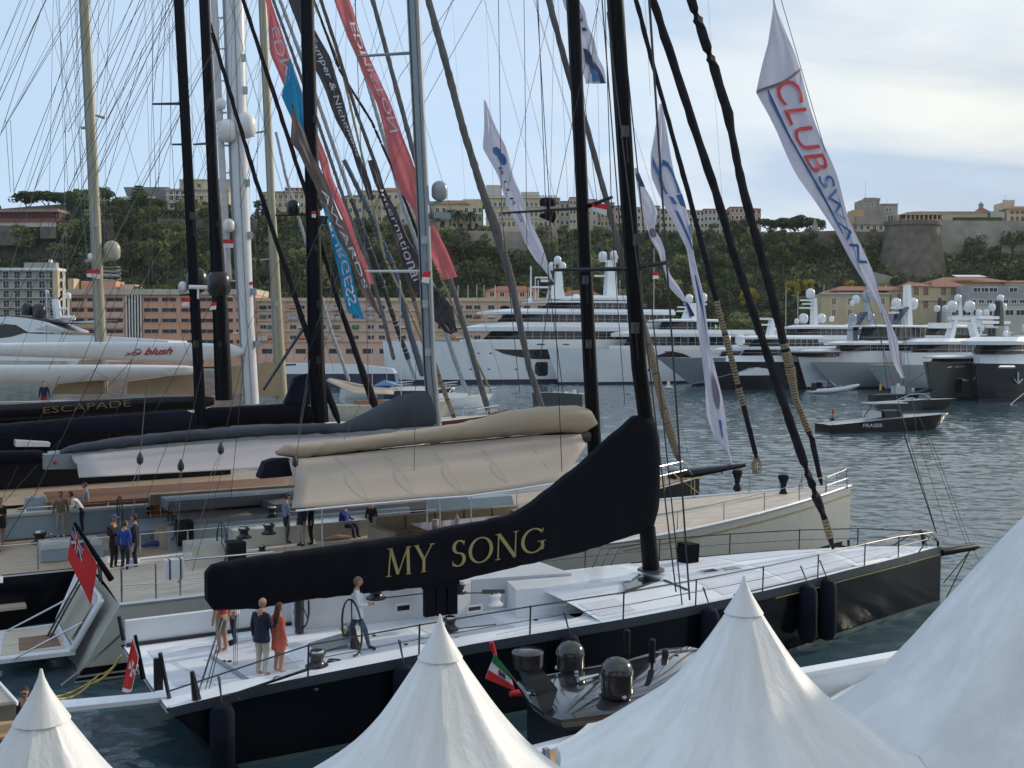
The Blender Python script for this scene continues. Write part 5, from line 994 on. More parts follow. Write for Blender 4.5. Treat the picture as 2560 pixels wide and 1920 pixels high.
# boom with cover and name
BT=[(515,1414),(560,1405),(640,1391),(842,1363),(1045,1334),(1114,1317),(1200,1303),(1280,1286),(1330,1255),(1381,1214),(1453,1157),(1511,1102),(1550,1068),(1584,1039),(1626,1037),(1641,1044)]
BB=[(515,1516),(530,1524),(640,1521),(756,1499),(842,1490),(1045,1468),(1132,1453),(1280,1418),(1359,1400),(1453,1380),(1569,1343),(1641,1322)]
cv=cover(MS,BT,BB,lambda x: .25 if x<1450 else .24,BLKC,fold=.022,sq=.5,n=20)
def stroke_text(b,fn,txt,m,parent):
    mb=MB(b.fr)
    def bar(x0,y0,x1,y1,t):
        d=Vector((x1-x0,y1-y0)); L=d.length; n=Vector((-d.y,d.x))/L*t/2; mb.add([fn(x0+n.x,y0+n.y),fn(x1+n.x,y1+n.y),fn(x1-n.x,y1-n.y),fn(x0-n.x,y0-n.y)],[(0,1,2,3)])
    def arc(cx,cy,rx,ry,a0,a1,t0,t1,k=18,ph=0):
        P_=[];Q_=[]
        for i in range(k+1):
            a=R(lerp(a0,a1,i/k)); t=lerp(t0,t1,abs(math.cos(a+ph))**1.5); P_.append(fn(cx+(rx+t/2)*math.cos(a),cy+(ry+t/2)*math.sin(a))); Q_.append(fn(cx+(rx-t/2)*math.cos(a),cy+(ry-t/2)*math.sin(a)))
        for i in range(k): mb.add([P_[i],P_[i+1],Q_[i+1],Q_[i]],[(0,1,2,3)])
    sf=lambda x,y: bar(x-.09,y,x+.09,y,.035)
    x=0
    for ch in txt:
        if ch=='M': bar(x+.08,0,x+.12,1,.05); bar(x+.12,1,x+.42,.05,.11); bar(x+.42,.05,x+.74,1,.045); bar(x+.74,1,x+.80,0,.11); sf(x+.08,.015); sf(x+.80,.015); sf(x+.10,.985); sf(x+.77,.985); x+=1.0
        elif ch=='Y': bar(x+.05,1,x+.34,.45,.11); bar(x+.62,1,x+.34,.45,.045); bar(x+.34,.48,x+.34,0,.10); sf(x+.34,.015); sf(x+.06,.985); sf(x+.62,.985); x+=.78
        elif ch=='S': arc(x+.27,.74,.19,.23,40,270,.05,.12); arc(x+.25,.27,.21,.24,90,-140,.05,.12); bar(x+.43,.80,x+.44,.96,.035); bar(x+.06,.06,x+.05,.24,.035); x+=.60
        elif ch=='O': arc(x+.45,.5,.38,.47,0,360,.045,.12,30); x+=.98
        elif ch=='N': bar(x+.1,0,x+.1,1,.045); bar(x+.1,1,x+.72,0,.12); bar(x+.72,0,x+.72,1,.045); sf(x+.1,.015); sf(x+.08,.985); sf(x+.72,.985); x+=.90
        elif ch=='G': arc(x+.47,.5,.39,.47,40,335,.05,.12,24); bar(x+.79,.42,x+.79,.10,.10); bar(x+.62,.43,x+.90,.43,.035); bar(x+.78,.80,x+.80,.95,.035); x+=.95
        else: x+=.55
    return mb.build('lettering',m,parent)
ln0=(966,1443); ln1=(1368,1376)
def fnm(a,c):
    t=a/5.78; px=lerp(ln0[0],ln1[0],t)+c*2; py=lerp(ln0[1],ln1[1],t)-c*lerp(71,62,t)+4*math.sin(t*PI); q=P(MS,px,py,-.30); return q
stroke_text(MS,fnm,'MY SONG',GOLD,cv)
mast(MS,[(1538,0),(1569,480),(1598,920),(1614,1040)],[40,39,39,38],SPAR,30)
mb=MB(MS.fr); q0=P(MS,1618,1318); q1=P(MS,1628,1424); mb.tube([q0,q1],[.24,.26],12); part(MS,'mast_foot',SPAR,mb,True); mb=MB(MS.fr); mb.lathe([(.42,0),(.4,.04),(.3,.06)],(q1.x,0,q1.z-.02),16); part(MS,'mast_collar',CARBON,mb)
q=MZ(1719,1400,2.4); mb=MB(MS.fr); mb.prism([(q[0]-.22,q[1]-.28),(q[0]+.22,q[1]-.28),(q[0]+.22,q[1]+.28),(q[0]-.22,q[1]+.28)],2.3,2.95,0,[(q[0]-.18,q[1]-.3),(q[0]+.24,q[1]-.3),(q[0]+.18,q[1]+.28),(q[0]-.2,q[1]+.28)]); part(MS,'deck_box',BLKC,mb)
for px,py in ((1774,1430),(1828,1424)):
    q=MZ(px,py,2.36); mb=MB(MS.fr); mb.cbox((q[0],q[1],2.37),(.62,.42,.05)); o=part(MS,'deck_hatch',WTRIM,mb); mb=MB(MS.fr); mb.cbox((q[0],q[1],2.40),(.5,.3,.02)); part(MS,'hatch_glass',TGL,mb,parent=o)
# jib track
a=MZ(1617,1436,2.38); c=MZ(1719,1479,2.24); mb=MB(MS.fr); mb.tube([(a[0],a[1],2.42),(c[0],c[1],2.27)],.05,6); mb.lathe([(.1,0),(.1,.2),(.02,.24)],(a[0],a[1],2.42),8); part(MS,'jib_track',CARBON,mb)
# stanchions and lifelines, near side and far side
def zsheer(u): return interp(SH,u)
ST=[(2.9,.0),(5.6,0),(8.6,0),(11.4,0),(13.9,0),(16.6,0),(19.2,0),(21.8,0),(24.0,0)]
def hbw(u,B=5.9,st=.93,u0=-.2,u1=27.15,wide=.42,p=1.75):
    t=(u-u0)/(u1-u0); q=max(0,(t-wide)/(1-wide)); f=lerp(st,1,min(1,t/wide)**.8) if t<wide else (1-q**p); return max(.05,B/2*f)
for sgn in (-1,1):
    tops=[]
    for i,(u,_) in enumerate(ST):
        if sgn==1 and u<9: continue
        v_=sgn*(hbw(u)-.06); z_=zsheer(u); mb=MB(MS.fr); mb.tube([(u,v_,z_),(u+.02,v_,z_+.72)],.022,6); part(MS,'stanchion',CARBON,mb); tops.append((u+.02,v_,z_+.70))
    tops.append((26.6,sgn*.12,zsheer(26.6)+.55)); 
    if sgn==-1: tops=[(-.1,-2.55,1.95)]+tops
    mb=MB(MS.fr); mb.tube(tops,.020,5); part(MS,'lifeline',CARBON,mb); mb=MB(MS.fr); mb.tube([(p[0],p[1],zsheer(p[0])+.36) for p in tops[1 if sgn==-1 else 0:]],.010,4); part(MS,'lifeline',WIRE,mb)
mb=MB(MS.fr); 
for sgn in (-1,1): mb.tube([(u,sgn*(hbw(u)-.16),zsheer(u)+.035) for u in (15.5,18,21,24,26.4)],.025,5)
part(MS,'toe_rail',CARBON,mb)
# bowsprit and its stays
bs=mast; b0=P(MS,2352,1381); b1=P(MS,2446,1378); b1.z=b0.z+.02; mb=MB(MS.fr); mb.tube([b0,lerp(b0,b1,.9),b1],[.14,.11,.07],10); part(MS,'bowsprit',SPAR,mb,True)
st0=P(MS,2364,1498)
for dv in (-.5,.5):
    mb=MB(MS.fr); mb.tube([lerp(b0,b1,.85),(b1.x-.5,dv*2.2,.35)],.018,5); part(MS,'bobstay',CARBON,mb)
mb=MB(MS.fr); mb.tube([lerp(b0,b1,.8),st0],.022,5); part(MS,'bobstay',CARBON,mb)
pul=P(MS,2345,1352); mb=MB(MS.fr); mb.tube([(25.3,-.6,2.1),(26.3,-.35,2.62),pul,(26.3,.35,2.62),(25.3,.6,2.1)],.026,6); mb.tube([pul,(pul.x,0,2.05)],.05,6); part(MS,'pulpit',CARBON,mb,True)
mb=MB(MS.fr); k=P(MS,2312,1362,.4); mb.tube([k,k+Vector((-.12,0,.35)),k+Vector((-.25,0,.52)),k+Vector((-.42,0,.5))],[.09,.08,.07,.04],8); part(MS,'anchor_arm',CARBON,mb,True)
line(MS,1953,0,2342,1335,.012,WIREG,name='tack_line'); line(MS,2260,1085,2340,1330,.022,WIRE,up=False); line(MS,2292,1085,2372,1340,.010,WIREG,up=False); line(MS,2318,1095,2420,1370,.012,WIREG,up=False); line(MS,2326,1095,2430,1372,.012,WIREG,up=False); line(MS,2235,600,2292,1085,.008,WIREG,up=False); line(MS,2245,930,2322,1095,.008,WIREG,up=False)
furled(MS,[(1632,0),(1700,210),(1789,480),(1836,640),(1920,890),(1990,1100),(2040,1240),(2062,1300),(2083,1372)],[20,21,21,21,21,22,21,17,12],SAILK,(.93,.985,ROPE))
# shrouds
for l in ((1505,0,1560,700,.02),(1518,30,1690,1480,.022),(1622,0,1724,1500,.028),(1560,90,1706,1520,.02),(1386,660,1350,900,.014)):
    line(MS,l[0],l[1],l[2],l[3],l[4],dv0=0 if l[1]>5 else -1,dv1=-2.6 if l[3]>1400 else -.5,name='shroud',up=l[1]<5)
spreader(MS,1572,672,1384,675,CARBON,.05,0,1.2); spreader(MS,1580,672,1668,656,CARBON,.06,0,-1.2)
line(MS,1384,675,1405,1180,.014,dv0=1.2,dv1=2.6,name='shroud',up=False); line(MS,1668,656,1724,1500,.016,dv0=-1.2,dv1=-2.6,name='shroud',up=False); line(MS,1342,0,1384,675,.013,dv0=.4,dv1=1.2,name='shroud'); line(MS,1625,0,1668,656,.015,dv0=-.4,dv1=-1.2,name='shroud')
for x0,y0,x1,y1 in ((1498,0,1280,960),(1430,440,1345,900),(1668,656,1790,1150)): pass
line(MS,1498,0,1345,700,.010,name='runner')
def deckpatch(u0,u1,f0,f1):
    mb=MB(MS.fr); rows=[]
    for k in range(9):
        u=lerp(u0,u1,k/8); hb=hbw(u); rows.append([(u,hb*lerp(f0,f1,j/5),interp(SH,u)-.012+.22*(1-lerp(f0,f1,j/5)**2)*min(1,hb)+.006) for j in range(6)])
    mb.rings(rows,0,caps=False,closed=False); part(MS,'nonskid_panel',NSK,mb)
for a_ in ((15.2,17.8,-.88,-.45),(15.2,17.8,-.38,-.02),(18.0,21.4,-.86,-.12),(18.0,21.4,.12,.86),(21.7,25.2,-.82,-.10),(21.7,25.2,.10,.82),(15.2,17.8,.05,.85),(10.9,12.1,-.85,-.5)): deckpatch(*a_)
for (u0,v0,u1,v1) in ((.3,-1.3,3.2,1.9),(3.5,-1.3,6.8,.9),(7.1,-1.3,9.4,.8)):
    mb=MB(MS.fr); mb.add([(u0,v0,1.639),(u1,v0,1.639),(u1,v1,1.639),(u0,v1,1.639)],[(0,1,2,3)]); part(MS,'nonskid_panel',NSK,mb)
# fine deck detail: panel joints, padeyes, tracks, coiled lines
for (pa,pb,z0,z1) in (((640,1700),(1180,1598),1.66,2.0),((1240,1585),(1960,1436),2.14,2.22),((1180,1545),(2200,1395),2.25,2.15),((470,1560+60),(900,1560),1.66,1.66),((430,1650),(600,1745),1.66,1.66),((700,1660),(1060,1590),1.66,1.66)):
    a=MZ(pa[0],pa[1],z0+.02); c=MZ(pb[0],pb[1],z1+.02); mb=MB(MS.fr); pts=[lerp(Vector((a[0],a[1],z0)),Vector((c[0],c[1],z1)),k/6) for k in range(7)]
    for p_ in pts: p_.z=max(p_.z,(interp(SH,p_.x)-.012+.22*(1-(p_.y/max(.3,hbw(p_.x)))**2)*min(1,hbw(p_.x)) if p_.x>10.7 else 1.635))+.003
    mb.tube(pts,.008,4); part(MS,'deck_seam',YG,mb)
for px,py in ((560,1650),(574,1650),(935,1586),(1015,1608),(1060,1608),(790,1720),(1340,1500),(1500,1475),(1260,1560)):
    q=MZ(px,py,1.68 if px<1100 else 2.2); zz_=1.635 if q[0]<10.6 else interp(SH,q[0])+.16; mb=MB(MS.fr); mb.lathe([(.06,0),(.05,.03),(.01,.045)],(q[0],q[1],zz_),8); part(MS,'padeye',CARBON,mb)
for px,py in ((1150,1600),(835,1655),(700,1700)):
    q=MZ(px,py,1.8); mb=MB(MS.fr); pts=[(q[0]+.22*math.cos(k*.5)*(1-k*.006),q[1]+.2*math.sin(k*.5)*(1-k*.006),1.70+.0025*k+.01*math.sin(k*1.3)) for k in range(60)]; mb.tube(pts,.016,5); part(MS,'coiled_line',CARBON,mb)
for (x0,y0,x1,y1,z) in ((1150,1483,1262,1475,2.62),(940,1497,1060,1478,2.7),(1125,1574,1240,1555,2.1),(792,1668,640,1712,2.0),(792,1664,560,1735,2.02)):
    a=MZ(x0,y0,z); c=MZ(x1,y1,z); mb=MB(MS.fr); mb.tube([(a[0],a[1],z),((a[0]+c[0])/2,(a[1]+c[1])/2,z-.03),(c[0],c[1],z-.06)],.018,5); part(MS,'sheet_line',CARBON,mb)
a=MZ(1205,1474,2.62); c=MZ(1262,1473,2.62); mb=MB(MS.fr); mb.tube([(a[0],a[1],2.56),(c[0],c[1],2.56)],.06,6); part(MS,'clutch_bank',CARBON,mb)
for x0 in (1478,1500,1522): 
    a=MZ(x0,1418,2.3); mb=MB(MS.fr); mb.tube([(a[0],a[1],2.2),(a[0]+.15,a[1]-.3,2.9),(q1.x-.2,-.1,3.4)],.012,4); part(MS,'halyard_tail',WIRE,mb)
# mainsheet tackle near the stern
for a,c,r_ in (((555,1545),(495,1735),.022),((560,1550),(510,1738),.012),((563,1552),(520,1735),.012),((1,1),(1,1),0)):
    if r_: line(MS,a[0],a[1],c[0],c[1],r_,CARBON,dv0=-.2,dv1=-2.2,name='tackle',up=False)
for x in (588,592,597): line(MS,x+2,1400,x-5,1683,.010,WIREG,dv0=0,dv1=-.4,name='tackle',up=False)
a=MZ(530,1643,1.66); c=MZ(620,1702,1.66); mb=MB(MS.fr); mb.tube([(a[0],a[1],1.68),(c[0],c[1],1.68)],.045,6); part(MS,'mainsheet_track',GREYP,mb)
def post(b,px0,py0,px1,py1,z,r0,r1,m=CARBON,name='post'):
    q=UV(atZ(px1,py1,z)); dv=q[1]-b.v; p0=P(b,px0,py0,dv); mb=MB(b.fr); mb.tube([p0,(q[0],dv,z)],[r0,r1],6); return part(b,name,m,mb,True),dv
post(MS,297,1540,309,1600,2.0,.05,.06,name='stern_post'); post(MS,480,1678,492,1752,1.66,.05,.11,name='stern_post')
o,dv=post(MS,400,1632,424,1750,1.6,.05,.045,name='stern_post'); mb=MB(MS.fr); q=P(MS,404,1680,dv); mb.box((q.x-.16,dv-.05,q.z-.38),(q.x+.02,dv+.05,q.z+.32)); part(MS,'lifebuoy_case',CARBON,mb)
# gangway
GA=[UV(atZ(x,y,1.66)) for x,y in ((420,1727),(430,1741),(155,1770),(140,1752))]
mb=MB(MS.fr); mb.slab([(g[0],g[1]-MS.v,1.66) for g in GA],(0,0,-.10)); part(MS,'gangway',WGEL,mb)
mb=MB(MS.fr); q=UV(atZ(455,1772,1.2)); mb.slab([(q[0]-.35,q[1]-MS.v+.5,1.5),(q[0]+.1,q[1]-MS.v+.4,1.5),(q[0]+.35,q[1]-MS.v+.1,1.0),(q[0]+.2,q[1]-MS.v-.05,.95),(q[0]-.3,q[1]-MS.v+.1,1.3)],(0,.12,0)); part(MS,'anchor',WGEL,mb)
# fenders hang from the rail: things of their own
FEND=[(555,1765,1.8,.27),(1010,1680,1.7,.26),(1425,1590,1.7,.26),(1775,1525,1.7,.26),(2020,1470,1.75,.28),(2068,1450,1.9,.28)]
FL=['dark cylindrical fender at the near stern corner of the black sloop','dark fender hanging left of the middle tent peak','dark fender behind the rounded radome of the carbon boat','dark fender right behind the tall tent peak','rear one of the two big dark fenders near the bow','front one of the two big dark fenders near the bow']
for (px,py,h,r),lb in zip(FEND,FL):
    u,v_,_=UV(atZ(px,py-20,2.0)); v_=MS.v-hbw(u)-r-.02; q=UV(inV(px,py,v_)); u=q[0]; zt=zsheer(u)-.05
    t=thing('fender',lb,'fender',tuple(W(u,v_,zt-h)),TH,'dark fenders along the sloop'); fr=ROOT[t.name]; mb=MB(fr); n_=10
    mb.lathe([(r*.3,0),(r*.75,.06),(r,.25),(r,h-.25),(r*.75,h-.06),(r*.3,h)],(0,0,0),14); mb.build('body',BLKC2,t,smooth=True)
    mb=MB(fr); mb.tube([(0,0,h),(.0,r+.05,h+.5)],.018,5); mb.tube([(0,0,h),(.04,r+.05,h+.48)],.012,5); mb.build('rope',CARBON,t)
# mooring lines from the stern
def rope(name,label,pts,r,m,sag=0,cat='rope'):
    P_=[atZ(*p) if len(p)==3 else Vector(p[:3]) for p in pts]; out=[]
    for a,c in zip(P_,P_[1:]):
        for k in range(8): t=k/8; out.append(lerp(a,c,t)-Vector((0,0,sag*4*t*(1-t))))
    out.append(P_[-1]); mb=MB(); mb.tube(out,r,6); return mb.build(name,m,None,True,label,cat)
rope('mooring_rope','yellow mooring rope slung from the stern corner of the black sloop',[(305,1636,1.6),(225,1710,1.0),(130,1745,1.5)],.03,YROPE,.15); rope('mooring_rope','thin yellow-green second mooring rope beside the thicker one',[(302,1640,1.6),(250,1685,1.1),(135,1742,1.4)],.018,YROPE,.1)
rope('mooring_rope','dark mooring rope running down from the cream yacht towards the lower left',[(450,1452,2.2),(330,1560,1.5),(150,1715,.6)],.03,WIRE,.05)
# ================================================================ the cream sloop, second in the row
CR=boat('cream_sloop','cream-hulled sloop with beige boom roll and awning, second in the row',8.2)
rs=sail_hull(CR,.2,31.45,7.0,[(0,2.05),(10,2.15),(20,2.45),(31.5,2.95)],CREAMH,TDKP,stern=.86,trans=-1.2,wide=.45,camber=.15,p=2.0,stripe=[(.86,.885,GOLD),(.10,.20,NAVYH),(.03,.07,NAVYH)])
def CS(u): return interp([(0,2.05),(10,2.15),(20,2.45),(31.5,2.95)],u)
mb=MB(CR.fr)   # white capping along the sheer
for sg in (-1,1): mb.tube([(r[0][0],sg*abs(r[0][1]),r[0][2]+.03) for r in rs],.055,6)
part(CR,'toe_rail',WGEL,mb,True)
# open stern locker, swim platform and ladder
mb=MB(CR.fr); mb.slab([(-.2,-2.2,2.0),(-.85,-1.8,.7),(-.85,1.9,.7),(-.2,2.3,2.0)],(.12,0,.05)); part(CR,'transom_door_frame',WGEL,mb)
mb=MB(CR.fr); mb.slab([(-.30,-1.6,1.82),(-.86,-1.35,.85),(-.86,1.4,.85),(-.30,1.7,1.82)],(-.03,0,-.01)); part(CR,'stern_locker',CUSHL,mb)
mb=MB(CR.fr); mb.tube([(-.85,-1.8,.7),(-.2,-2.2,2.0),(-.15,-1.8,2.08),(-.15,1.9,2.08),(-.2,2.3,2.0),(-.85,1.9,.7),(-.9,1.5,.62),(-.9,-1.4,.62),(-.85,-1.8,.7)],.075,8); part(CR,'transom_rim',WGEL,mb,True)
g=[UV(atZ(x,y,.55)) for x,y in ((160,1638),(118,1600),(200,1566),(330,1605))]
mb=MB(CR.fr); mb.slab([(-2.9,-1.6,.6),(-.8,-1.7,.6),(-.8,1.8,.6),(-2.5,1.7,.6)],(0,0,-.12)); part(CR,'swim_platform',WGEL,mb); mb=MB(CR.fr); mb.slab([(-2.7,-1.2,.615),(-1.0,-1.3,.615),(-1.0,1.5,.615),(-2.4,1.5,.615)],(0,0,-.01)); part(CR,'platform_deck',TDKP,mb)
mb=MB(CR.fr); mb.slab([(-2.2,-1.0,.63),(-1.1,-1.0,.63),(-1.1,.4,.63),(-2.1,.4,.63)],(0,0,-.008)); part(CR,'locker_hatch',SHUT,mb)
for dv in (-.25,.2):
    mb=MB(CR.fr); mb.tube([(-1.35,dv,.6),(-.8,dv,1.6),(-.45,dv,2.2),(-.35,dv,2.9),(-.15,dv,3.05),(.1,dv,2.85),(.15,dv,2.1)],.03,6); part(CR,'ladder_rail',CARBON,mb,True)
for k in range(5): mb=MB(CR.fr); t=k/5+.1; mb.tube([lerp(Vector((-1.35,-.25,.6)),Vector((-.45,-.25,2.2)),t),lerp(Vector((-1.35,.2,.6)),Vector((-.45,.2,2.2)),t)],.022,5); part(CR,'ladder_rung',CARBON,mb)
for dv,y0 in ((-1.9,0),(1.6,0)): mb=MB(CR.fr); mb.tube([(-2.4,dv*.9,.6),(-.6,dv*.9,1.4)],.03,6); part(CR,'platform_strut',STEEL,mb)
GC=boat('gangway','pale teak gangway with thin black rails reaching the quay at the lower left',12.2,-8)
mb=MB(BF(12.2)); mb.box((-12,-.45,.75),(-1.6,.45,.85)); part(GC,'walkway',TDKP,mb); 
for u in (-10.5,-8.0,-4.2): mb=MB(BF(12.2)); mb.tube([(u,-.42,.95),(u,-.42,2.25)],.025,5); part(GC,'stanchion',CARBON,mb)
mb=MB(BF(12.2)); mb.tube([(-12,-.42,2.2),(-4.2,-.42,2.25)],.015,4); part(GC,'hand_line',CARBON,mb); GC.t['category']='gangway'; del GC.t['group']
# stern rails, cooler, helms, cushions
for (u0,u1) in ((.3,1.2),(1.9,4.6)):
    mb=MB(CR.fr); v_=-2.75; z=2.05; mb.tube([(u0,v_,z),(u0,v_,z+.98),(u0+.15,v_,z+1.05),(u1,v_-.12,z+1.05),(u1,v_-.12,z)],.03,6); mb.tube([(u0,v_,z+.5),(u1,v_-.12,z+.5)],.022,6); part(CR,'stern_rail',STEEL,mb,True)
c=P(CR,435,1420,-2.95); mb=MB(CR.fr); mb.box((c.x-.26,-3.08,c.z-.28),(c.x+.26,-2.84,c.z+.26)); o=part(CR,'cooler_box',WGEL,mb); mb=MB(CR.fr)
for dx in (-.16,.14): mb.box((c.x+dx,-3.1,c.z-.3),(c.x+dx+.04,-2.83,c.z+.27))
part(CR,'strap',CARBON,mb,parent=o)
def onZ(b,px,py,z): q=UV(atZ(px,py,z)); return (q[0],q[1]-b.v)
for px,py in ((575,1420),(448,1362)):
    a=onZ(CR,px,py,2.1); wheel(CR,(a[0]-.25,a[1],2.95),.62); mb=MB(CR.fr); mb.prism([(a[0]-.1,a[1]-.3),(a[0]+.45,a[1]-.3),(a[0]+.45,a[1]+.3),(a[0]-.1,a[1]+.3)],2.1,2.95); part(CR,'helm_box',SAILK,mb)
mb=MB(CR.fr); a=onZ(CR,478,1430,2.1); c=onZ(CR,555,1405,2.1); mb.box((a[0],a[1]-.1,2.1),(c[0],a[1]+1.2,2.9)); part(CR,'coaming',CREAMH,mb); mb=MB(CR.fr); mb.lathe([(.16,0),(.16,.01)],(a[0]+.5,a[1]-.11,2.45),16)
mb=MB(CR.fr); a=onZ(CR,620,1330,2.6); mb.box((a[0]-.6,a[1]-.4,2.12),(a[0]+4.4,a[1]+.4,2.75)); part(CR,'coaming',CREAMH,mb)
for px,py,z in ((610,1345,2.75),(672,1335,2.75),(655,1382,2.12)): a=onZ(CR,px,py,z); winch(CR,a[0],a[1],z,.85 if z>2.2 else .6)
mb=MB(CR.fr); mb.prism([(9.3,-2.6),(17.0,-2.5),(17.0,-2.35),(9.3,-2.4)],2.13,2.62); mb.prism([(8.3,-2.39),(17,-2.3),(17,2.4),(8.3,2.4)],2.13,2.15); part(CR,'cockpit_coaming',CREAMH,mb)
for i in range(6):
    mb=MB(CR.fr); u=9.6+i*1.15; mb.box((u,-2.35,2.16),(u+1.1,-1.6,2.48)); mb.box((u,-2.38,2.485),(u+1.1,-2.1,2.95)); part(CR,'cushion',CUSHL,mb)
for i in range(5):
    mb=MB(CR.fr); u=9.8+i*1.2; mb.box((u,1.5,2.16),(u+1.12,2.2,2.5)); mb.box((u,1.95,2.505),(u+1.12,2.25,3.0)); part(CR,'cushion',CUSHL,mb)
mb=MB(CR.fr); mb.box((9.2,-.6,2.16),(9.5,1.2,2.9)); part(CR,'seat_back',CUSHL,mb)
mb=MB(CR.fr); mb.box((10.6,-.7,2.84),(14.2,.8,2.9)); mb.box((12.2,-.1,2.16),(12.5,.2,2.84)); part(CR,'table',WODD if False else WOODV,mb); mb=MB(CR.fr); mb.lathe([(.08,0),(.09,.22),(.03,.3),(.03,.36)],(12,-.2,2.9),8); mb.lathe([(.12,0),(.14,.2)],(11.3,.1,2.9),8); part(CR,'bottle',WGEL,mb)
mb=MB(CR.fr); mb.prism([(14.9,-1.7),(18.6,-1.3),(18.6,1.3),(14.9,1.7)],2.3,2.95,0,[(15.1,-1.5),(18.2,-1.1),(18.2,1.1),(15.1,1.5)]); part(CR,'coachroof',TDKP,mb); mb=MB(CR.fr); mb.prism([(16.2,-1.30),(18.0,-1.05),(18.0,-.9),(16.2,-.9)],2.93,2.97); part(CR,'roof_window',TGL,mb)
RT=[(692,1124),(715,1111),(764,1109),(929,1088),(1074,1069),(1161,1056),(1280,1026),(1367,1016),(1439,1013),(1468,1022),(1484,1052)]
RB=[(692,1140),(747,1146),(958,1120),(1074,1108),(1280,1090),(1381,1082),(1459,1082),(1484,1066)]
cover(CR,RT,RB,lambda x: .22+.22*min(1,max(0,(x-700)/500)),BEIGEC,'rolled_sail_cover',fold=.05,sq=.9,n=22,seed=4)
poly(CR,[(665,1156),(690,1148),(728,1147),(733,1190),(652,1197),(650,1192)],.5,BLKC2,'boom_end',dv=-.25); mb=MB(CR.fr); a,c=P(CR,735,1160),P(CR,1470,1090); mb.tube([a,c],.24,8); part(CR,'boom',CARBON,mb,True)
sheet(CR,[[(722,1150,-.3),(860,1137,-.32),(1040,1117,-.35),(1200,1103,-.35),(1340,1090,-.35),(1452,1086,-.35)],[(738,1200,-1.9),(880,1185,-1.9),(1055,1172,-1.9),(1210,1160,-1.9),(1350,1145,-1.9),(1466,1110,-1.5)],[(728,1272,-3.2),(866,1262,-3.2),(1045,1245,-3.2),(1175,1237,-3.2),(1290,1220,-3.2),(1396,1204,-3.1)]],BEIGEA,'awning',sag=.10)
sheet(CR,[[(722,1150,.3),(1040,1117,.35),(1452,1086,.35)],[(760,1215,2.9),(1050,1195,2.9),(1400,1170,2.9)]],BEIGEA,'awning',sag=.1)
for x in range(5):
    x0=835+x*118; mb=MB(CR.fr); q=[P(CR,x0,1140-(x0-860)*.09,-.36),P(CR,x0+45,1178-(x0-880)*.07,-1.93),P(CR,x0+88,1258-(x0-866)*.083,-3.22)]; q=[k+Vector((0,-.03,.0)) for k in q]; mb.tube([q[0],(q[0]+q[1])/2+Vector((.08,0,-.02)),q[1],(q[1]+q[2])/2+Vector((.08,0,-.02)),q[2]],.008,4); part(CR,'awning_seam',CUSHL,mb)
mb=MB(CR.fr); mb.tube([P(CR,740,1277,-3.22),P(CR,866,1265,-3.22),P(CR,1045,1249,-3.22),P(CR,1175,1240,-3.22),P(CR,1290,1224,-3.2),P(CR,1400,1206,-3.12)],.035,6); part(CR,'awning_pole',WGEL,mb,True)
for px,py in ((805,1270),(1068,1246),(1100,1245),(1178,1240),(1292,1223)): a=P(CR,px,py,-3.2); mb=MB(CR.fr); mb.tube([a,(a.x,a.y,CS(a.x))],.022,5); part(CR,'awning_stanchion',STEEL,mb)
mast(CR,[(1432,0),(1455,480),(1475,920),(1488,1150)],[32,31,35,36],SPAR,34); mb=MB(CR.fr); a=P(CR,1488,1150); mb.tube([a,(a.x+.3,0,2.6)],[.26,.28],10); part(CR,'mast_foot',SPAR,mb,True)
for u in (19.5,22,24.5,27,29.3):
    for sg in (-1,1):
        q_=max(0,(u-.2)/31.25-.45)/.55; hb=3.5*(1-q_**2.0); mb=MB(CR.fr); mb.tube([(u,sg*(hb-.1),CS(u)),(u,sg*(hb-.1),CS(u)+.75)],.022,5); part(CR,'stanchion',STEEL,mb)
mb=MB(CR.fr); mb.tube([(u,-(3.5*(1-(max(0,(u-.2)/31.25-.45)/.55)**2)-.1),CS(u)+.74) for u in (17,19.5,22,24.5,27,29.3,30.9)],.013,4); part(CR,'lifeline',WIRE,mb)
for px,py,s_ in ((1590,1245,1),(1735,1265,1)):
    a=onZ(CR,px,py,2.7); mb=MB(CR.fr); mb.cbox((a[0],a[1],2.62+.0),(.9,.6,.05)); part(CR,'deck_hatch',YLG,mb)
for px,py,z in ((1843,1215,3.2),(1958,1240,3.0)): a=onZ(CR,px,py,z-.2); mb=MB(CR.fr); mb.lathe([(.1,0),(.2,.1),(.1,.3),(.14,.55),(.24,.8),(.2,.92)],(a[0],a[1],2.78),9); part(CR,'covered_winch',SAILK,mb,True)
mb=MB(CR.fr); 
for sg in (-1,1): mb.tube([(29.2,sg*.75,2.85),(29.3,sg*.72,3.55),(30.9,sg*.3,3.75),(31.0,sg*.28,2.9)],.025,6); mb.tube([(29.3,sg*.72,3.2),(30.95,sg*.3,3.35)],.018,5)
mb.tube([(30.9,-.3,3.75),(31.2,0,3.78),(30.9,.3,3.75)],.025,6); part(CR,'pulpit',STEEL,mb,True)
furled(CR,[(1728,0),(1785,170),(1820,285),(1828,330),(1859,480),(1920,700),(1975,920),(1990,1000),(2030,1100),(2054,1212)],[22,24,26,17,22,22,22,15,14,12],SAILK,(.74,.90,ROPE)); furled(CR,[(1590,0),(1640,190),(1720,480),(1775,690),(1830,903),(1865,1040),(1893,1150)],[12,11,13,14,15,13,11],SAILK,(.70,.9,ROPE))
a=P(CR,1893,1140); mb=MB(CR.fr)
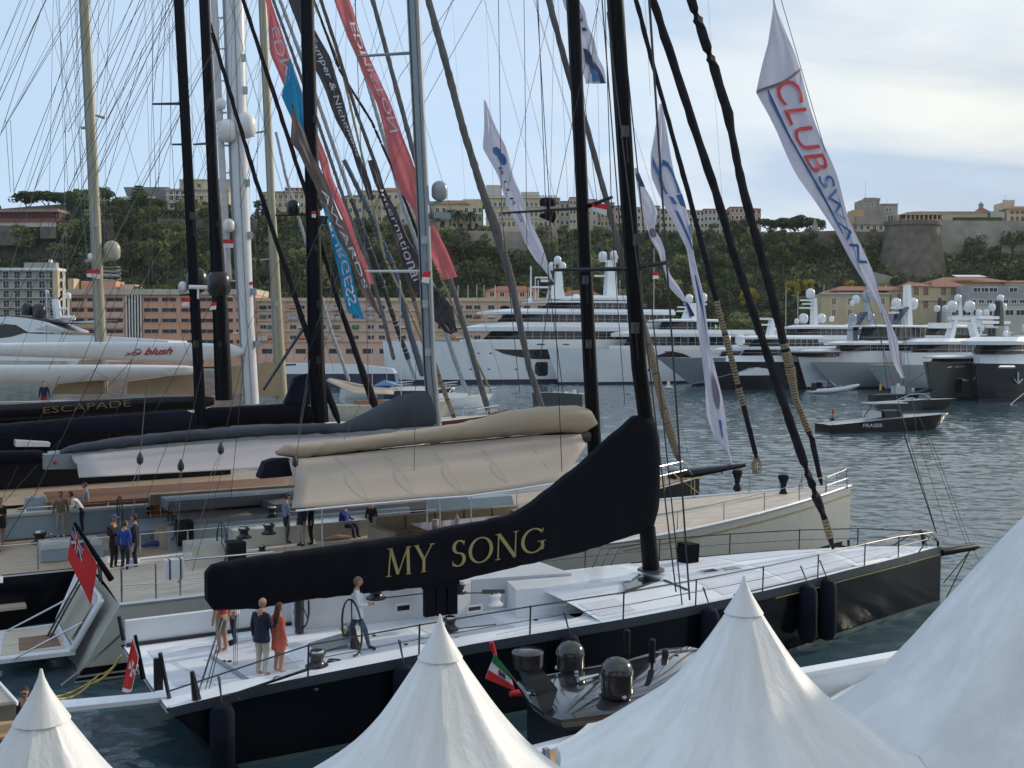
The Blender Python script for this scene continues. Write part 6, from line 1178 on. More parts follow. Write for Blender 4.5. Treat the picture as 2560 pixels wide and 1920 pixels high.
for k in range(7): w_=.12+.05*(k%3); mb.tube([a+Vector((0,.04*k-.1,0)),a+Vector((-w_,.04*k-.1,-.35)),a+Vector((-w_*.6,.04*k-.1,-.75)),a+Vector((w_*.8,.04*k-.1,-.7)),a+Vector((w_,.04*k-.1,-.3)),a],.022,5)
part(CR,'rope_coil',ROPE,mb)
spreader(CR,1462,520,1254,533,CARBON,.045,0,1.4); spreader(CR,1470,516,1530,493,CARBON,.06,0,-1.4)
mb=MB(CR.fr); a=P(CR,1370,508,.7); mb.lathe([(.28,0),(.32,.06),(.32,.2),(.26,.28),(.05,.3)],(a.x,.7,a.z-.1),12); mb.tube([(a.x,.7,a.z-.1),(a.x,.7,a.z-.42)],.05,6); mb.tube([(a.x-.34,.7,a.z-.5),(a.x-.1,.7,a.z-.47),(a.x+.22,.7,a.z-.5)],[.06,.14,.24],8); part(CR,'radar',SAILK,mb,True)
for l in ((1345,0,1371,700,.016,0),(1371,700,1415,1035,.018,0),(1512,0,1528,495,.02,0),(1528,495,1535,650,.02,0),(1535,640,1562,1010,.016,0),(1382,0,1254,533,.01,0),(1254,533,1300,985,.016,0),(1246,0,1254,533,.014,0),(1497,0,1460,300,.01,0),(1430,0,1500,560,.012,0)): line(CR,*l[:4],l[4],WIRE,name='shroud',up=l[1]<3)
# ================================================================ black yacht with grey mast, third in the row
GB=boat('grey_masted_sloop','black-hulled yacht with grey mast, grey-blue deckhouse and long bowsprit, third in the row',15.5)
rs=sail_hull(GB,-7,28.9,7.2,[(-7,1.8),(10,1.9),(20,2.2),(29,2.8)],NAVYH,TDK,stern=.85,trans=-.5,wide=.45,camber=.1,p=2.0,stripe=[(.955,.985,WGEL)])
Bk=[('coaming',GREYBLUE,(3.2,-2.3,1.9),(12.5,-1.9,2.75)),('coaming',GREYBLUE,(2.2,-.2,1.9),(6,2.6,2.35)),('side_deck_step',TDK,(3.0,-1.88,1.9),(12.5,-.6,2.55)),('sunbed',CUSH,(4.2,-.2,2.36),(7.6,1.6,2.62)),('cushion',CUSH,(7.65,-.2,2.36),(8.6,1.6,2.95)),('sofa',CUSH,(8.7,-1.6,2.56),(13.5,-.9,2.85)),('sofa_back',GREYBLUE,(8.7,1.4,1.95),(13.5,1.9,3.1)),('cushion',CUSH,(9,1.0,2.4),(13.3,1.38,2.95)),
 ('table',WOODV,(9.3,.0,2.85),(12.6,.8,2.9)),('table_leg',CUSH,(10.2,.3,1.95),(10.4,.5,2.84)),('table_leg',CUSH,(11.8,.3,1.95),(12,.5,2.84)),('sunbed_base',GREYBLUE,(-1.0,-2.2,1.9),(1.0,-.9,2.3)),('sunbed',YLG,(-.95,-2.15,2.31),(.95,-.95,2.47)),('locker',GREYBLUE,(-6.0,2.95,1.9),(3.4,3.3,2.75)),('locker_top',YLG,(-6.0,2.9,2.76),(3.5,3.35,2.86)),
 ('deckhouse',GREYBLUE,(4.0,1.7,2.7),(15,3.2,3.1)),('deckhouse_top',TDK,(3.6,3.25,2.75),(10,3.5,3.2))]
for nm,m,a,c in Bk: mb=MB(GB.fr); mb.box(a,c); part(GB,nm,m,mb)
mb=MB(GB.fr); mb.box((3.2,-2.0,2.751),(12.5,-1.86,2.9)); part(GB,'cushion',CUSH,mb)
mb=MB(GB.fr)
for u in [k*1.6-6 for k in range(13)]: mb.tube([(u,-3.35,1.9),(u,-3.35,2.8)],.022,5); mb.tube([(u,3.3,1.9),(u,3.3,2.8)],.022,5)
mb.tube([(-6,-3.35,2.78),(13.2,-3.35,2.78)],.014,4); mb.tube([(-6,3.3,2.78),(13.2,3.3,2.78)],.014,4); mb.tube([(-6,3.3,2.35),(13.2,3.3,2.35)],.012,4); part(GB,'lifeline',STEEL,mb)
for u0,v0,du,dv,z0,z1,nm,m in ((-5.8,1.2,2.6,1.0,2.0,2.45,'sofa',CUSH),(-5.8,2.25,2.6,.3,2.0,2.85,'sofa_back',CUSHL),(-3.0,.4,1.0,1.6,2.0,2.5,'low_table',TDK),(6.2,2.3,3.2,.9,2.4,2.8,'sunpad',CUSH),(10.2,2.2,2.4,1.0,3.1,3.35,'dinghy_cover',BLUEC),(13.6,-1.4,2.0,2.6,2.2,2.9,'coachroof',GREYBLUE),(15.7,-1.1,2.2,2.0,2.3,2.7,'coachroof',GREYBLUE),(-6.5,-2.6,1.6,1.2,1.9,2.3,'stern_locker',GREYBLUE)):
    mb=MB(GB.fr); mb.prism([(u0,v0),(u0+du,v0),(u0+du,v0+dv),(u0,v0+dv)],z0,z1,0,[(u0+.06,v0+.06),(u0+du-.06,v0+.06),(u0+du-.06,v0+dv-.06),(u0+.06,v0+dv-.06)]); part(GB,nm,m,mb)
a=onZ(GB,300,1300,2.6); wheel(GB,(a[0],a[1],2.9),.6); a=onZ(GB,420,1340,2.4); wheel(GB,(a[0]+.3,a[1],2.7),.6)
for px,py,z,s_ in ((100,1358,1.9,1.3),(48,1305,2.3,1.1),(680,1290,2.8,1.0)): a=onZ(GB,px,py,z); winch(GB,a[0],a[1],z,s_*.8)
GT=[(148,1127),(174,1114),(289,1094),(434,1079),(640,1062),(857,1058),(900,1039),(958,1007),(1002,988),(1045,978),(1071,984),(1083,1016),(1087,1030)]
GBt=[(148,1135),(223,1129),(405,1108),(640,1091),(871,1082),(987,1075),(1087,1066)]
cover(GB,GT,GBt,.32,SLATE,fold=.05,sq=.8,n=18,seed=8); mb=MB(GB.fr); mb.tube([P(GB,120,1150),P(GB,640,1104),P(GB,1085,1078)],[.26,.26,.26],8,flat=1.2); part(GB,'boom',GREYP,mb,True)
poly(GB,[(110,1137),(178,1133),(195,1150),(197,1172),(110,1174)],.5,GREYP,'boom_end',dv=-.26); poly(GB,[(133,1153),(142,1153),(142,1160),(133,1160)],.02,FR,'emblem',dv=-.30)
sheet(GB,[[(178,1138,-.3),(400,1117,-.3),(640,1098,-.3),(990,1082,-.3)],[(192,1160,-1.8),(405,1148,-1.8),(645,1130,-1.8),(990,1112,-1.8)],[(198,1195,-3.1),(480,1180,-3.1),(645,1171,-3.1),(990,1150,-3.1)]],PINKA,'awning',sag=.08)
sheet(GB,[[(178,1138,.3),(640,1098,.3),(990,1082,.3)],[(220,1160,3.0),(645,1140,3.0),(990,1120,3.0)]],PINKA,'awning',sag=.08)
mast(GB,[(1033,0),(1056,480),(1074,920),(1088,1062)],[32,32,34,34],GREYP,34); mb=MB(GB.fr); a=P(GB,1088,1062); mb.tube([a,(a.x+.3,0,2.2)],[.27,.29],10); part(GB,'mast_foot',GREYP,mb,True)
dome(GB,1099,472,20,DG); mb=MB(GB.fr); a=P(GB,1098,541); mb.prism([(a.x-.4,-.35),(a.x+.38,-.35),(a.x+.38,.35),(a.x-.4,.35)],a.z-.12,a.z+.14); mb.tube([P(GB,1070,560),P(GB,1100,552)],[.14,.08],6); mb.tube([P(GB,1070,512),P(GB,1105,503)],[.13,.06],6); part(GB,'radar',GREYP,mb)
spreader(GB,1050,131,893,141,GREYP,.05,0,1.4); spreader(GB,1078,678,914,678,WHITEP,.05,0,1.4)
line(GB,888,0,893,141,.02,WIREG,dv1=1.4,name='shroud'); line(GB,893,141,914,678,.02,WIREG,dv0=1.4,dv1=1.4,name='shroud',up=False); line(GB,914,678,922,1010,.02,WIREG,dv0=1.4,dv1=2.8,name='shroud',up=False); line(GB,1205,0,1020,330,.012,WIRE,name='runner'); line(GB,1020,330,760,900,.012,WIRE,name='runner',up=False); line(GB,1135,0,1000,190,.012,WIRE,name='runner'); line(GB,1000,190,880,500,.012,WIRE,name='runner',up=False)
furled(GB,[(1372,0),(1425,203),(1465,310),(1511,480),(1560,665),(1613,830),(1636,920),(1668,1060),(1700,1157)],[15,14,13,15,17,19,20,20,14],SAILG,(.72,.98,ROPE))
mb=MB(GB.fr); a=P(GB,1690,1190); c=P(GB,1862,1163); mb.tube([(27.2,0,2.82),(c.x,0,c.z)],[.30,.10],8); part(GB,'bowsprit',NAVYH,mb,True); mb=MB(GB.fr); q=P(GB,1815,1172); mb.slab([(q.x-.3,-.1,q.z),(q.x+.3,-.1,q.z+.05),(q.x-.2,-.1,q.z-.35),(q.x-.6,-.1,q.z-.45),(q.x-.25,-.1,q.z-.25)],(0,.2,0)); part(GB,'anchor',YLG,mb)
mb=MB(GB.fr)
for sg in (-1,1): mb.tube([(25,sg*1.8,2.65),(25.1,sg*1.75,3.6),(27.2,sg*.9,3.65),(28.3,sg*.25,2.85)],.03,6); mb.tube([(25.1,sg*1.75,3.15),(27.6,sg*.7,3.2)],.02,5)
part(GB,'pulpit',STEEL,mb,True)
mb=MB(GB.fr); 
for a,c in (((1600,1192),(1662,1190)),((1661,1187),(1661,1240)),((1678,1180),(1748,1234)),((1690,1196),(1755,1196)),((1728,1196),(1728,1235))): mb.tube([P(GB,a[0],a[1],-1.6),P(GB,c[0],c[1],-1.6)],.022,5)
part(GB,'mooring_line',YROPE,mb)
for l in ((1210,0,1345,480,.008),(1270,0,1420,640,.008),(1490,0,1505,700,.008),(1612,0,1626,240,.008),(1700,1050,1728,1165,.012),(1770,0,1852,1155,.006)): line(GB,*l,m=WIREG,name='halyard',up=l[1]<3)
# ================================================================ black ketch, Escapade, tan ketch, white sloop
K=boat('black_ketch','black two-masted yacht with navy-black boom covers behind the grey one, teak deckhouse',22)
sail_hull(K,-12,27,7,[(-12,2.0),(10,2.1),(27,2.9)],WGEL,TDK,stern=.9,trans=-.5,wide=.45,camber=.1)
mb=MB(K.fr)
for u in range(-9,16): mb.tube([(u,-3.2,2.1),(u,-3.2,3.0)],.025,5)
mb.tube([(-9,-3.2,3.0),(15,-3.2,3.0)],.02,5); mb.tube([(-9,-3.2,2.55),(15,-3.2,2.55)],.014,4); part(K,'railing',STEEL,mb)
for nm,m,a,c in (('deckhouse',WOODV,(.2,-2.6,2.1),(15.2,1.2,2.95)),('deckhouse_trim',WOODV,(.1,-2.65,2.951),(15.4,1.25,2.99)),('aft_deckhouse',WOODV,(-7,-2.4,2.05),(-2.2,1.4,2.85)),('aft_roof',WGEL,(-7,-2.6,2.851),(-1.9,1.6,3.15)),('aft_window',TGL,(-6,-2.43,2.2),(-3,-2.4,2.6)),('bulwark',TDK,(-7,-3.3,1.6),(16,-3.2,2.3))): mb=MB(K.fr); mb.box(a,c); part(K,nm,m,mb)
mb=MB(K.fr)
for i in range(9): mb.box((1.2+i*1.6,-2.64,2.35),(2.2+i*1.6,-2.6,2.7))
part(K,'deckhouse_window',TGL,mb)
cover(K,[(-40,1064),(0,1060),(174,1045),(463,1024),(490,1030)],[(-40,1097),(0,1094),(174,1088),(289,1085),(434,1078),(490,1070)],.34,BLKC2,fold=.03,sq=.6,seed=2)
cover(K,[(508,1022),(521,1019),(640,1013),(756,1007),(773,1014),(785,1036)],[(508,1068),(640,1061),(785,1059)],.4,BLKC,fold=.03,sq=.7,seed=3)
poly(K,[(712,1009),(738,944),(752,938),(772,934),(776,1012)],.3,BLKC2,'tack_cover',dv=-.15)
mast(K,[(767,0),(780,440),(791,920),(801,1056)],[33,36,43,43],SPARN,36); mast(K,[(447,0),(473,480),(496,920),(502,1062)],[24,25,26,30],SPARN,34,name='mizzen_mast')
for l in ([(608,0),(640,98),(764,480),(845,750),(903,920),(941,1024)],): furled(K,l,[9,10,10,12,16,22],SAILK)
furled(K,[(530,81),(640,451),(720,690),(796,920),(848,1058)],[9,10,12,15,16],SAILK,name='furled_staysail',up=False)
mb=MB(K.fr); mb.tube([P(K,759,820),P(K,658,975)],.07,6); part(K,'boom_vang',CARBON,mb)
dome(K,733,515,16,BLK,.6); dome(K,790,504,17,BLK); dome(K,492,695,25,BLK,.5); dome(K,457,715,11,DOMEW,.3); spreader(K,780,535,690,539,CARBON,.05,0,1); spreader(K,500,735,449,737,CARBON,.05)
mb=MB(K.fr); a=P(K,495,718,-.5); mb.tube([a-Vector((.38,0,0)),a+Vector((.38,0,0))],.09,8); mb.tube([a,a-Vector((0,0,.5))],.05,6); part(K,'radar',DOMEW,mb); mb=MB(K.fr); a=P(K,805,552); mb.box((a.x-.35,-.3,a.z-.18),(a.x+.15,.3,a.z+.2)); mb.tube([P(K,780,560),P(K,820,543)],.04,5); part(K,'radar',BLK,mb)
spreader(K,455,259,382,260,CARBON,.045,0,1.2); spreader(K,470,361,430,361,CARBON,.04,0,1); spreader(K,516,359,484,361,CARBON,.04,0,1)
ES=boat('black_sloop','black yacht whose long black boom carries gold lettering, behind the black ketch',30)
sail_hull(ES,-6,22,7,[(-6,2.0),(10,2.1),(22,2.6)],NAVYH,TDK,stern=.9,trans=-.5,wide=.45,camber=.1)
cv=cover(ES,[(-40,1012),(0,1010),(202,1000),(405,990),(532,988)],[(-40,1054),(0,1052),(174,1043),(347,1034),(486,1024),(532,1016)],.42,NAVYH,'boom',sq=.45,n=18)
mb=MB(); lettering(mb,'ESCAPADE',lambda a,c: inV(108+a,1034-a*.085-c,ES.v-.45),17,squash=1.95,offset=-.012); part(ES,'lettering',mat('dim_gold',(.20,.15,.06),.5),mb,parent=cv)
mast(ES,[(511,0),(534,480),(552,800),(560,1000)],[26,28,40,44],SPARN,34); dome(ES,547,702,28,BLK); dome(ES,530,318,10,BLK); 
mb=MB(ES.fr); mb.tube([P(ES,520,738),P(ES,582,742)],.05,6); mb.tube([P(ES,530,722),P(ES,545,745),P(ES,565,722)],.05,6); part(ES,'dome_bracket',STEEL,mb)
furled(ES,[(536,0),(560,0+90)] if False else [(480,-60),(533,82)],[6,8],SAILK,name='furled_staysail',up=False)
cover(ES,[(-40,1128),(60,1126),(110,1124)],[(-40,1164),(60,1162),(110,1160)],.3,BLKC,'mizzen_cover',dv=-12,sq=.6)
for a,c in (((60,1175),(40,1180)),): pass
TN=boat('tan_ketch','tan-masted ketch with sandy canvas covers, seen past the white boom',42)
sail_hull(TN,-6,30,8,[(-6,2.2),(10,2.2),(30,3.0)],mat('tan_hull',(.38,.33,.25),.4),TDK,stern=.9,trans=-.5)
mast(TN,[(211,0),(235,480),(252,855),(256,985)],[24,25,27,27],TANP,40,name='mizzen_mast'); mast(TN,[(656,0),(677,480),(699,920),(704,1000)],[20,20,31,31],TANP,40)
dome(TN,280,622,19,mat('dome_tan',(.42,.40,.30),.4)); dome(TN,227,640,7,DOMEW)
mb=MB(TN.fr); mb.tube([P(TN,213,653),P(TN,260,650),P(TN,300,636)],[.1,.16,.1],6); part(TN,'radar_bracket',TANP,mb); mb=MB(TN.fr)
for yy in (668,676,690): mb.tube([P(TN,250,yy),P(TN,300,yy),P(TN,303,yy+8),P(TN,290,yy+12),P(TN,258,yy+10)],.05,5)
part(TN,'radar_guard',STEEL,mb); spreader(TN,235,318,202,320,TANP,.08); spreader(TN,262,295,238,288,TANP,.06); spreader(TN,680,325,640,332,TANP,.06); spreader(TN,700,645,650,650,TANP,.06)
for i,(pts) in enumerate(([(128,985),(142,962),(175,945),(196,908),(203,899),(266,899),(268,985)],[(318,985),(320,953),(400,943),(482,927),(486,985)],[(575,985),(578,915),(612,912),(612,985)],[(645,990),(648,908),(668,903),(698,912),(700,990)])): poly(TN,pts,.6,TANC,'sail_cover',dv=-.3)
sheet(TN,[[(200,952,-1.5),(236,924,-1.5),(272,948,-1.5)],[(205,953,1),(236,930,1),(272,950,1)]],GREYP,'awning')
BL=boat('white_sloop','white yacht with tall twin white spars and a fat white boom with red script',37)
sail_hull(BL,-6,24,8,[(-6,2.2),(10,2.2),(24,3.0)],YW,TDK,stern=.9,trans=-.5)
cv=cover(BL,[(-40,858),(0,857),(289,854),(492,857),(576,860),(606,868)],[(-40,889),(0,890),(174,896),(463,909),(540,903),(579,897),(606,889)],.55,WHITEP,'boom',sq=.55,n=18)
cover(BL,[(-40,912),(0,912),(300,911),(485,914)],[(-40,958),(0,957),(130,962),(190,955),(300,948),(485,936)],.5,WHITEP,'lower_boom',dv=4,sq=.6)
mb=MB(); lettering(mb,'blush',lambda a,c: inV(360+a+c*.25,887-a*.03-c,BL.v-.60),17,squash=1.35,shear=.35,offset=.025); part(BL,'lettering',mat('crimson_letter',(.30,.01,.03),.5),mb,parent=cv)
mb=MB()
for pts in ([(312,889),(325,885),(335,880),(345,884),(354,880)],[(318,880),(325,886)],[(335,880),(342,873),(350,873),(354,878),(350,885),(340,887),(330,887)]): mb.tube([inV(x,y,BL.v-.6) for x,y in pts],.025,4)
part(BL,'emblem',mat('crimson_letter',(.30,.01,.03),.5),mb,parent=cv)
mast(BL,[(583,0),(599,480),(615,800),(628,1010)],[52,46,40,40],WHITEP,42); mast(BL,[(535,0),(549,300),(559,480),(572,700)],[17,17,17,17],mat('pinkish_spar',(.52,.50,.52),.4),42,name='second_spar',track=False)
for px,py,r in ((566,321,22),(613,306,25),(552,257,11),(573,560,13)): dome(BL,px,py,r,DOMEW,-.4)
mb=MB(BL.fr)
for yy,x0,x1 in ((364,546,590),(45,530,576),(282,546,566),(342,548,588),(340,590,636)): mb.tube([P(BL,x0,yy),P(BL,x1,yy)],.06,5)
part(BL,'dome_bracket',WHITEP,mb)
# ---------------------------------------------------------------- small sailing boats behind the grey cover
def small(name,label,bow,z,B,L,hm,sheerz,dm=TDKP,cabin=None):
    q=UV(atZ(bow[0],bow[1],z)); b=boat(name,label,q[1],q[0]-L,group='small sailing boats behind the grey-masted yacht'); b.u1=q[0]
    sail_hull(b,q[0]-L,q[0],B,[(q[0]-L,sheerz),(q[0]-L*.5,sheerz*.9),(q[0],z)],hm,dm,stern=.7,trans=-.3,rake=1.5,camber=.06)
    if cabin: mb=MB(b.fr); mb.prism([(q[0]-L*.75,-B*.25),(q[0]-L*.35,-B*.2),(q[0]-L*.35,B*.2),(q[0]-L*.75,B*.25)],sheerz*.9,sheerz*.9+.55,0); part(b,'cabin',cabin,mb)
    mb=MB(b.fr)
    for sg in (-1,1): mb.tube([(q[0]-3,sg*B*.3,z*.95),(q[0]-2.9,sg*B*.3,z+.7),(q[0]+.3,sg*.1,z+.9)],.035,5); mb.tube([(q[0]-2.9,sg*B*.3,z+.35),(q[0]+.1,sg*.1,z+.45)],.02,4); mb.tube([(q[0]-1.5,sg*B*.2,z*.98),(q[0]-1.3,sg*B*.18,z+.8)],.025,4)
    part(b,'pulpit',YW,mb,True); return b
RD=small('red_sailboat','dark red-hulled sailing boat with white pulpit and bowsprit rails',(1240,1036),2.0,4.6,18,REDH,1.8)
a=P(RD,1262,1008); mb=MB(RD.fr); mb.tube([(RD.u1-1,0,2.0),(a.x+.6,0,2.5)],[.12,.06],6); part(RD,'bowsprit',WOODV,mb)
S2=small('wooden_sailboat','cream sailing boat with varnished wooden cabin under a pale canvas cover',(1135,1000),2.0,4.4,17,mat('cream_small_hull',(.45,.43,.36),.4),1.9,cabin=WOODV)
S3=small('white_sailboat','small white sailing boat with blue canvas canopy near the grey mast',(1235,984),1.7,3.8,13,YW,1.5,cabin=YW); S4=small('white_sailboat','farthest small sailing boat with navy trim by the white-masted group',(1140,968),1.7,3.8,13,YNAVY,1.5,cabin=YW); S5=small('white_sailboat','pale sailing boat bow just left of the grey mast',(1030,966),1.7,3.8,12,YLG,1.6,cabin=BLUEC)
sheet(S2,[[(815,952,-1.2),(824,945,0),(830,950,1.2)],[(885,985,-1.4),(890,962,0),(895,985,1.4)],[(985,986,-.6),(980,972,0),(985,986,.6)]],BEIGEA,'sail_cover'); mb=MB(S2.fr); mb.tube([P(S2,822,950),P(S2,985,980)],[.3,.2],6); part(S2,'boom',BEIGEA,mb)
sheet(S5,[[(925,968,-1),(960,950,0),(985,955,1)],[(960,975,-1),(985,962,0),(1010,965,1)]],mat('pale_blue_canvas',(.12,.25,.42),.7),'canopy')
for b_,pts,w,m,lo in ((S3,[(690,330),(714,440),(766,609),(825,820),(873,954)],8,SAILL,None),(S4,[(683,0),(756,202),(796,309),(873,538),(913,635),(955,780),(985,900)],9,SAILG,None),(S4,[(700,0),(794,251),(887,520),(941,665),(993,820),(1040,950)],11,SAILL,(.6,.95,SAILK)),
 (S2,[(782,0),(854,174),(908,400),(962,647),(1013,755),(1042,820),(1075,900)],6,ROPE,None),(RD,[(802,0),(840,116),(889,275),(947,434),(990,600),(1030,735),(1053,810),(1100,950),(1138,1052)],10,mat('sail_cover_brown',(.11,.085,.075),.8,spec=.1),(.75,.98,ROPE)),
 (S2,[(785,0),(848,174),(929,304),(987,434),(1035,560),(1070,650)],7,SAILK,None),(S3,[(845,0),(918,203),(973,391),(1010,520),(1049,628),(1084,722),(1130,880),(1171,993)],11,SAILL,None),(S3,[(1022,520),(1084,654),(1144,790),(1190,900),(1228,980)],6,mat('sail_cover_tan',(.22,.19,.11),.8),None),
 (S5,[(860,400),(919,520),(986,674),(1022,820),(1058,940)],15,mat('sail_cover_blue_grey',(.085,.11,.135),.8,spec=.1),None),(RD,[(932,0),(1036,390),(1083,556),(1150,780),(1190,920),(1222,1033)],14,SAILG,None)):
    furled(b_,pts,[w*(.8+.35*i/len(pts)) for i in range(len(pts))],m,lo,up=pts[0][1]<3)
A1=small('grey_sailboat','sailing boat hidden behind the beige boom roll, only its furled headsail showing',(1372,1060),2.4,5,20,YLG,2.2); furled(A1,[(1071,0),(1110,140),(1160,330),(1207,480),(1238,565),(1277,700),(1323,920),(1362,1040)],[17,17,18,20,25,20,15,15],SAILG)
for px0,px1,b_ in ((962,968,S5),(1000,1003,S2),(925,932,S4)): line(b_,px0,700,px1,1000,.05,YLG,name='mast',up=False)
for l in ((560,560,520,940),(700,820,640,985),(740,640,660,1000)): line(TN,*l,.012,WIREG,name='shroud',up=False)
# ladder-like rigging
for l in ((1073,780,1120,925),(1080,780,1126,922)): line(S3,*l,.02,YLG,name='shroud',up=False)
# ================================================================ running rigging on the left: shrouds, lifts and stays
RG=[(TN,0,124,51,0),(TN,0,179,69,0),(TN,0,229,86,0),(ES,0,249,115,0),(K,0,340,104,20),(TN,10,320,190,20),(TN,5,330,192,0),(ES,35,480,225,0),(ES,68,480,245,0),(K,84,480,262,0),(K,170,480,366,0),(K,173,470,400,0),(ES,240,440,430,0),(K,240,350,432,0),(K,248,430,470,0),(ES,170,330,358,0),(TN,160,330,278,0),(TN,250,280,287,0),(TN,147,0,170,480),(TN,175,0,206,480),(BL,187,0,205,480),(BL,14,300,26,480),(BL,26,300,35,480),
 (K,380,0,382,260),(K,382,260,398,700),(K,422,0,428,360),(K,430,360,449,735),(ES,415,0,395,480),(ES,408,0,382,258),(ES,260,480,357,120),(ES,250,260,350,0),(K,0,820,420,0),(K,250,860,470,230),(K,20,760,330,0),(ES,60,760,440,0),(K,205,905,400,440),(K,270,1100,530,230),(ES,150,1110,470,430),(K,0,1260,150,940),(K,10,1255,330,900),(K,340,1120,560,700),(BL,440,900,560,560),(TN,140,0,250,905),(TN,190,0,218,700),
 (ES,600,520,750,0),(K,600,480,800,0),(K,740,1060,1130,0),(K,620,820,960,90),(ES,650,640,890,0),(BL,600,330,690,0),(BL,610,400,720,0),(TN,640,200,725,0),(K,560,120,610,460),(ES,500,0,520,60),(BL,640,480,660,0),(K,836,500,960,0),(TN,660,0,700,800),(TN,720,700,735,900),(BL,540,0,580,300),(S4,1190,900,1130,0),(S3,1245,800,1215,0),(CR,1320,830,1310,0)]
for b_,x0,y0,x1,y1 in RG:
    if y1<y0: x0,y0,x1,y1=x1,y1,x0,y0
    line(b_,x0,y0,x1,y1,{'K':.014}.get('',.013 if b_ in (K,CR) else .016),WIREG if b_ in (TN,BL) else WIRE,name='rigging_line')
# lines that run down across the awnings with blocks
for x0,y0,bx,by,x1,y1,x2,y2 in ((366,960,350,1148,330,1215,322,1290),(510,900,452,1165,440,1260,432,1400),(620,850,552,1123,500,1250,470,1370),(770,960,738,1155,716,1240,700,1400),(240,600,350,0,0,0,0,0)):
    if x2==0: continue
    line(CR,x0,y0,bx,by,.012,WIRE,dv0=-1.5,dv1=-2.5,name='topping_lift',up=False); mb=MB(CR.fr); a=P(CR,bx,by,-2.5); mb.lathe([(.02,-.16),(.09,-.1),(.1,.02),(.05,.14),(.02,.2)],tuple(a),8); part(CR,'pulley_block',CARBON,mb,True)
    line(CR,bx,by+5,x1,y1,.009,WIREG,dv0=-2.5,dv1=-2.8,name='tackle_line',up=False); line(CR,bx+3,by+5,x2+8,y2,.009,WIREG,dv0=-2.5,dv1=-2.9,name='tackle_line',up=False)
for l in ((610,900,560,1420,.012),(775,900,745,1090,.012),(1040,900,1035,1190,.012),(555,1180,480,1430,.01),(0,1370,80,1240,.012),(80,1250,250,900,.012),(430,1080,300,1420,.01),(900,1010,860,1100,.01)): line(CR,*l[:4],l[4],WIRE,dv0=-1,dv1=-2,name='rigging_line',up=False)

# more fine stays fanning up to the mastheads on the left
r_=random.Random(77)
for k in range(46):
    b_=(K,ES,TN,BL)[k%4]; xt=r_.uniform(30,760); sl=r_.choice((.02,-.03,.38,.45,.52,.30,-.28)); yb=r_.uniform(700,930); xb=xt-sl*yb
    line(b_,xt,0,xb,yb,.010 if b_ in (K,ES) else .012,WIREG if k%3 else WIRE,name='rigging_line')
for k in range(12):
    xt=r_.uniform(760,1500); yb=r_.uniform(700,1000); sl=r_.choice((.02,-.05,.42,-.3)); line((CR,GB)[k%2],xt,0,xt-sl*yb,yb,.008,WIREG,name='rigging_line')
for x,y,dx in ((585,120,26),(590,200,24),(596,430,22),(603,560,20),(612,700,18),(620,830,18)):
    spreader(BL,x,y,x-dx-20,y+3,WHITEP,.04,0,1); mb=MB(BL.fr); a=P(BL,x+18,y+30); mb.box((a.x-.15,-.6,a.z-.2),(a.x+.1,-.35,a.z+.2)); part(BL,'mast_fitting',YG,mb)
for b_,x,y in ((K,785,300),(K,790,620),(K,795,760),(K,795,900),(K,480,540),(K,490,860),(ES,545,560),(ES,550,860),(GB,1062,760),(GB,1060,600),(GB,1068,880),(CR,1462,700),(CR,1470,860),(MS,1585,820),(MS,1560,330),(MS,1590,600),(TN,240,560),(TN,250,800),(TN,690,760)):
    mb=MB(b_.fr); a=P(b_,x,y,-.3); mb.box((a.x-.10,-.42,a.z-.16),(a.x+.10,-.28,a.z+.16)); mb.tube([(a.x,-.4,a.z-.1),(a.x+.05,-.45,a.z-.9)],.015,4); part(b_,'mast_fitting',YG if b_ in (GB,TN) else CARBON,mb)

mb=MB(K.fr); a=P(K,30,1112,5); mb.slab([P(K,-40,1092,4.5),P(K,150,1088,4.5),P(K,255,1086,4.5),P(K,190,1112,4.5),P(K,120,1126,4.5),P(K,-40,1130,4.5)],(0,.6,0)); part(K,'black_deck_cover',BLKC,mb)
mb=MB(K.fr); mb.slab([P(K,35,1098,4.4),P(K,70,1100,4.4),P(K,120,1103,4.4),P(K,118,1112,4.4),P(K,34,1112,4.4)],(0,-1.0,0)); part(K,'dinghy',YW,mb)
for px,py,w_,h_ in ((180,1235,60,9),(250,1222,70,8),(60,1248,50,10),(330,1232,40,10),(420,1225,50,9),(520,1235,60,8)):
    q=onZ(GB,px,py,2.9); mb=MB(GB.fr); mb.prism([(q[0],q[1]),(q[0]+w_/55,q[1]),(q[0]+w_/55,q[1]+.7),(q[0],q[1]+.7)],2.3,2.75+h_/60,0,[(q[0]+.1,q[1]+.1),(q[0]+w_/55-.1,q[1]+.1),(q[0]+w_/55-.1,q[1]+.6),(q[0]+.1,q[1]+.6)]); part(GB,'cushion',(CUSH,YLG,GREYBLUE,BLUEC)[(px//10)%4],mb)

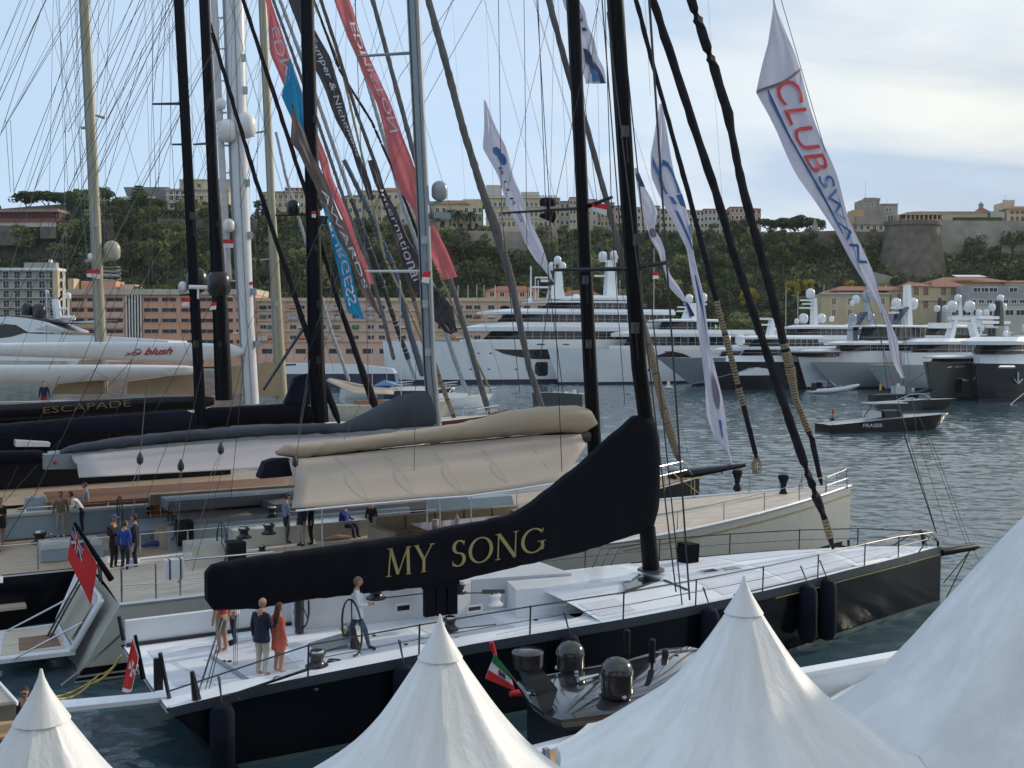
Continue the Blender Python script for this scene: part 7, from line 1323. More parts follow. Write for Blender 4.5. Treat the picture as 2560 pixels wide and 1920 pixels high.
r_=random.Random(9)
for k in range(26):      # loose gear on the decks to the left
    b_=(GB,K,CR)[k%3]; u=r_.uniform(-5,12); v_=r_.uniform(-2.6,2.9) if b_ is not CR else r_.uniform(.8,2.9); z_={GB:1.93,K:2.12,CR:2.14}[b_]
    if b_ is K: v_=r_.uniform(1.5,3); u=r_.uniform(-8,0)
    kind=r_.choice(('rope_coil','bollard','deck_box','folded_cover')); mb=MB(b_.fr)
    if kind=='rope_coil': mb.tube([(u+.2*math.cos(q*.6),v_+.2*math.sin(q*.6),z_+.004*q) for q in range(45)],.02,5); m=(ROPE,CARBON,WGEL)[k%3]
    elif kind=='bollard': mb.lathe([(.09,0),(.05,.05),(.05,.2),(.1,.24),(.02,.27)],(u,v_,z_),8); m=STEEL
    elif kind=='deck_box': mb.prism([(u,v_),(u+.7,v_),(u+.7,v_+.4),(u,v_+.4)],z_,z_+.35,0,[(u+.04,v_+.04),(u+.66,v_+.04),(u+.66,v_+.36),(u+.04,v_+.36)]); m=(GREYBLUE,YLG,SHUT)[k%3]
    else: mb.tube([(u,v_,z_+.1),(u+.5,v_+.05,z_+.14),(u+1.0,v_,z_+.1)],[.07,.14,.08],8,flat=.7); m=(BLUEC,CUSH,TANC)[k%3]
    part(b_,kind,m,mb)
# ================================================================ BANNERS flown between the boats
def banner(name,label,v,Lp,Rp,m,texts=(),ripple=.06,patches=(),cat='banner',group=None,xtra=0):
    """Lp, Rp: pixel edges from the top down, unprojected into the plane of the boat the banner is flown from"""
    def cum(p): 
        c=[0]
        for a,b in zip(p,p[1:]): c.append(c[-1]+math.hypot(b[0]-a[0],b[1]-a[1]))
        return [x/c[-1] for x in c]
    cl,cr=cum(Lp),cum(Rp); n=Vector((NX[0],NX[1],0)); ph=Lp[0][0]*.37
    def at(s,t,off=0):
        l=(interp(list(zip(cl,[p[0] for p in Lp])),t),interp(list(zip(cl,[p[1] for p in Lp])),t)); r=(interp(list(zip(cr,[p[0] for p in Rp])),t),interp(list(zip(cr,[p[1] for p in Rp])),t))
        p=inV(lerp(l[0],r[0],s),lerp(l[1],r[1],s),v); d=inV(lerp(l[0],r[0],.5),lerp(l[1],r[1],.5),v)
        return p+n*(ripple*(math.sin(t*23+ph+s*2.5)+.6*math.sin(s*7+t*9+ph)+.35*math.sin(s*15-t*5))-off)
    mb=MB(); K=14; T=60; mb.rings([[tuple(at(s/K,t/T)) for s in range(K+1)] for t in range(T+1)],0,caps=False,closed=False); o=mb.build(name,m,None,True,label,cat,group)
    ln=math.hypot(Lp[0][0]-Lp[-1][0],Lp[0][1]-Lp[-1][1])
    for (s_,t0,t1,s0,s1,mm,flip) in texts:
        vs,fs,wd=text_mesh(s_); P_=[]
        # subdivide not needed: letters are small compared with the ripple
        for x,y in vs:
            a=x/wd; P_.append(tuple(at(lerp(s0,s1,(1-y) if flip else y),lerp(t0,t1,a),.05+abs(ripple)*.35)))
        mb=MB(); mb.add(P_,fs); mb.build('lettering',mm,o)
    for (pts,mm,nm) in patches:
        mb=MB(); c=(sum(p[0] for p in pts)/len(pts),sum(p[1] for p in pts)/len(pts)); vs=[]
        n_=len(pts); 
        for k in range(4): f_=k/3; vs.append([tuple(at(lerp(c[0],p[0],f_),lerp(c[1],p[1],f_),.03+abs(ripple)*.2)) for p in pts])
        mb.rings(vs,0,caps=False); mb.build(nm,mm,o,True)
    return o
def ell(cs,ct,rs,rt,n=20,a0=0,a1=360): return [(cs+rs*math.cos(R(lerp(a0,a1,k/n))),ct+rt*math.sin(R(lerp(a0,a1,k/n)))) for k in range(n)]
def crescent(cs,ct,rs,rt,w,a0,a1,n=12): return [(cs+rs*math.cos(R(lerp(a0,a1,k/n))),ct+rt*math.sin(R(lerp(a0,a1,k/n)))) for k in range(n+1)]+[(cs+(rs-w)*math.cos(R(lerp(a1,a0,k/n))),ct+(rt-w*rt/rs)*math.sin(R(lerp(a1,a0,k/n)))) for k in range(n+1)]
BRED=mat('banner_red',(.62,.17,.19),.7,var=.08,trans=.5); BRED2=mat('banner_red_deep',(.45,.06,.07),.7,trans=.3); BDK=mat('banner_dark',(.055,.055,.068),.7,var=.15,trans=.3); BGR=mat('banner_brown_grey',(.15,.12,.12),.7,var=.15,trans=.4); BWH=mat('banner_white',(.58,.58,.70),.7,var=.05,trans=.35); BBL=mat('banner_blue',(.015,.26,.50),.6,var=.1,trans=.4); LW=mat('letter_white',(.62,.60,.68),.7); LB=mat('letter_blue',(.035,.13,.34),.7); LR=mat('letter_red',(.55,.06,.07),.7); LBD=mat('letter_navy',(.02,.05,.14),.7); LGR=mat('letter_grey',(.16,.15,.20),.7)
banner('banner','long pink-red banner with white capitals, crossing behind the grey mast',17,[(815,-60),(837,0),(868,95),(889,139),(918,203),(941,260),(973,390),(999,477),(1030,520),(1058,590),(1085,650),(1109,700)],[(850,-60),(874,0),(897,67),(917,124),(955,217),(981,270),(1025,390),(1042,440),(1062,500),(1090,570),(1118,630),(1143,692)],BRED,[('EDMISTON',.155,.515,.34,.86,LW,True)])
banner('banner','shorter pink-red banner passing behind the left black mast',27,[(655,-30),(663,0),(669,52),(675,133),(709,217),(760,330),(797,400),(808,440),(842,515),(880,602),(912,680),(918,706)],[(668,-30),(678,0),(697,58),(723,139),(747,200),(799,350),(820,400),(829,440),(861,518),(897,613),(915,650),(934,712)],BRED,[('EDM',.13,.29,.3,.8,LW,True)])
banner('banner','bright blue banner with white letters ending in a folded tip',24,[(723,148),(703,240),(728,295),(760,400),(803,500),(814,550),(828,596),(843,660),(857,741),(869,781),(905,798)],[(727,148),(755,230),(762,305),(785,400),(806,490),(827,550),(847,602),(871,648),(889,724),(905,780),(910,797)],BBL,[('BURGESS',.62,.93,.22,.82,LW,True)],cat='banner')
banner('banner','brown-grey banner with white block lettering beside the blue one',20,[(730,258),(731,300),(726,355),(745,380),(762,415),(785,456),(800,500),(830,555),(857,612),(900,717),(925,760),(951,793)],[(732,258),(745,300),(762,330),(780,380),(800,420),(825,480),(850,540),(878,600),(905,660),(925,720),(940,760),(953,793)],BGR,[('AWARDS',.40,.86,.30,.74,LW,False)])
banner('banner','slate-grey banner with vertical white lettering behind the left black mast',25,[(715,-30),(722,0),(752,90),(787,173),(813,231),(842,304),(880,376),(909,460),(920,500)],[(750,-30),(757,0),(787,70),(825,145),(854,231),(871,304),(900,390),(926,460),(935,500)],BDK,[('Camper & Nicholsons',.22,.80,.40,.78,LW,False)])
banner('banner','near-black banner reading downwards in white serif letters left of the grey mast',18,[(921,400),(935,457),(964,527),(996,620),(1018,700),(1050,738),(1085,800),(1108,825),(1126,837)],[(940,400),(952,449),(987,521),(1019,590),(1052,650),(1062,690),(1100,730),(1130,770),(1143,829)],BDK,[('International',.16,.66,.22,.72,LW,False)])
banner('banner','large white banner with red and blue capitals, nearest the right',-.1,[(1931,-10),(1920,110),(1888,233),(1945,335),(1995,440),(2050,527),(2094,590),(2140,671),(2186,752),(2212,802),(2224,860),(2237,905),(2256,945)],[(1933,-10),(1990,145),(2018,230),(2060,360),(2091,440),(2122,547),(2151,614),(2180,686),(2200,752),(2227,802),(2247,851),(2247,905),(2261,946)],BWH,
 [('CLUB',.215,.455,.34,.86,LR,False),('SWAN',.465,.70,.40,.84,LB,False)],ripple=.05,patches=[([(.20,.22),(.24,.26),(.27,.36),(.34,.5),(.42,.62),(.36,.62),(.28,.5),(.22,.36),(.18,.26)],LB,'stripe'),([(.0,.228),(.5,.218),(.99,.19),(.99,.196),(.5,.226),(.0,.236)],LGR,'seam')],cat='banner')
banner('banner','white banner with a navy emblem near its top, left of the two black masts',24,[(1211,250),(1207,370),(1240,435),(1262,490),(1280,535),(1312,602),(1341,654),(1378,700)],[(1212,250),(1233,300),(1262,365),(1289,450),(1323,538),(1349,602),(1364,648),(1386,705)],BWH,[('B U R G',.36,.66,.25,.42,LBD,False)],patches=[([(.42,.255),(.62,.25),(.74,.275),(.62,.29),(.66,.31),(.48,.305),(.36,.28)],LB,'emblem'),(ell(.62,.32,.17,.035),LB,'emblem')])
banner('banner','white banner with a blue arc cut straight at its foot, top centre behind the mast',14,[(1395,-60),(1405,0),(1440,90),(1455,160),(1463,210)],[(1425,-60),(1450,0),(1483,95),(1505,165),(1516,208)],BWH,[('DI',.22,.52,.5,.75,LBD,False)],patches=[(crescent(.2,1.3,.85,.62,.16,270,350),LBD,'emblem'),([(.35,.80),(.62,.93),(.66,.98),(.3,.99)],LB,'emblem')])
banner('banner','narrow twisted white banner with a navy head and tail, right of the front mast',21,[(1586,420),(1590,466),(1610,556),(1624,593),(1647,628),(1653,654),(1671,712),(1708,758),(1722,798)],[(1590,420),(1621,483),(1642,530),(1639,570),(1653,602),(1668,648),(1676,686),(1699,724),(1737,790)],BWH,patches=[([(.0,.03),(.99,.03),(.99,.13),(.5,.12),(.05,.075)],LBD,'emblem'),([(.0,.88),(.99,.90),(.99,.995),(.4,.995),(.5,.93)],LBD,'emblem'),(ell(.5,.42,.4,.03),LGR,'emblem')])
banner('banner','tall white banner with big blue symbols reaching down to the black bowsprit',15.5,[(1652,258),(1624,388),(1626,440),(1650,492),(1685,564),(1714,625),(1726,686),(1743,758),(1743,816),(1755,900),(1766,972),(1769,1039),(1783,1088),(1815,1131),(1834,1175)],[(1654,260),(1676,373),(1688,440),(1708,498),(1723,561),(1737,637),(1757,729),(1766,802),(1778,874),(1787,905),(1804,993),(1815,1074),(1824,1131),(1836,1178)],BWH,
 [('C',.15,.245,.25,.97,LB,False),('/',.14,.235,.05,.4,LB,False)],patches=[([(.42,.25),(.6,.255),(.66,.275),(.46,.272)],LB,'emblem'),([(.72,.25),(.97,.245),(.97,.285),(.74,.278)],LB,'emblem'),([(.40,.29),(.56,.295),(.86,.40),(.78,.40)],LB,'emblem'),([(.80,.335),(.97,.33),(.97,.37),(.84,.37)],LB,'emblem'),([(.45,.47),(.62,.47),(.75,.66),(.66,.70)],LB,'emblem'),(ell(.66,.78,.22,.05),LGR,'emblem'),([(.55,.855),(.72,.86),(.6,.90),(.45,.91)],LB,'emblem')])
banner('banner','small folded dark banner tail showing right of the grey mast',18,[(1085,735),(1094,800),(1105,820),(1118,833)],[(1097,725),(1113,760),(1130,795),(1144,829)],BDK)
# courtesy flags, red over white
CF=[(TN,[(217,675),(250,672),(251,698),(217,692)],'red and white flag on the left tan mast under the radar'),(BL,[(557,598),(584,599),(583,620),(558,619)],'red and white flag high on the white twin mast'),(K,[(456,746),(476,744),(473,765),(455,765)],'red and white flag below the white radome of the thin black mast'),(ES,[(528,757),(541,754),(540,773),(524,776)],'red and white flag hanging below the big black radome'),(BL,[(619,706),(632,704),(631,719),(619,720)],'tiny red and white flag right of the white spar'),(GB,[(1058,680),(1077,678),(1072,709),(1054,705)],'red and white flag on the front of the grey mast'),(K,[(779,528),(790,527),(789,545),(780,543)],'red and white flag at the radar arm of the left thick black mast'),(CR,[(1480,507),(1517,510),(1517,540),(1482,526)],'red and white flag flying from the spreader of the tall black mast'),(GB,[(1634,680),(1645,680),(1647,698),(1632,697)],'red and white flag in front of the hillside right of the front mast')]
for b_,q,lb in CF: flagpatch('courtesy_flag',lb,b_,q,[(0,1,0,.5,FR),(0,1,.5,1,FW)],-.5,.03)
# British ensign on its black staff
mb=MB(); mb.tube([inV(186,1306,6.6),inV(279,1450,6.6)],[.045,.09],8); mb.build('flagstaff',SPAR,label='thick black flagstaff slanting over the stern of the cream sloop',cat='flagstaff')
root,at=flagpatch('ensign','red ensign with union canton hanging from the black staff',CR,[(183,1308),(243,1412),(228,1514),(170,1398)],[(0,1,0,1,FR)],-1.6,.09)
def onflag(at,root,rects,off0=.008):
    for i,(pts,m,nm) in enumerate(rects):
        mb=MB(); K=6; a,b,c,d=pts; g=[[tuple(at(lerp(lerp(a[0],b[0],x/K),lerp(d[0],c[0],x/K),y/K),lerp(lerp(a[1],b[1],x/K),lerp(d[1],c[1],x/K),y/K),off0+.004*i)) for x in range(K+1)] for y in range(K+1)]; mb.rings(g,0,caps=False,closed=False); mb.build(nm,m,root,True)
onflag(at,root,[([(0,0),(.46,0),(.46,.52),(0,.52)],FB,'canton'),([(0,.0),(.07,0),(.46,.45),(.46,.52)],FW,'canton_cross'),([(.40,0),(.46,0),(.06,.52),(0,.5)],FW,'canton_cross'),([(.18,0),(.28,0),(.28,.52),(.18,.52)],FW,'canton_cross'),([(0,.2),(.46,.2),(.46,.32),(0,.32)],FW,'canton_cross'),([(.205,0),(.255,0),(.255,.52),(.205,.52)],FR,'canton_cross'),([(0,.235),(.46,.235),(.46,.29),(0,.29)],FR,'canton_cross')])
mb=MB(); mb.tube([inV(338,1588,-1.5),inV(358,1697,-1.5)],[.035,.06],8); mb.build('flagstaff',SPAR,label='slim black flagstaff on the stern of the navy-black sloop',cat='flagstaff')
root,at=flagpatch('ensign','red flag with white Maltese cross hanging at the sloop stern',MS,[(333,1586),(346,1640),(330,1728),(306,1730)],[(0,1,0,1,FR)],-1.55,.06)
onflag(at,root,[([(0,0),(.98,0),(.98,.07),(0,.07)],FW,'border'),([(.9,0),(1,0),(1,1),(.9,1)],FW,'border'),([(0,.93),(1,.93),(1,1),(0,1)],FW,'border'),([(.2,.42),(.5,.5),(.5,.5),(.2,.58)],FW,'cross'),([(.8,.42),(.5,.5),(.5,.5),(.8,.58)],FW,'cross'),([(.38,.34),(.5,.5),(.5,.5),(.62,.34)],FW,'cross'),([(.38,.66),(.5,.5),(.5,.5),(.62,.66)],FW,'cross')])
# ================================================================ carbon-roofed motor boat beside the sloop
CB=boat('carbon_motor_boat','glossy dark-roofed motor boat with black radomes between the sloop and the tents',-6.3,0,0,None); CB.t['category']='motor boat'
GLC=mat('gloss_carbon',(.022,.022,.026),.10,var=.12,scale=1.5,coat=1.); DMC=mat('carbon_dome',(.016,.015,.017),.18,var=.2,coat=.6)
RF=[(1290,1702),(1464,1668),(1571,1648),(1660,1622),(1730,1615),(1773,1624),(1760,1690),(1657,1753),(1530,1780),(1403,1796),(1372,1786),(1325,1752)]
g=[UV(atZ(x,y,2.75)) for x,y in RF]; pl=[(q[0],q[1]+6.3) for q in g]; cxy=(sum(p[0] for p in pl)/len(pl),sum(p[1] for p in pl)/len(pl))
mb=MB(CB.fr); rs=[]
for f_,z in ((.96,2.55),(1.,2.66),(1.,2.72),(.93,2.79),(.6,2.87),(.25,2.90)): rs.append([(lerp(cxy[0],p[0],f_),lerp(cxy[1],p[1],f_),z) for p in pl])
mb.rings(rs); part(CB,'hardtop',GLC,mb,True)
mb=MB(CB.fr); mb.prism([(lerp(cxy[0],p[0],.9),lerp(cxy[1],p[1],.88)) for p in pl],.9,2.56); part(CB,'wheelhouse',BLK,mb)
x0=min(p[0] for p in pl)-2.0; x1=max(p[0] for p in pl)+5.5; ym=sum(p[1] for p in pl)/len(pl)
mb=MB(CB.fr); mb.prism([(x0-2.5,ym-1.7),(x1-5,ym-1.8),(x1-2,ym-1.2),(x1,ym),(x1-2,ym+1.2),(x1-5,ym+1.7),(x0-2.5,ym+1.7)],-.3,1.25); part(CB,'hull',BLK,mb); mb=MB(CB.fr); mb.prism([(x0-2.4,ym-1.65),(x1-5,ym-1.75),(x1-2,ym-1.15),(x1-.1,ym),(x1-2,ym+1.15),(x1-5,ym+1.65),(x0-2.4,ym+1.65)],1.251,1.27); part(CB,'deck',CARBON,mb)
mb=MB(CB.fr); a=P(CB,1330,1815,-1.6); c=P(CB,1550,1783,-1.6); mb.slab([a,c,(c.x,c.y,c.z+.3),(a.x+.3,a.y,a.z+.26)],(0,-.04,0)); part(CB,'side_window',YG,mb)
def onroof(px,py,z=2.85): q=UV(atZ(px,py,z)); return (q[0],q[1]+6.3,z)
for (px,pyb,r,h) in ((1426,1683,.28,.58),(1542,1745,.30,.70)):
    c=onroof(px,pyb-6); mb=MB(CB.fr); mb.lathe([(r*.85,0),(r*.97,.05),(r,.1),(r,h-r*.95),(r*1.04,h-r*.9),(r*1.04,h-r*.8)]+[(r*math.cos(q*PI/12),h-r*.75+r*.8*math.sin(q*PI/12)) for q in range(1,6)]+[(.01,h+.03)],c,20); o=part(CB,'radome',DMC,mb,True); mb=MB(CB.fr)
    for k in range(3): a_=k*2.1+.4; mb.sphere((c[0]+r*.95*math.cos(a_),c[1]+r*.95*math.sin(a_),c[2]+.05),.05,6,4)
    part(CB,'radome_foot',STEEL,mb,parent=o)
c=onroof(1345,1722); mb=MB(CB.fr); a=P(CB,1319,1650,c[1]); mb.slab([(c[0]-.15,c[1]-.2,2.8),(c[0]+.35,c[1]-.2,2.8),(a.x+.2,c[1]-.2,a.z-.15),(a.x-.15,c[1]-.2,a.z-.15)],(0,.35,0)); part(CB,'radar_arch',GLC,mb); mb=MB(CB.fr); mb.lathe([(.24,-.17),(.29,-.12),(.30,.05),(.30,.13),(.24,.17),(.02,.18)],(a.x,c[1],a.z+.02),20); part(CB,'radar',DMC,mb,True)
for px,py,h in ((1567,1652,.62),(1630,1672,.58)): c=onroof(px,py); mb=MB(CB.fr); mb.lathe([(.10,0),(.03,.03),(.03,.12),(.065,.13),(.07,h),(.04,h+.03)],c,10); part(CB,'antenna',SAILK,mb,True)
c=onroof(1663,1647); mb=MB(CB.fr); mb.lathe([(.075,0),(.075,.13),(.06,.19),(.01,.22)],c,10); part(CB,'antenna',BLK,mb,True)
for px,py in ((1690,1640),(1728,1660),(1595,1660)): c=onroof(px,py); mb=MB(CB.fr); mb.sphere(c,.07,8,5,zs=.6); part(CB,'deck_light',BLK,mb,True)
mb=MB(CB.fr); a,c=onroof(1445,1700,2.95),onroof(1496,1686,2.95); mb.tube([a,c],[.05,.02],8); part(CB,'horn',STEEL,mb,True)
mb=MB(CB.fr); a,c=P(CB,1275,1735,.2),P(CB,1368,1722,.2); mb.tube([a,lerp(a,c,.5),c],[.06,.10,.05],8); part(CB,'rolled_cover',FR,mb,True)
mb=MB(CB.fr); mb.tube([P(CB,1245,1650,.3),P(CB,1300,1725,.3)],[.03,.07],6); mb.build('flagstaff',SPAR,CB.t); mb=MB(CB.fr); mb.tube([P(CB,1228,1605,.3),P(CB,1238,1640,.3)],[.05,.045],8); part(CB,'staff_cap',FR,mb,True)
root,at=flagpatch('ensign','small Italian naval tricolour drooping beside the carbon boat',CB,[(1238,1632),(1272,1685),(1290,1728),(1216,1698)],[(0,1,0,1,FW)],.1,.05); onflag(at,root,[([(0,0),(1,0),(1,.34),(0,.34)],FG,'green_band'),([(0,.66),(1,.66),(1,1),(0,1)],FR,'red_band'),([(.35,.38),(.62,.38),(.62,.62),(.35,.62)],LBD,'crest'),([(.35,.38),(.48,.38),(.48,.5),(.35,.5)],FR,'crest')])
mb=MB(); g=[atZ(x,y,2.4) for x,y in ((1310,1868),(1760,1752),(1775,1768),(1325,1886))]; mb.slab(g,(0,0,-.05)); o=mb.build('wooden_screen',WGEL,None,label='pale wooden screen with a scalloped white edge between the tents',cat='screen'); mb=MB(); mb.slab([atZ(x,y,2.35) for x,y in ((1322,1885),(1772,1766),(1790,1800),(1345,1925))],(0,0,-.1)); mb.build('panel',mat('plywood',(.42,.27,.13),.7,var=.15),o)
# white flat-topped boat side between the tents
FBt=boat('flybridge','white flat-topped yacht flybridge edge between the middle and right tents',-6.6,10,0,None); FBt.t['category']='yacht'
g=[UV(atZ(x,y,3.2)) for x,y in ((1965,1675),(2440,1594),(2455,1604),(2015,1682))]; mb=MB(CB.fr); q=[(a[0],a[1]+6.3) for a in g]; mb.prism([q[0],q[3],(q[2][0]+1,q[2][1]),(q[1][0]+1,q[1][1])],3.1,3.2); mb.prism([(q[0][0]+.1,q[0][1]-.02),(q[3][0]+.0,q[3][1]+.02),(q[2][0]+1,q[2][1]+.02),(q[1][0]+1,q[1][1]-.02)],.2,3.099); mb.build('bulwark',YW,FBt.t)
# market stall and banner at the lower left
ST_=thing('market_stall','beige and blue canopy stall at the lower left corner','stall',tuple(atZ(20,1800,2.0)),TH)
def spoly(nm,pts,z,m,th=.05): mb=MB(); mb.slab([atZ(x,y,zz) for (x,y),zz in zip(pts,z if isinstance(z,(list,tuple)) else [z]*len(pts))],(0,0,-th)); mb.build(nm,m,ST_)
spoly('canopy',[(-60,1690),(0,1706),(42,1752),(-60,1765)],3.6,TDKP); spoly('canopy_edge',[(-60,1688),(0,1703),(46,1753),(42,1757),(0,1710),(-60,1696)],3.66,WGEL); spoly('valance',[(-60,1762),(40,1752),(40,1796),(-60,1806)],[3.5,3.5,3.15,3.15],CUSHL,.03); spoly('counter',[(-60,1806),(70,1790),(30,1840),(-60,1850)],2.9,mat('plywood',(.42,.27,.13)))
spoly('blue_panel',[(-60,1830),(45,1822),(30,1865),(-60,1880)],[2.9,2.9,2.5,2.5],mat('stall_blue',(.015,.10,.48),.6)); spoly('blue_panel',[(-60,1882),(20,1866),(-10,1960),(-60,1960)],[2.5,2.5,1.9,1.9],mat('stall_blue_deep',(.02,.05,.42),.6)); spoly('blue_strap',[(34,1792),(50,1790),(42,1812)],3.0,mat('stall_blue',(.015,.10,.48)))
mb=MB(); lettering(mb,'TE',lambda a,c: atZ(-2+a,1854-a*.12-c,2.72),13); mb.build('lettering',WGEL,ST_)
# ================================================================ small craft under way
def craft(name,label,wls,wlb,bowtop,B,hm,cat,deck=None,stern_h=.8,flare=.3,L=None,rake=None):
    s=atZ(*wls,0); b=atZ(*wlb,0); d=(s-b); L=L or d.length; ang=math.atan2(d.y,d.x); t=thing(name,label,cat,tuple(b),ang); fr=ROOT[t.name]
    tp=fr.inv(inPl(bowtop[0],bowtop[1],b,(-math.sin(ang),math.cos(ang)))); add_hull(fr,t,L,B,tp[2],stern_h,max(.2,-tp[0]),hm,flare,deck=deck or TEAK,nose=.5,tw=.85,zmid=(tp[2]*.6+stern_h*.5),zlow=-.3,N=18)
    r=Boat(); r.t=t; r.fr=fr; r.b=b; r.n=(-math.sin(ang),math.cos(ang)); r.L=L; r.tp=tp
    r.p=lambda px,py,v=0: Vector((lambda q:(q[0],v,q[2]))(fr.inv(inPl(px,py,(b.x+r.n[0]*v,b.y+r.n[1]*v),r.n)))); return r
def cpart(c,nm,m,mb,sm=False): return mb.build(nm,m,c.t,sm)
BLKH=mat('black_gloss_hull',(.006,.006,.008),.16,coat=.2,spec=.3)
F1=craft('tender','dark chase tender with T-top and white side lettering, nearer of the two',(2056,1080),(2338,1072),(2371,1032),3.4,BLKH,'tender',YG,.8)
mb=MB(F1.fr); mb.rings([[(u,-1.72*math.sqrt(max(0,1-(1-min(1,(u+1)/6))**2)) ,interp([(-1,F1.tp[2]),(3,F1.tp[2]*.85),(13,1.05)],u)+.02),(u,-1.72*math.sqrt(max(0,1-(1-min(1,(u+1)/6))**2))-.04,interp([(-1,F1.tp[2]),(3,F1.tp[2]*.85),(13,1.05)],u)-.16)] for u in [k*.7-.9 for k in range(18)]],0,caps=False,closed=False); cpart(F1,'rub_rail',YLG,mb)
a,c=F1.p(2166,1008),F1.p(2255,1009); mb=MB(F1.fr); mb.box((c.x,-1.0,a.z-.05),(a.x,1.0,a.z+.06)); cpart(F1,'t_top',YLG,mb); mb=MB(F1.fr)
for v in (-.8,.8):
    for x0,x1 in ((2180,2160),(2240,2252),(2200,2215)): q,q2=F1.p(x0,1011,v),F1.p(x1,1042,v); mb.tube([q,q2],.05,6)
cpart(F1,'t_top_frame',BLK,mb); mb=MB(F1.fr); a,c=F1.p(2165,1028),F1.p(2195,1042); mb.box((c.x,-.6,c.z),(a.x,.6,a.z)); cpart(F1,'console',YLG,mb); mb=MB(F1.fr); a,c=F1.p(2202,1026),F1.p(2246,1042); mb.box((c.x,-.7,c.z),(a.x,.7,a.z)); cpart(F1,'helm_seat',BLK,mb)
mb=MB(); 
def f1t(a_,c_): q=F1.fr(F1.p(2158+a_,1068-a_*.01-c_,1.86)); return q
lettering(mb,'FRASER',f1t,8.5,squash=1.25,offset=.01); mb.build('lettering',YLG,F1.t)
mb=MB(F1.fr); a,c=F1.p(2081,1050),F1.p(2083,1022); mb.tube([a,c],.03,5); mb.box((a.x-.15,-.1,a.z-.1),(a.x+.2,.1,a.z+.25)); cpart(F1,'flagstaff',BLK,mb); mb=MB(F1.fr); mb.slab([c,F1.p(2079,1026),F1.p(2081,1040),F1.p(2085,1034)],(0,.03,0)); cpart(F1,'flag',FR,mb)
F2=craft('tender','grey-brown launch with raked windscreen just behind the nearer tender',(2190,1022),(2362,1024),(2391,996),3.2,mat('launch_brown',(.035,.034,.036),.15,coat=.4),'tender',YLG,.9)
mb=MB(F2.fr); 
for v in (-1.1,1.1): mb.tube([F2.p(2236,1003,v),F2.p(2275,986,v),F2.p(2312,984,v),F2.p(2330,1000,v)],.05,5)
mb.tube([F2.p(2312,984,-1.1),F2.p(2312,984,1.1)],.05,5); cpart(F2,'windscreen_frame',STEEL,mb); mb=MB(F2.fr); mb.slab([F2.p(2313,985,-1.05),F2.p(2313,985,1.05),F2.p(2331,1000,1.05),F2.p(2331,1000,-1.05)],(.03,0,0)); cpart(F2,'windscreen',mat('clear_glass',(.25,.30,.32),.05),mb)
for px in (2268,2280): mb=MB(F2.fr); q=F2.p(px,999); mb.box((q.x-.3,-.5,q.z-.5),(q.x+.3,.5,q.z+.25)); cpart(F2,'seat',YLG,mb)
F3=craft('passenger_boat','low dark boat crowded with people in white in front of the grey yachts',(2180,1001),(2290,1000),(2300,985),3.0,BLK,'boat',BLK,.9)
mb=MB(F3.fr); a,c=F3.p(2238,965),F3.p(2252,985); mb.box((c.x-.3,-.7,c.z),(a.x+.3,.7,a.z)); cpart(F3,'console',YLG,mb); mb=MB(F3.fr); mb.tube([F3.p(2222,990),F3.p(2202,840)],.05,5); mb.tube([F3.p(2260,985),F3.p(2259,945)],.04,5); cpart(F3,'pole',BLK,mb); mb=MB(F3.fr); a=F3.p(2300,975); mb.tube([F3.p(2290,985),F3.p(2315,976),F3.p(2350,970),F3.p(2355,972)],[.3,.35,.35,.1],8); cpart(F3,'bow_cushion',BLK,mb,True)
mb=MB(F3.fr); mb.slab([F3.p(2199,958),F3.p(2204,960),F3.p(2204,974),F3.p(2198,977)],(0,.05,0)); cpart(F3,'yellow_flag',YROPE,mb); mb=MB(F3.fr); mb.slab([F3.p(2222,938),F3.p(2226,937),F3.p(2228,948),F3.p(2240,950),F3.p(2234,951),F3.p(2226,949)],(0,.05,0)); cpart(F3,'flag',LR,mb)
RI=thing('inflatable_boat','grey and white inflatable boat with outboard moored near the white bows','inflatable boat',tuple(atZ(2080,984,0)),0); fr=ROOT[RI.name]
RP=lambda px,py,v=0: Vector((lambda q:(q[0],q[1]+v,q[2]))(fr.inv(atY(px,py,fr.o.y))))
mb=MB(fr)
for v in (-1.1,1.1): mb.tube([RP(2022,980,v),RP(2045,978,v),RP(2080,976,v),RP(2115,971,v*.9),RP(2138,965,v*.4),RP(2147,962,0)],[.15,.36,.38,.36,.3,.18],10)
mb.build('tube',YLG,RI,True); mb=MB(fr); mb.prism([(RP(2030,984).x,-1.0),(RP(2125,984).x,-.9),(RP(2145,984).x,0),(RP(2125,984).x,.9),(RP(2030,984).x,1.0)],-.1,.45,0); mb.build('hull',YG,RI)
mb=MB(fr); a=RP(2036,972); mb.box((a.x-.5,-.35,.2),(a.x+.3,.35,1.5)); mb.build('outboard_motor',BLK,RI); mb=MB(fr); a=RP(2105,966); mb.box((a.x-.6,-.4,.4),(a.x+.5,.4,1.3)); mb.tube([RP(2075,952),RP(2090,966)],.06,5); mb.tube([RP(2042,953),RP(2066,953)],.05,5); mb.tube([RP(2066,953),RP(2062,974)],.04,5); mb.build('console',YLG,RI)
LA=craft('launch','small grey open launch full of passengers between the mast lines',(1465,1012),(1333,1008),(1331,981),3.2,mat('launch_grey',(.055,.06,.058),.5),'launch',YLG,1.6,.1); 
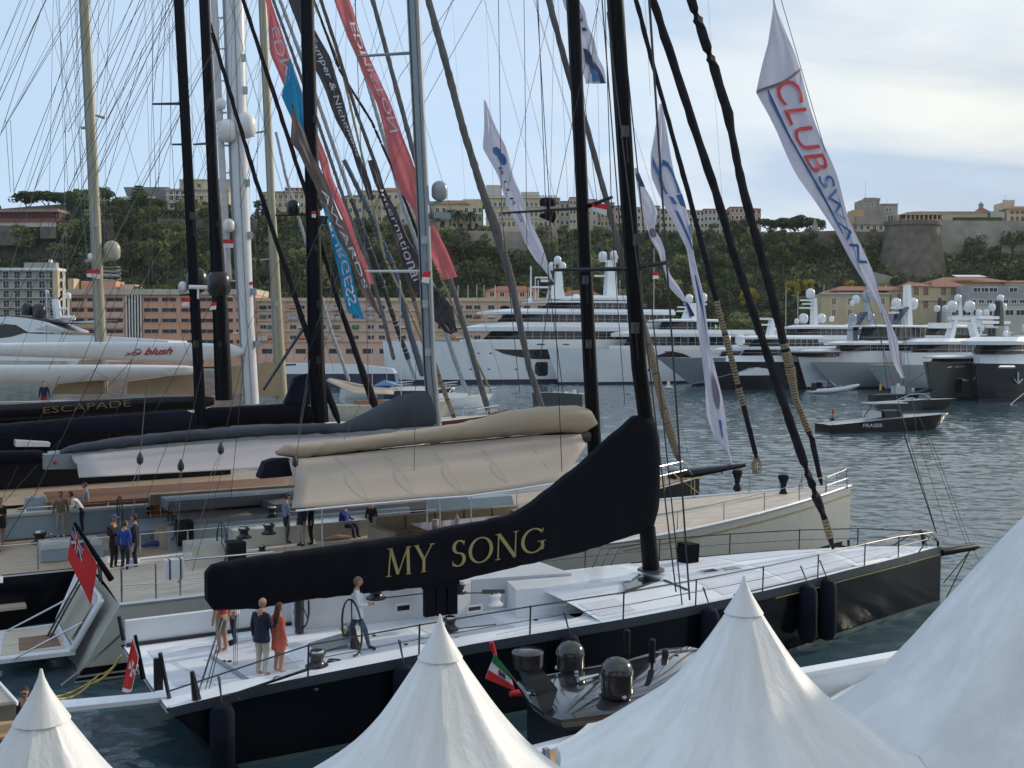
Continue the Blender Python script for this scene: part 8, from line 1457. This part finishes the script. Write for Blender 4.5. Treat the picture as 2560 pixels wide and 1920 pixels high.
# ================================================================ PEOPLE
SK=mat('skin',(.42,.22,.15),.6,var=.06); HB=mat('hair_brown',(.07,.035,.02),.7,var=.3,scale=30); HD=mat('hair_dark',(.012,.010,.010),.7); HG=mat('hair_sandy',(.18,.12,.07),.7)
CL={}
def cloth(n,c): CL[n]=mat('cloth_'+n,c,.85,var=.15,scale=5,bump=.4,bscale=12); return CL[n]
for n,c in (('navy',(.010,.014,.035)),('beige',(.42,.38,.31)),('coral',(.55,.13,.08)),('white',(.66,.68,.74)),('jeans',(.05,.08,.16)),('red',(.38,.02,.015)),('tanshort',(.33,.28,.21)),('black',(.008,.008,.012)),('blue',(.015,.05,.28)),('khaki',(.16,.13,.08)),('greige',(.32,.30,.26)),('grey',(.22,.24,.26)),('lightblue',(.18,.23,.36)),('brick',(.22,.03,.05)),('cap',(.05,.08,.25)),('yellow',(.5,.38,.1))): cloth(n,c)
CAST=[]
def person(label,pos,face,h=1.77,top='white',legs='jeans',arms='long',hair=HB,shoe='black',pose='stand',sx=1.,longhair=False,bald=False,dress=False,cap=None,shorts=False,detail=2,larm='down',rarm='down',group=None,glasses=False):
    """face: direction looked at, radians from +X"""
    root=thing('person',label,'person',tuple(pos),face-PI/2,group); k=h/1.77; V=[];E=[];Rr=[];J={}
    def j(n,x,y,z,r,par=None):
        J[n]=len(V); V.append(Vector((x*sx if abs(x)>.05 else x,y,z))*k); Rr.append(r*k)
        if par is not None: E.append((J[par],J[n]))
    seat=pose=='sit'; hz=.93 if not seat else .5; bend=pose=='bend'; wk=.16 if pose=='walk' else 0
    dy=.30 if bend else 0
    j('pel',0,0,hz,.135); j('sp',0,.01+dy*.4,hz+.22-dy*.1,.125,'pel'); j('ch',0,-.01+dy,hz+.42-dy*.35,.145,'sp'); j('nk',0,0+dy*1.2,hz+.56-dy*.45,.065,'ch'); j('hd',0,.02+dy*1.3,hz+.63-dy*.5,.055,'nk')
    for s,n in ((-1,'l'),(1,'r')):
        ww=wk*s
        if seat: j(n+'hip',s*.10,.08,.48,.10,'pel'); j(n+'kn',s*.13,.48,.50,.07,n+'hip'); j(n+'an',s*.13,.52,.10,.05,n+'kn'); j(n+'ft',s*.14,.68,.04,.04,n+'an')
        else: j(n+'hip',s*.095,0,hz-.07,.105,'pel'); j(n+'kn',s*.10,.03+ww,.50,.068,n+'hip'); j(n+'an',s*.10,-.03+ww*(1.9 if ww>0 else 2.2),.09,.045,n+'kn'); j(n+'ft',s*.12,.14+ww*(1.9 if ww>0 else 2.2),.035,.04,n+'an')
        am=larm if s<0 else rarm; c=V[J['ch']]/k; z=c.z; y=c.y
        j(n+'sh',s*.19,y,z+.04,.072,'ch')
        el,wr,hn={'down':((.25,-.02,-.26),(.26,.03,-.50),(.26,.05,-.58)),'fold':((.24,.02,-.24),(.06,.24,-.20),(-.02,.26,-.18)),'front':((.25,.03,-.24),(.20,.26,-.26),(.18,.33,-.25)),'back':((.25,-.12,-.22),(.12,-.16,-.42),(.08,-.15,-.48)),'up':((.26,.12,-.14),(.16,.22,.05),(.10,.20,.14)),'out':((.34,.05,-.2),(.42,.24,-.30),(.44,.30,-.32))}[am]
        j(n+'el',s*el[0],y+el[1],z+.04+el[2],.05,n+'sh'); j(n+'wr',s*wr[0],y+wr[1],z+.04+wr[2],.032,n+'el'); j(n+'hn',s*hn[0],y+hn[1],z+.04+hn[2],.036,n+'wr')
        if detail>=2:
            d=(V[J[n+'hn']]-V[J[n+'wr']]).normalized(); sd=Vector((0,1,0)) if abs(d.z)>.6 else Vector((0,0,1)); sd=(sd-d*sd.dot(d)).normalized(); nn=d.cross(sd)
            for q,(o,L_) in enumerate(((-.028,.075),(-.010,.085),(.010,.08),(.027,.062))):
                b0=V[J[n+'hn']]+sd*o*k+d*.01; i0=len(V); V.append(b0+d*L_*.55*k); Rr.append(.0105*k); E.append((J[n+'hn'],i0)); V.append(b0+d*L_*k+nn*.02*s*k); Rr.append(.008*k); E.append((i0,i0+1))
            i0=len(V); V.append(V[J[n+'wr']]+d*.03+sd*.05*k); Rr.append(.012*k); E.append((J[n+'wr'],i0)); V.append(V[i0]+d*.035+sd*.012*k); Rr.append(.009*k); E.append((i0,i0+1))
    me=bpy.data.meshes.new('body'); me.from_pydata([tuple(v) for v in V],E,[]); ob=bpy.data.objects.new('body',me); COL.objects.link(ob)
    md=ob.modifiers.new('s','SKIN'); sv=me.skin_vertices[0].data
    for i,r in enumerate(Rr):
        q=r; 
        sv[i].radius=(q*(1.18 if i in (J['ch'],J['sp'],J['pel']) else 1),q*(.82 if i in (J['ch'],J['sp'],J['pel']) else 1)) ; sv[i].use_root=(i==0)
    s2=ob.modifiers.new('d','SUBSURF'); s2.levels=2 if detail>=2 else 1; s2.render_levels=s2.levels
    dg=bpy.context.evaluated_depsgraph_get(); m2=bpy.data.meshes.new_from_object(ob.evaluated_get(dg)); vs=[tuple(v.co) for v in m2.vertices]; fs=[tuple(p.vertices) for p in m2.polygons]
    bpy.data.objects.remove(ob); bpy.data.meshes.remove(me); bpy.data.meshes.remove(m2)
    segs=[]
    for a,b in E:
        na=[n for n,i in J.items() if i==a]; nb=[n for n,i in J.items() if i==b]; na=na[0] if na else 'f'; nb=nb[0] if nb else 'f'
        if nb=='f' or nb.endswith('hn'): mt=0
        elif nb in ('nk','hd'): mt=0
        elif nb.endswith('wr'): mt=0 if arms!='long' else 1
        elif nb.endswith('el') or nb.endswith('sh') or nb in ('sp','ch'): mt=1
        elif nb.endswith('hip'): mt=2
        elif nb.endswith('kn'): mt=2 if not dress else 0
        elif nb.endswith('an'): mt=0 if (shorts or dress) else 2
        else: mt=3
        segs.append((V[a],V[b],mt,nb))
    mi=[]
    for f in fs:
        c=Vector((0,0,0)); 
        for i in f: c+=Vector(vs[i])
        c/=len(f); best=9;bm=1
        for a,b,mt,nb in segs:
            d=b-a; t=max(0,min(1,(c-a).dot(d)/max(1e-6,d.length_squared))); q=(c-a-d*t).length
            if q<best: best=q;bm=mt; bn=nb
        if shorts and bm==2 and bn.endswith('kn') and c.z<.50*k: bm=0
        mi.append(bm)
    fr=ROOT[root.name]; mb=MB(fr); mb.add(vs,fs)
    mb.m=mi
    # head with nose, ears, chin and eyes
    H0=V[J['hd']]+Vector((0,.02,.095))*k; hv=MB(); hv.sphere((0,0,0),1,14,10); hv2=[]
    for (x,y,z) in hv.v:
        w_=1-.28*max(0,-z)**1.3; yy=y*(.098+.012*(1 if z>0 else 0)); 
        if y>0 and z<0: yy*=1-.12*(-z)
        hv2.append(tuple(H0+Vector((x*.076*w_,yy,z*.118))*k))
    b0=len(mb.v); mb.add(hv2,hv.f,0)
    mb.add([tuple(H0+Vector(p)*k) for p in ((-.014,.088,-.03),(.014,.088,-.03),(0,.122,-.028),(0,.094,.022))],[(0,1,2),(0,2,3),(1,3,2)],0)
    for s in (-1,1): mb.cbox((H0.x+s*.078*k,H0.y-.005*k,H0.z-.005*k),(.014*k,.03*k,.055*k),0)
    eye=0
    mats=[SK,CL[top],CL[legs],CL[shoe] if shoe else SK,BLK,mat('lips',(.32,.11,.09),.5)]
    for s in (-1,1): mb.cbox((H0.x+s*.03*k,H0.y+.094*k,H0.z+.008*k),((.045 if glasses else .02)*k,.012*k,(.022 if glasses else .008)*k),4)
    mb.cbox((H0.x,H0.y+.088*k,H0.z-.06*k),(.042*k,.014*k,.010*k),5)
    mb.build('body',mats,root,True)
    if not bald:
        hb=MB(fr); hs=MB(); hs.sphere((0,0,0),1,14,10); keep=[]; hvv=[]
        for (x,y,z) in hs.v: hvv.append(tuple(H0+Vector((x*.086,y*.112-.012,z*.118+.016))*k))
        for f in hs.f:
            c=sum((Vector(hs.v[i]) for i in f),Vector((0,0,0)))/len(f)
            if c.z>.42 or (c.y<.15 and c.z>-.45): keep.append(f)
        hb.add(hvv,keep)
        if longhair: hb.rings([[tuple(H0+Vector((.085*w_*math.cos(a),-.06+.05*w_*math.sin(a)+yo,z))*k) for a in [2*PI*i/10 for i in range(10)]] for z,w_,yo in ((.03,.95,0),(-.08,1.15,-.01),(-.2,1.3,-.03),(-.34,1.2,-.05),(-.46,.7,-.05))])
        hb.build('hair',hair,root,True)
    if cap:
        cb=MB(fr); cs=MB(); cs.sphere((0,0,0),1,12,8,lo=0); cb.add([tuple(H0+Vector((x*.09,y*.115-.005,z*.10+.045))*k) for x,y,z in cs.v],cs.f); cb.add([tuple(H0+Vector(p)*k) for p in ((-.07,.09,.05),(.07,.09,.05),(.05,.18,.035),(-.05,.18,.035),(-.07,.09,.06),(.07,.09,.06),(.05,.18,.045),(-.05,.18,.045))],[(0,1,2,3),(4,5,6,7),(2,3,7,6)]); cb.build('cap',CL[cap],root,True)
    if dress:
        db=MB(fr); db.rings([[(k*(w_*1.08)*math.cos(a),k*(w_*.8)*math.sin(a)+.005,k*z) for a in [2*PI*i/16 for i in range(16)]] for z,w_ in ((1.28,.165),(1.12,.15),(.95,.175),(.8,.195),(.62,.20),(.60,.18))]); db.build('dress',CL[top],root,True)
    elif top in ('navy','white') and not seat and not bend and detail>=2:
        db=MB(fr); db.rings([[(k*(w_*1.12)*math.cos(a),k*(w_*.80)*math.sin(a)+.005,k*z) for a in [2*PI*i/18 for i in range(18)]] for z,w_ in ((1.36,.17),(1.22,.17),(1.05,.165),(.9,.18),(.80,.19),(.79,.17))]); db.build('jacket' if top=='navy' else 'shirt_tail',CL[top],root,True)
    CAST.append(root); return root
def onM(px,py,z): return atZ(px,py,z)
Fw=TH
person('bald man in navy blazer and beige trousers seen from behind',onM(655,1691,1.64),R(62),1.82,'navy','beige',bald=True,shoe=None,rarm='front')
person('woman in short coral dress with long brown hair',onM(697,1684,1.64),R(48),1.66,'coral','coral',dress=True,longhair=True,shoe=None,hair=HB)
person('man in untucked white shirt and jeans walking along the deck by the wheel',onM(893,1625,1.64),R(12),1.84,'white','jeans',hair=HG,pose='walk',rarm='front')
person('barefoot person in red shirt and beige shorts, half hidden by the black boom',onM(556,1632,1.64),R(150),1.78,'red','tanshort','short',shorts=True,shoe=None)
person('person in white sleeves behind the one in red, hidden by the boom',onM(585,1612,1.64),R(200),1.8,'white','navy',shoe='navy')
person('man in black jacket and blue cap, arms folded, on the cream sloop',onM(285,1424,2.05),R(-20),1.76,'black','black',cap='cap',larm='fold',rarm='fold')
person('woman in bright blue sweater seen from behind beside two men in dark',onM(313,1432,2.05),R(70),1.66,'blue','navy',hair=HB,shoe=None,longhair=False)
person('man in dark navy sweater with white collar talking to the woman in blue',onM(339,1424,2.05),R(195),1.78,'navy','navy',hair=HD)
person('man in khaki shirt and pale trousers with a lanyard badge',onM(153,1344,1.92),R(-70),1.76,'khaki','greige',hair=HB,shoe='beige')
person('man in white shirt bending forward behind the ensign staff',onM(207,1332,1.92),R(190),1.76,'white','navy',hair=HD,pose='bend',larm='front',rarm='front')
person('man in light grey shirt standing behind the bending man',onM(215,1318,1.92),R(215),1.80,'grey','greige',hair=HD,rarm='front')
person('woman in dark dress cut off by the left edge of the picture',onM(2,1358,1.92),R(-30),1.68,'black','black','short',dress=True,hair=HB,shoe=None,rarm='front')
person('person in dark trousers, left of two, upper body behind the black boom',onM(70,1209,2.12),R(-80),1.78,'black','black'); person('person in dark trousers, right of two, upper body behind the black boom',onM(99,1212,2.12),R(-100),1.80,'black','navy')
person('man in dark cap and blue-grey shirt standing at the awning edge',onM(716,1358,2.15),R(30),1.78,'lightblue','navy',cap='black',rarm='front')
person('person in navy jacket and white trousers with crossed legs under the awning',onM(755,1366,2.15),R(-140),1.76,'navy','beige'); person('person in dark suit behind the white trousers under the awning',onM(778,1362,2.15),R(-160),1.78,'black','black')
person('seated person in blue jacket at the cockpit table',onM(862,1345,2.1),R(-30),1.75,'blue','navy',pose='sit',detail=1,larm='front'); person('seated person in black at the cockpit table with back turned',onM(930,1335,2.1),R(60),1.75,'black','black',pose='sit',detail=1)
q=inV(62,1716,-2.4); person('dark-haired man with sunglasses at the lower left, behind the tent peak',(q.x,q.y,q.z-1.77),R(-75),1.77,'black','black',hair=HD,glasses=True)
q=atZ(20,1850,2.0); 
q=inV(110,952,34); HD_=boat('sandy_yacht','dark yacht with sandy deck behind the gold-lettered boom at the left edge',34,-2,0); mb=MB(BF(34)); q2=UV(q); mb.box((q2[0]-9,-2,0),(q2[0]+9,3,q2[2]-1.76)); part(HD_,'hull',NAVYH,mb); mb=MB(BF(34)); mb.box((q2[0]-9,-1.9,q2[2]-1.759),(q2[0]+9,2.9,q2[2]-1.75)); part(HD_,'deck',TDK,mb); mb=MB(BF(34)); mb.tube([(q2[0]-9,-1.9,q2[2]-.95),(q2[0]+9,-1.9,q2[2]-.95)],.03,5); 
for k_ in range(9): mb.tube([(q2[0]-9+k_*2.2,-1.9,q2[2]-1.75),(q2[0]-9+k_*2.2,-1.9,q2[2]-.95)],.02,5)
part(HD_,'railing',STEEL,mb)
person('man in navy blazer and brick-red trousers standing above the gold-lettered boom',(q.x,q.y,q.z-1.76),R(-90),1.76,'navy','brick',detail=1)
# passengers of the small boats
def crew(b,lst,grp):
    for i,(px,py,hh,top,leg,ang,lb) in enumerate(lst):
        q=b.fr(b.p(px,py,0 if i%2 else -.5)); person(lb,(q.x,q.y,q.z-hh),R(ang),1.75,top,leg,detail=0,hair=HD if i%2 else HB,group=grp)
crew(LA,[(1379,972,1.6,'black','black',0,'leftmost passenger in black in the grey launch'),(1392,977,1.5,'grey','navy',200,'passenger in grey second from the left in the grey launch'),(1404,976,1.5,'red','navy',180,'passenger in red in the middle of the grey launch'),(1416,977,1.5,'white','jeans',0,'passenger in white right of the red one in the grey launch'),(1426,976,1.5,'beige','jeans',20,'passenger in beige in the right half of the grey launch'),(1436,969,1.75,'white','white',-90,'standing passenger all in white in the grey launch'),(1445,977,1.5,'navy','navy',180,'rightmost passenger in navy in the grey launch')],'passengers in the grey launch')
crew(F3,[(2238,967,1.75,'white','white',-90,'leftmost of the people in white on the low dark boat'),(2246,968,1.7,'yellow','beige',-60,'person in yellow on the low dark boat'),(2261,968,1.7,'white','navy',-90,'person in white shirt and navy trousers on the low dark boat'),(2272,967,1.7,'lightblue','beige',-100,'person in pale blue on the low dark boat'),(2282,965,1.75,'white','beige',-120,'rightmost person in white on the low dark boat'),(2246,954,1.75,'white','white',-90,'person raised above the others at the console of the low dark boat')],'people on the low dark boat')
# mooring lines of the far yachts
for x0,y0,x1,y1 in ((2440,905,2315,980),(2487,903,2385,993),(2378,920,2310,975),(2438,905,2438,1000),(2493,905,2493,1003),(2560,983,2525,1012),(2148,957,2190,925),(2270,960,2310,932),(1885,920,1655,980),(1415,905,1405,950)):
    a=atZ(x1,max(y1,955),0) if y1>950 else atY(x1,y1,190); b_=lerp(a,atY(x0,y0,a.y+8),1.); mb=MB(); mb.tube([a,b_],.07,5); mb.build('mooring_line',ROPEG,label='thin pale mooring line running from a yacht bow down to the water',cat='mooring line',group='mooring lines of the far yachts')
mb=MB(); q=atZ(1671,972,0); mb.lathe([(.5,0),(.9,.15),(.9,.35),(.4,.5),(.25,1.4),(.05,1.5)],tuple(q),14); mb.build('mooring_buoy',YLG,None,True,'pale round mooring buoy in front of the grey yacht','buoy')
# ---------------------------------------------------------------- thin air between here and the rock
hz=bpy.data.materials.new('haze'); hz.use_nodes=True; nt=hz.node_tree; nt.nodes.clear(); o_=nt.nodes.new('ShaderNodeOutputMaterial'); v_=nt.nodes.new('ShaderNodeVolumePrincipled'); v_.inputs['Density'].default_value=.00006; v_.inputs['Color'].default_value=(.86,.90,.95,1); v_.inputs['Anisotropy'].default_value=.3; nt.links.new(v_.outputs[0],o_.inputs['Volume'])
mb=MB(); mb.box((-1600,-90,-8),(1600,560,130)); mb.build('haze',hz,None,label='thin pale evening haze over the harbour',cat='haze',kind='stuff',loc=(0,0,-8))
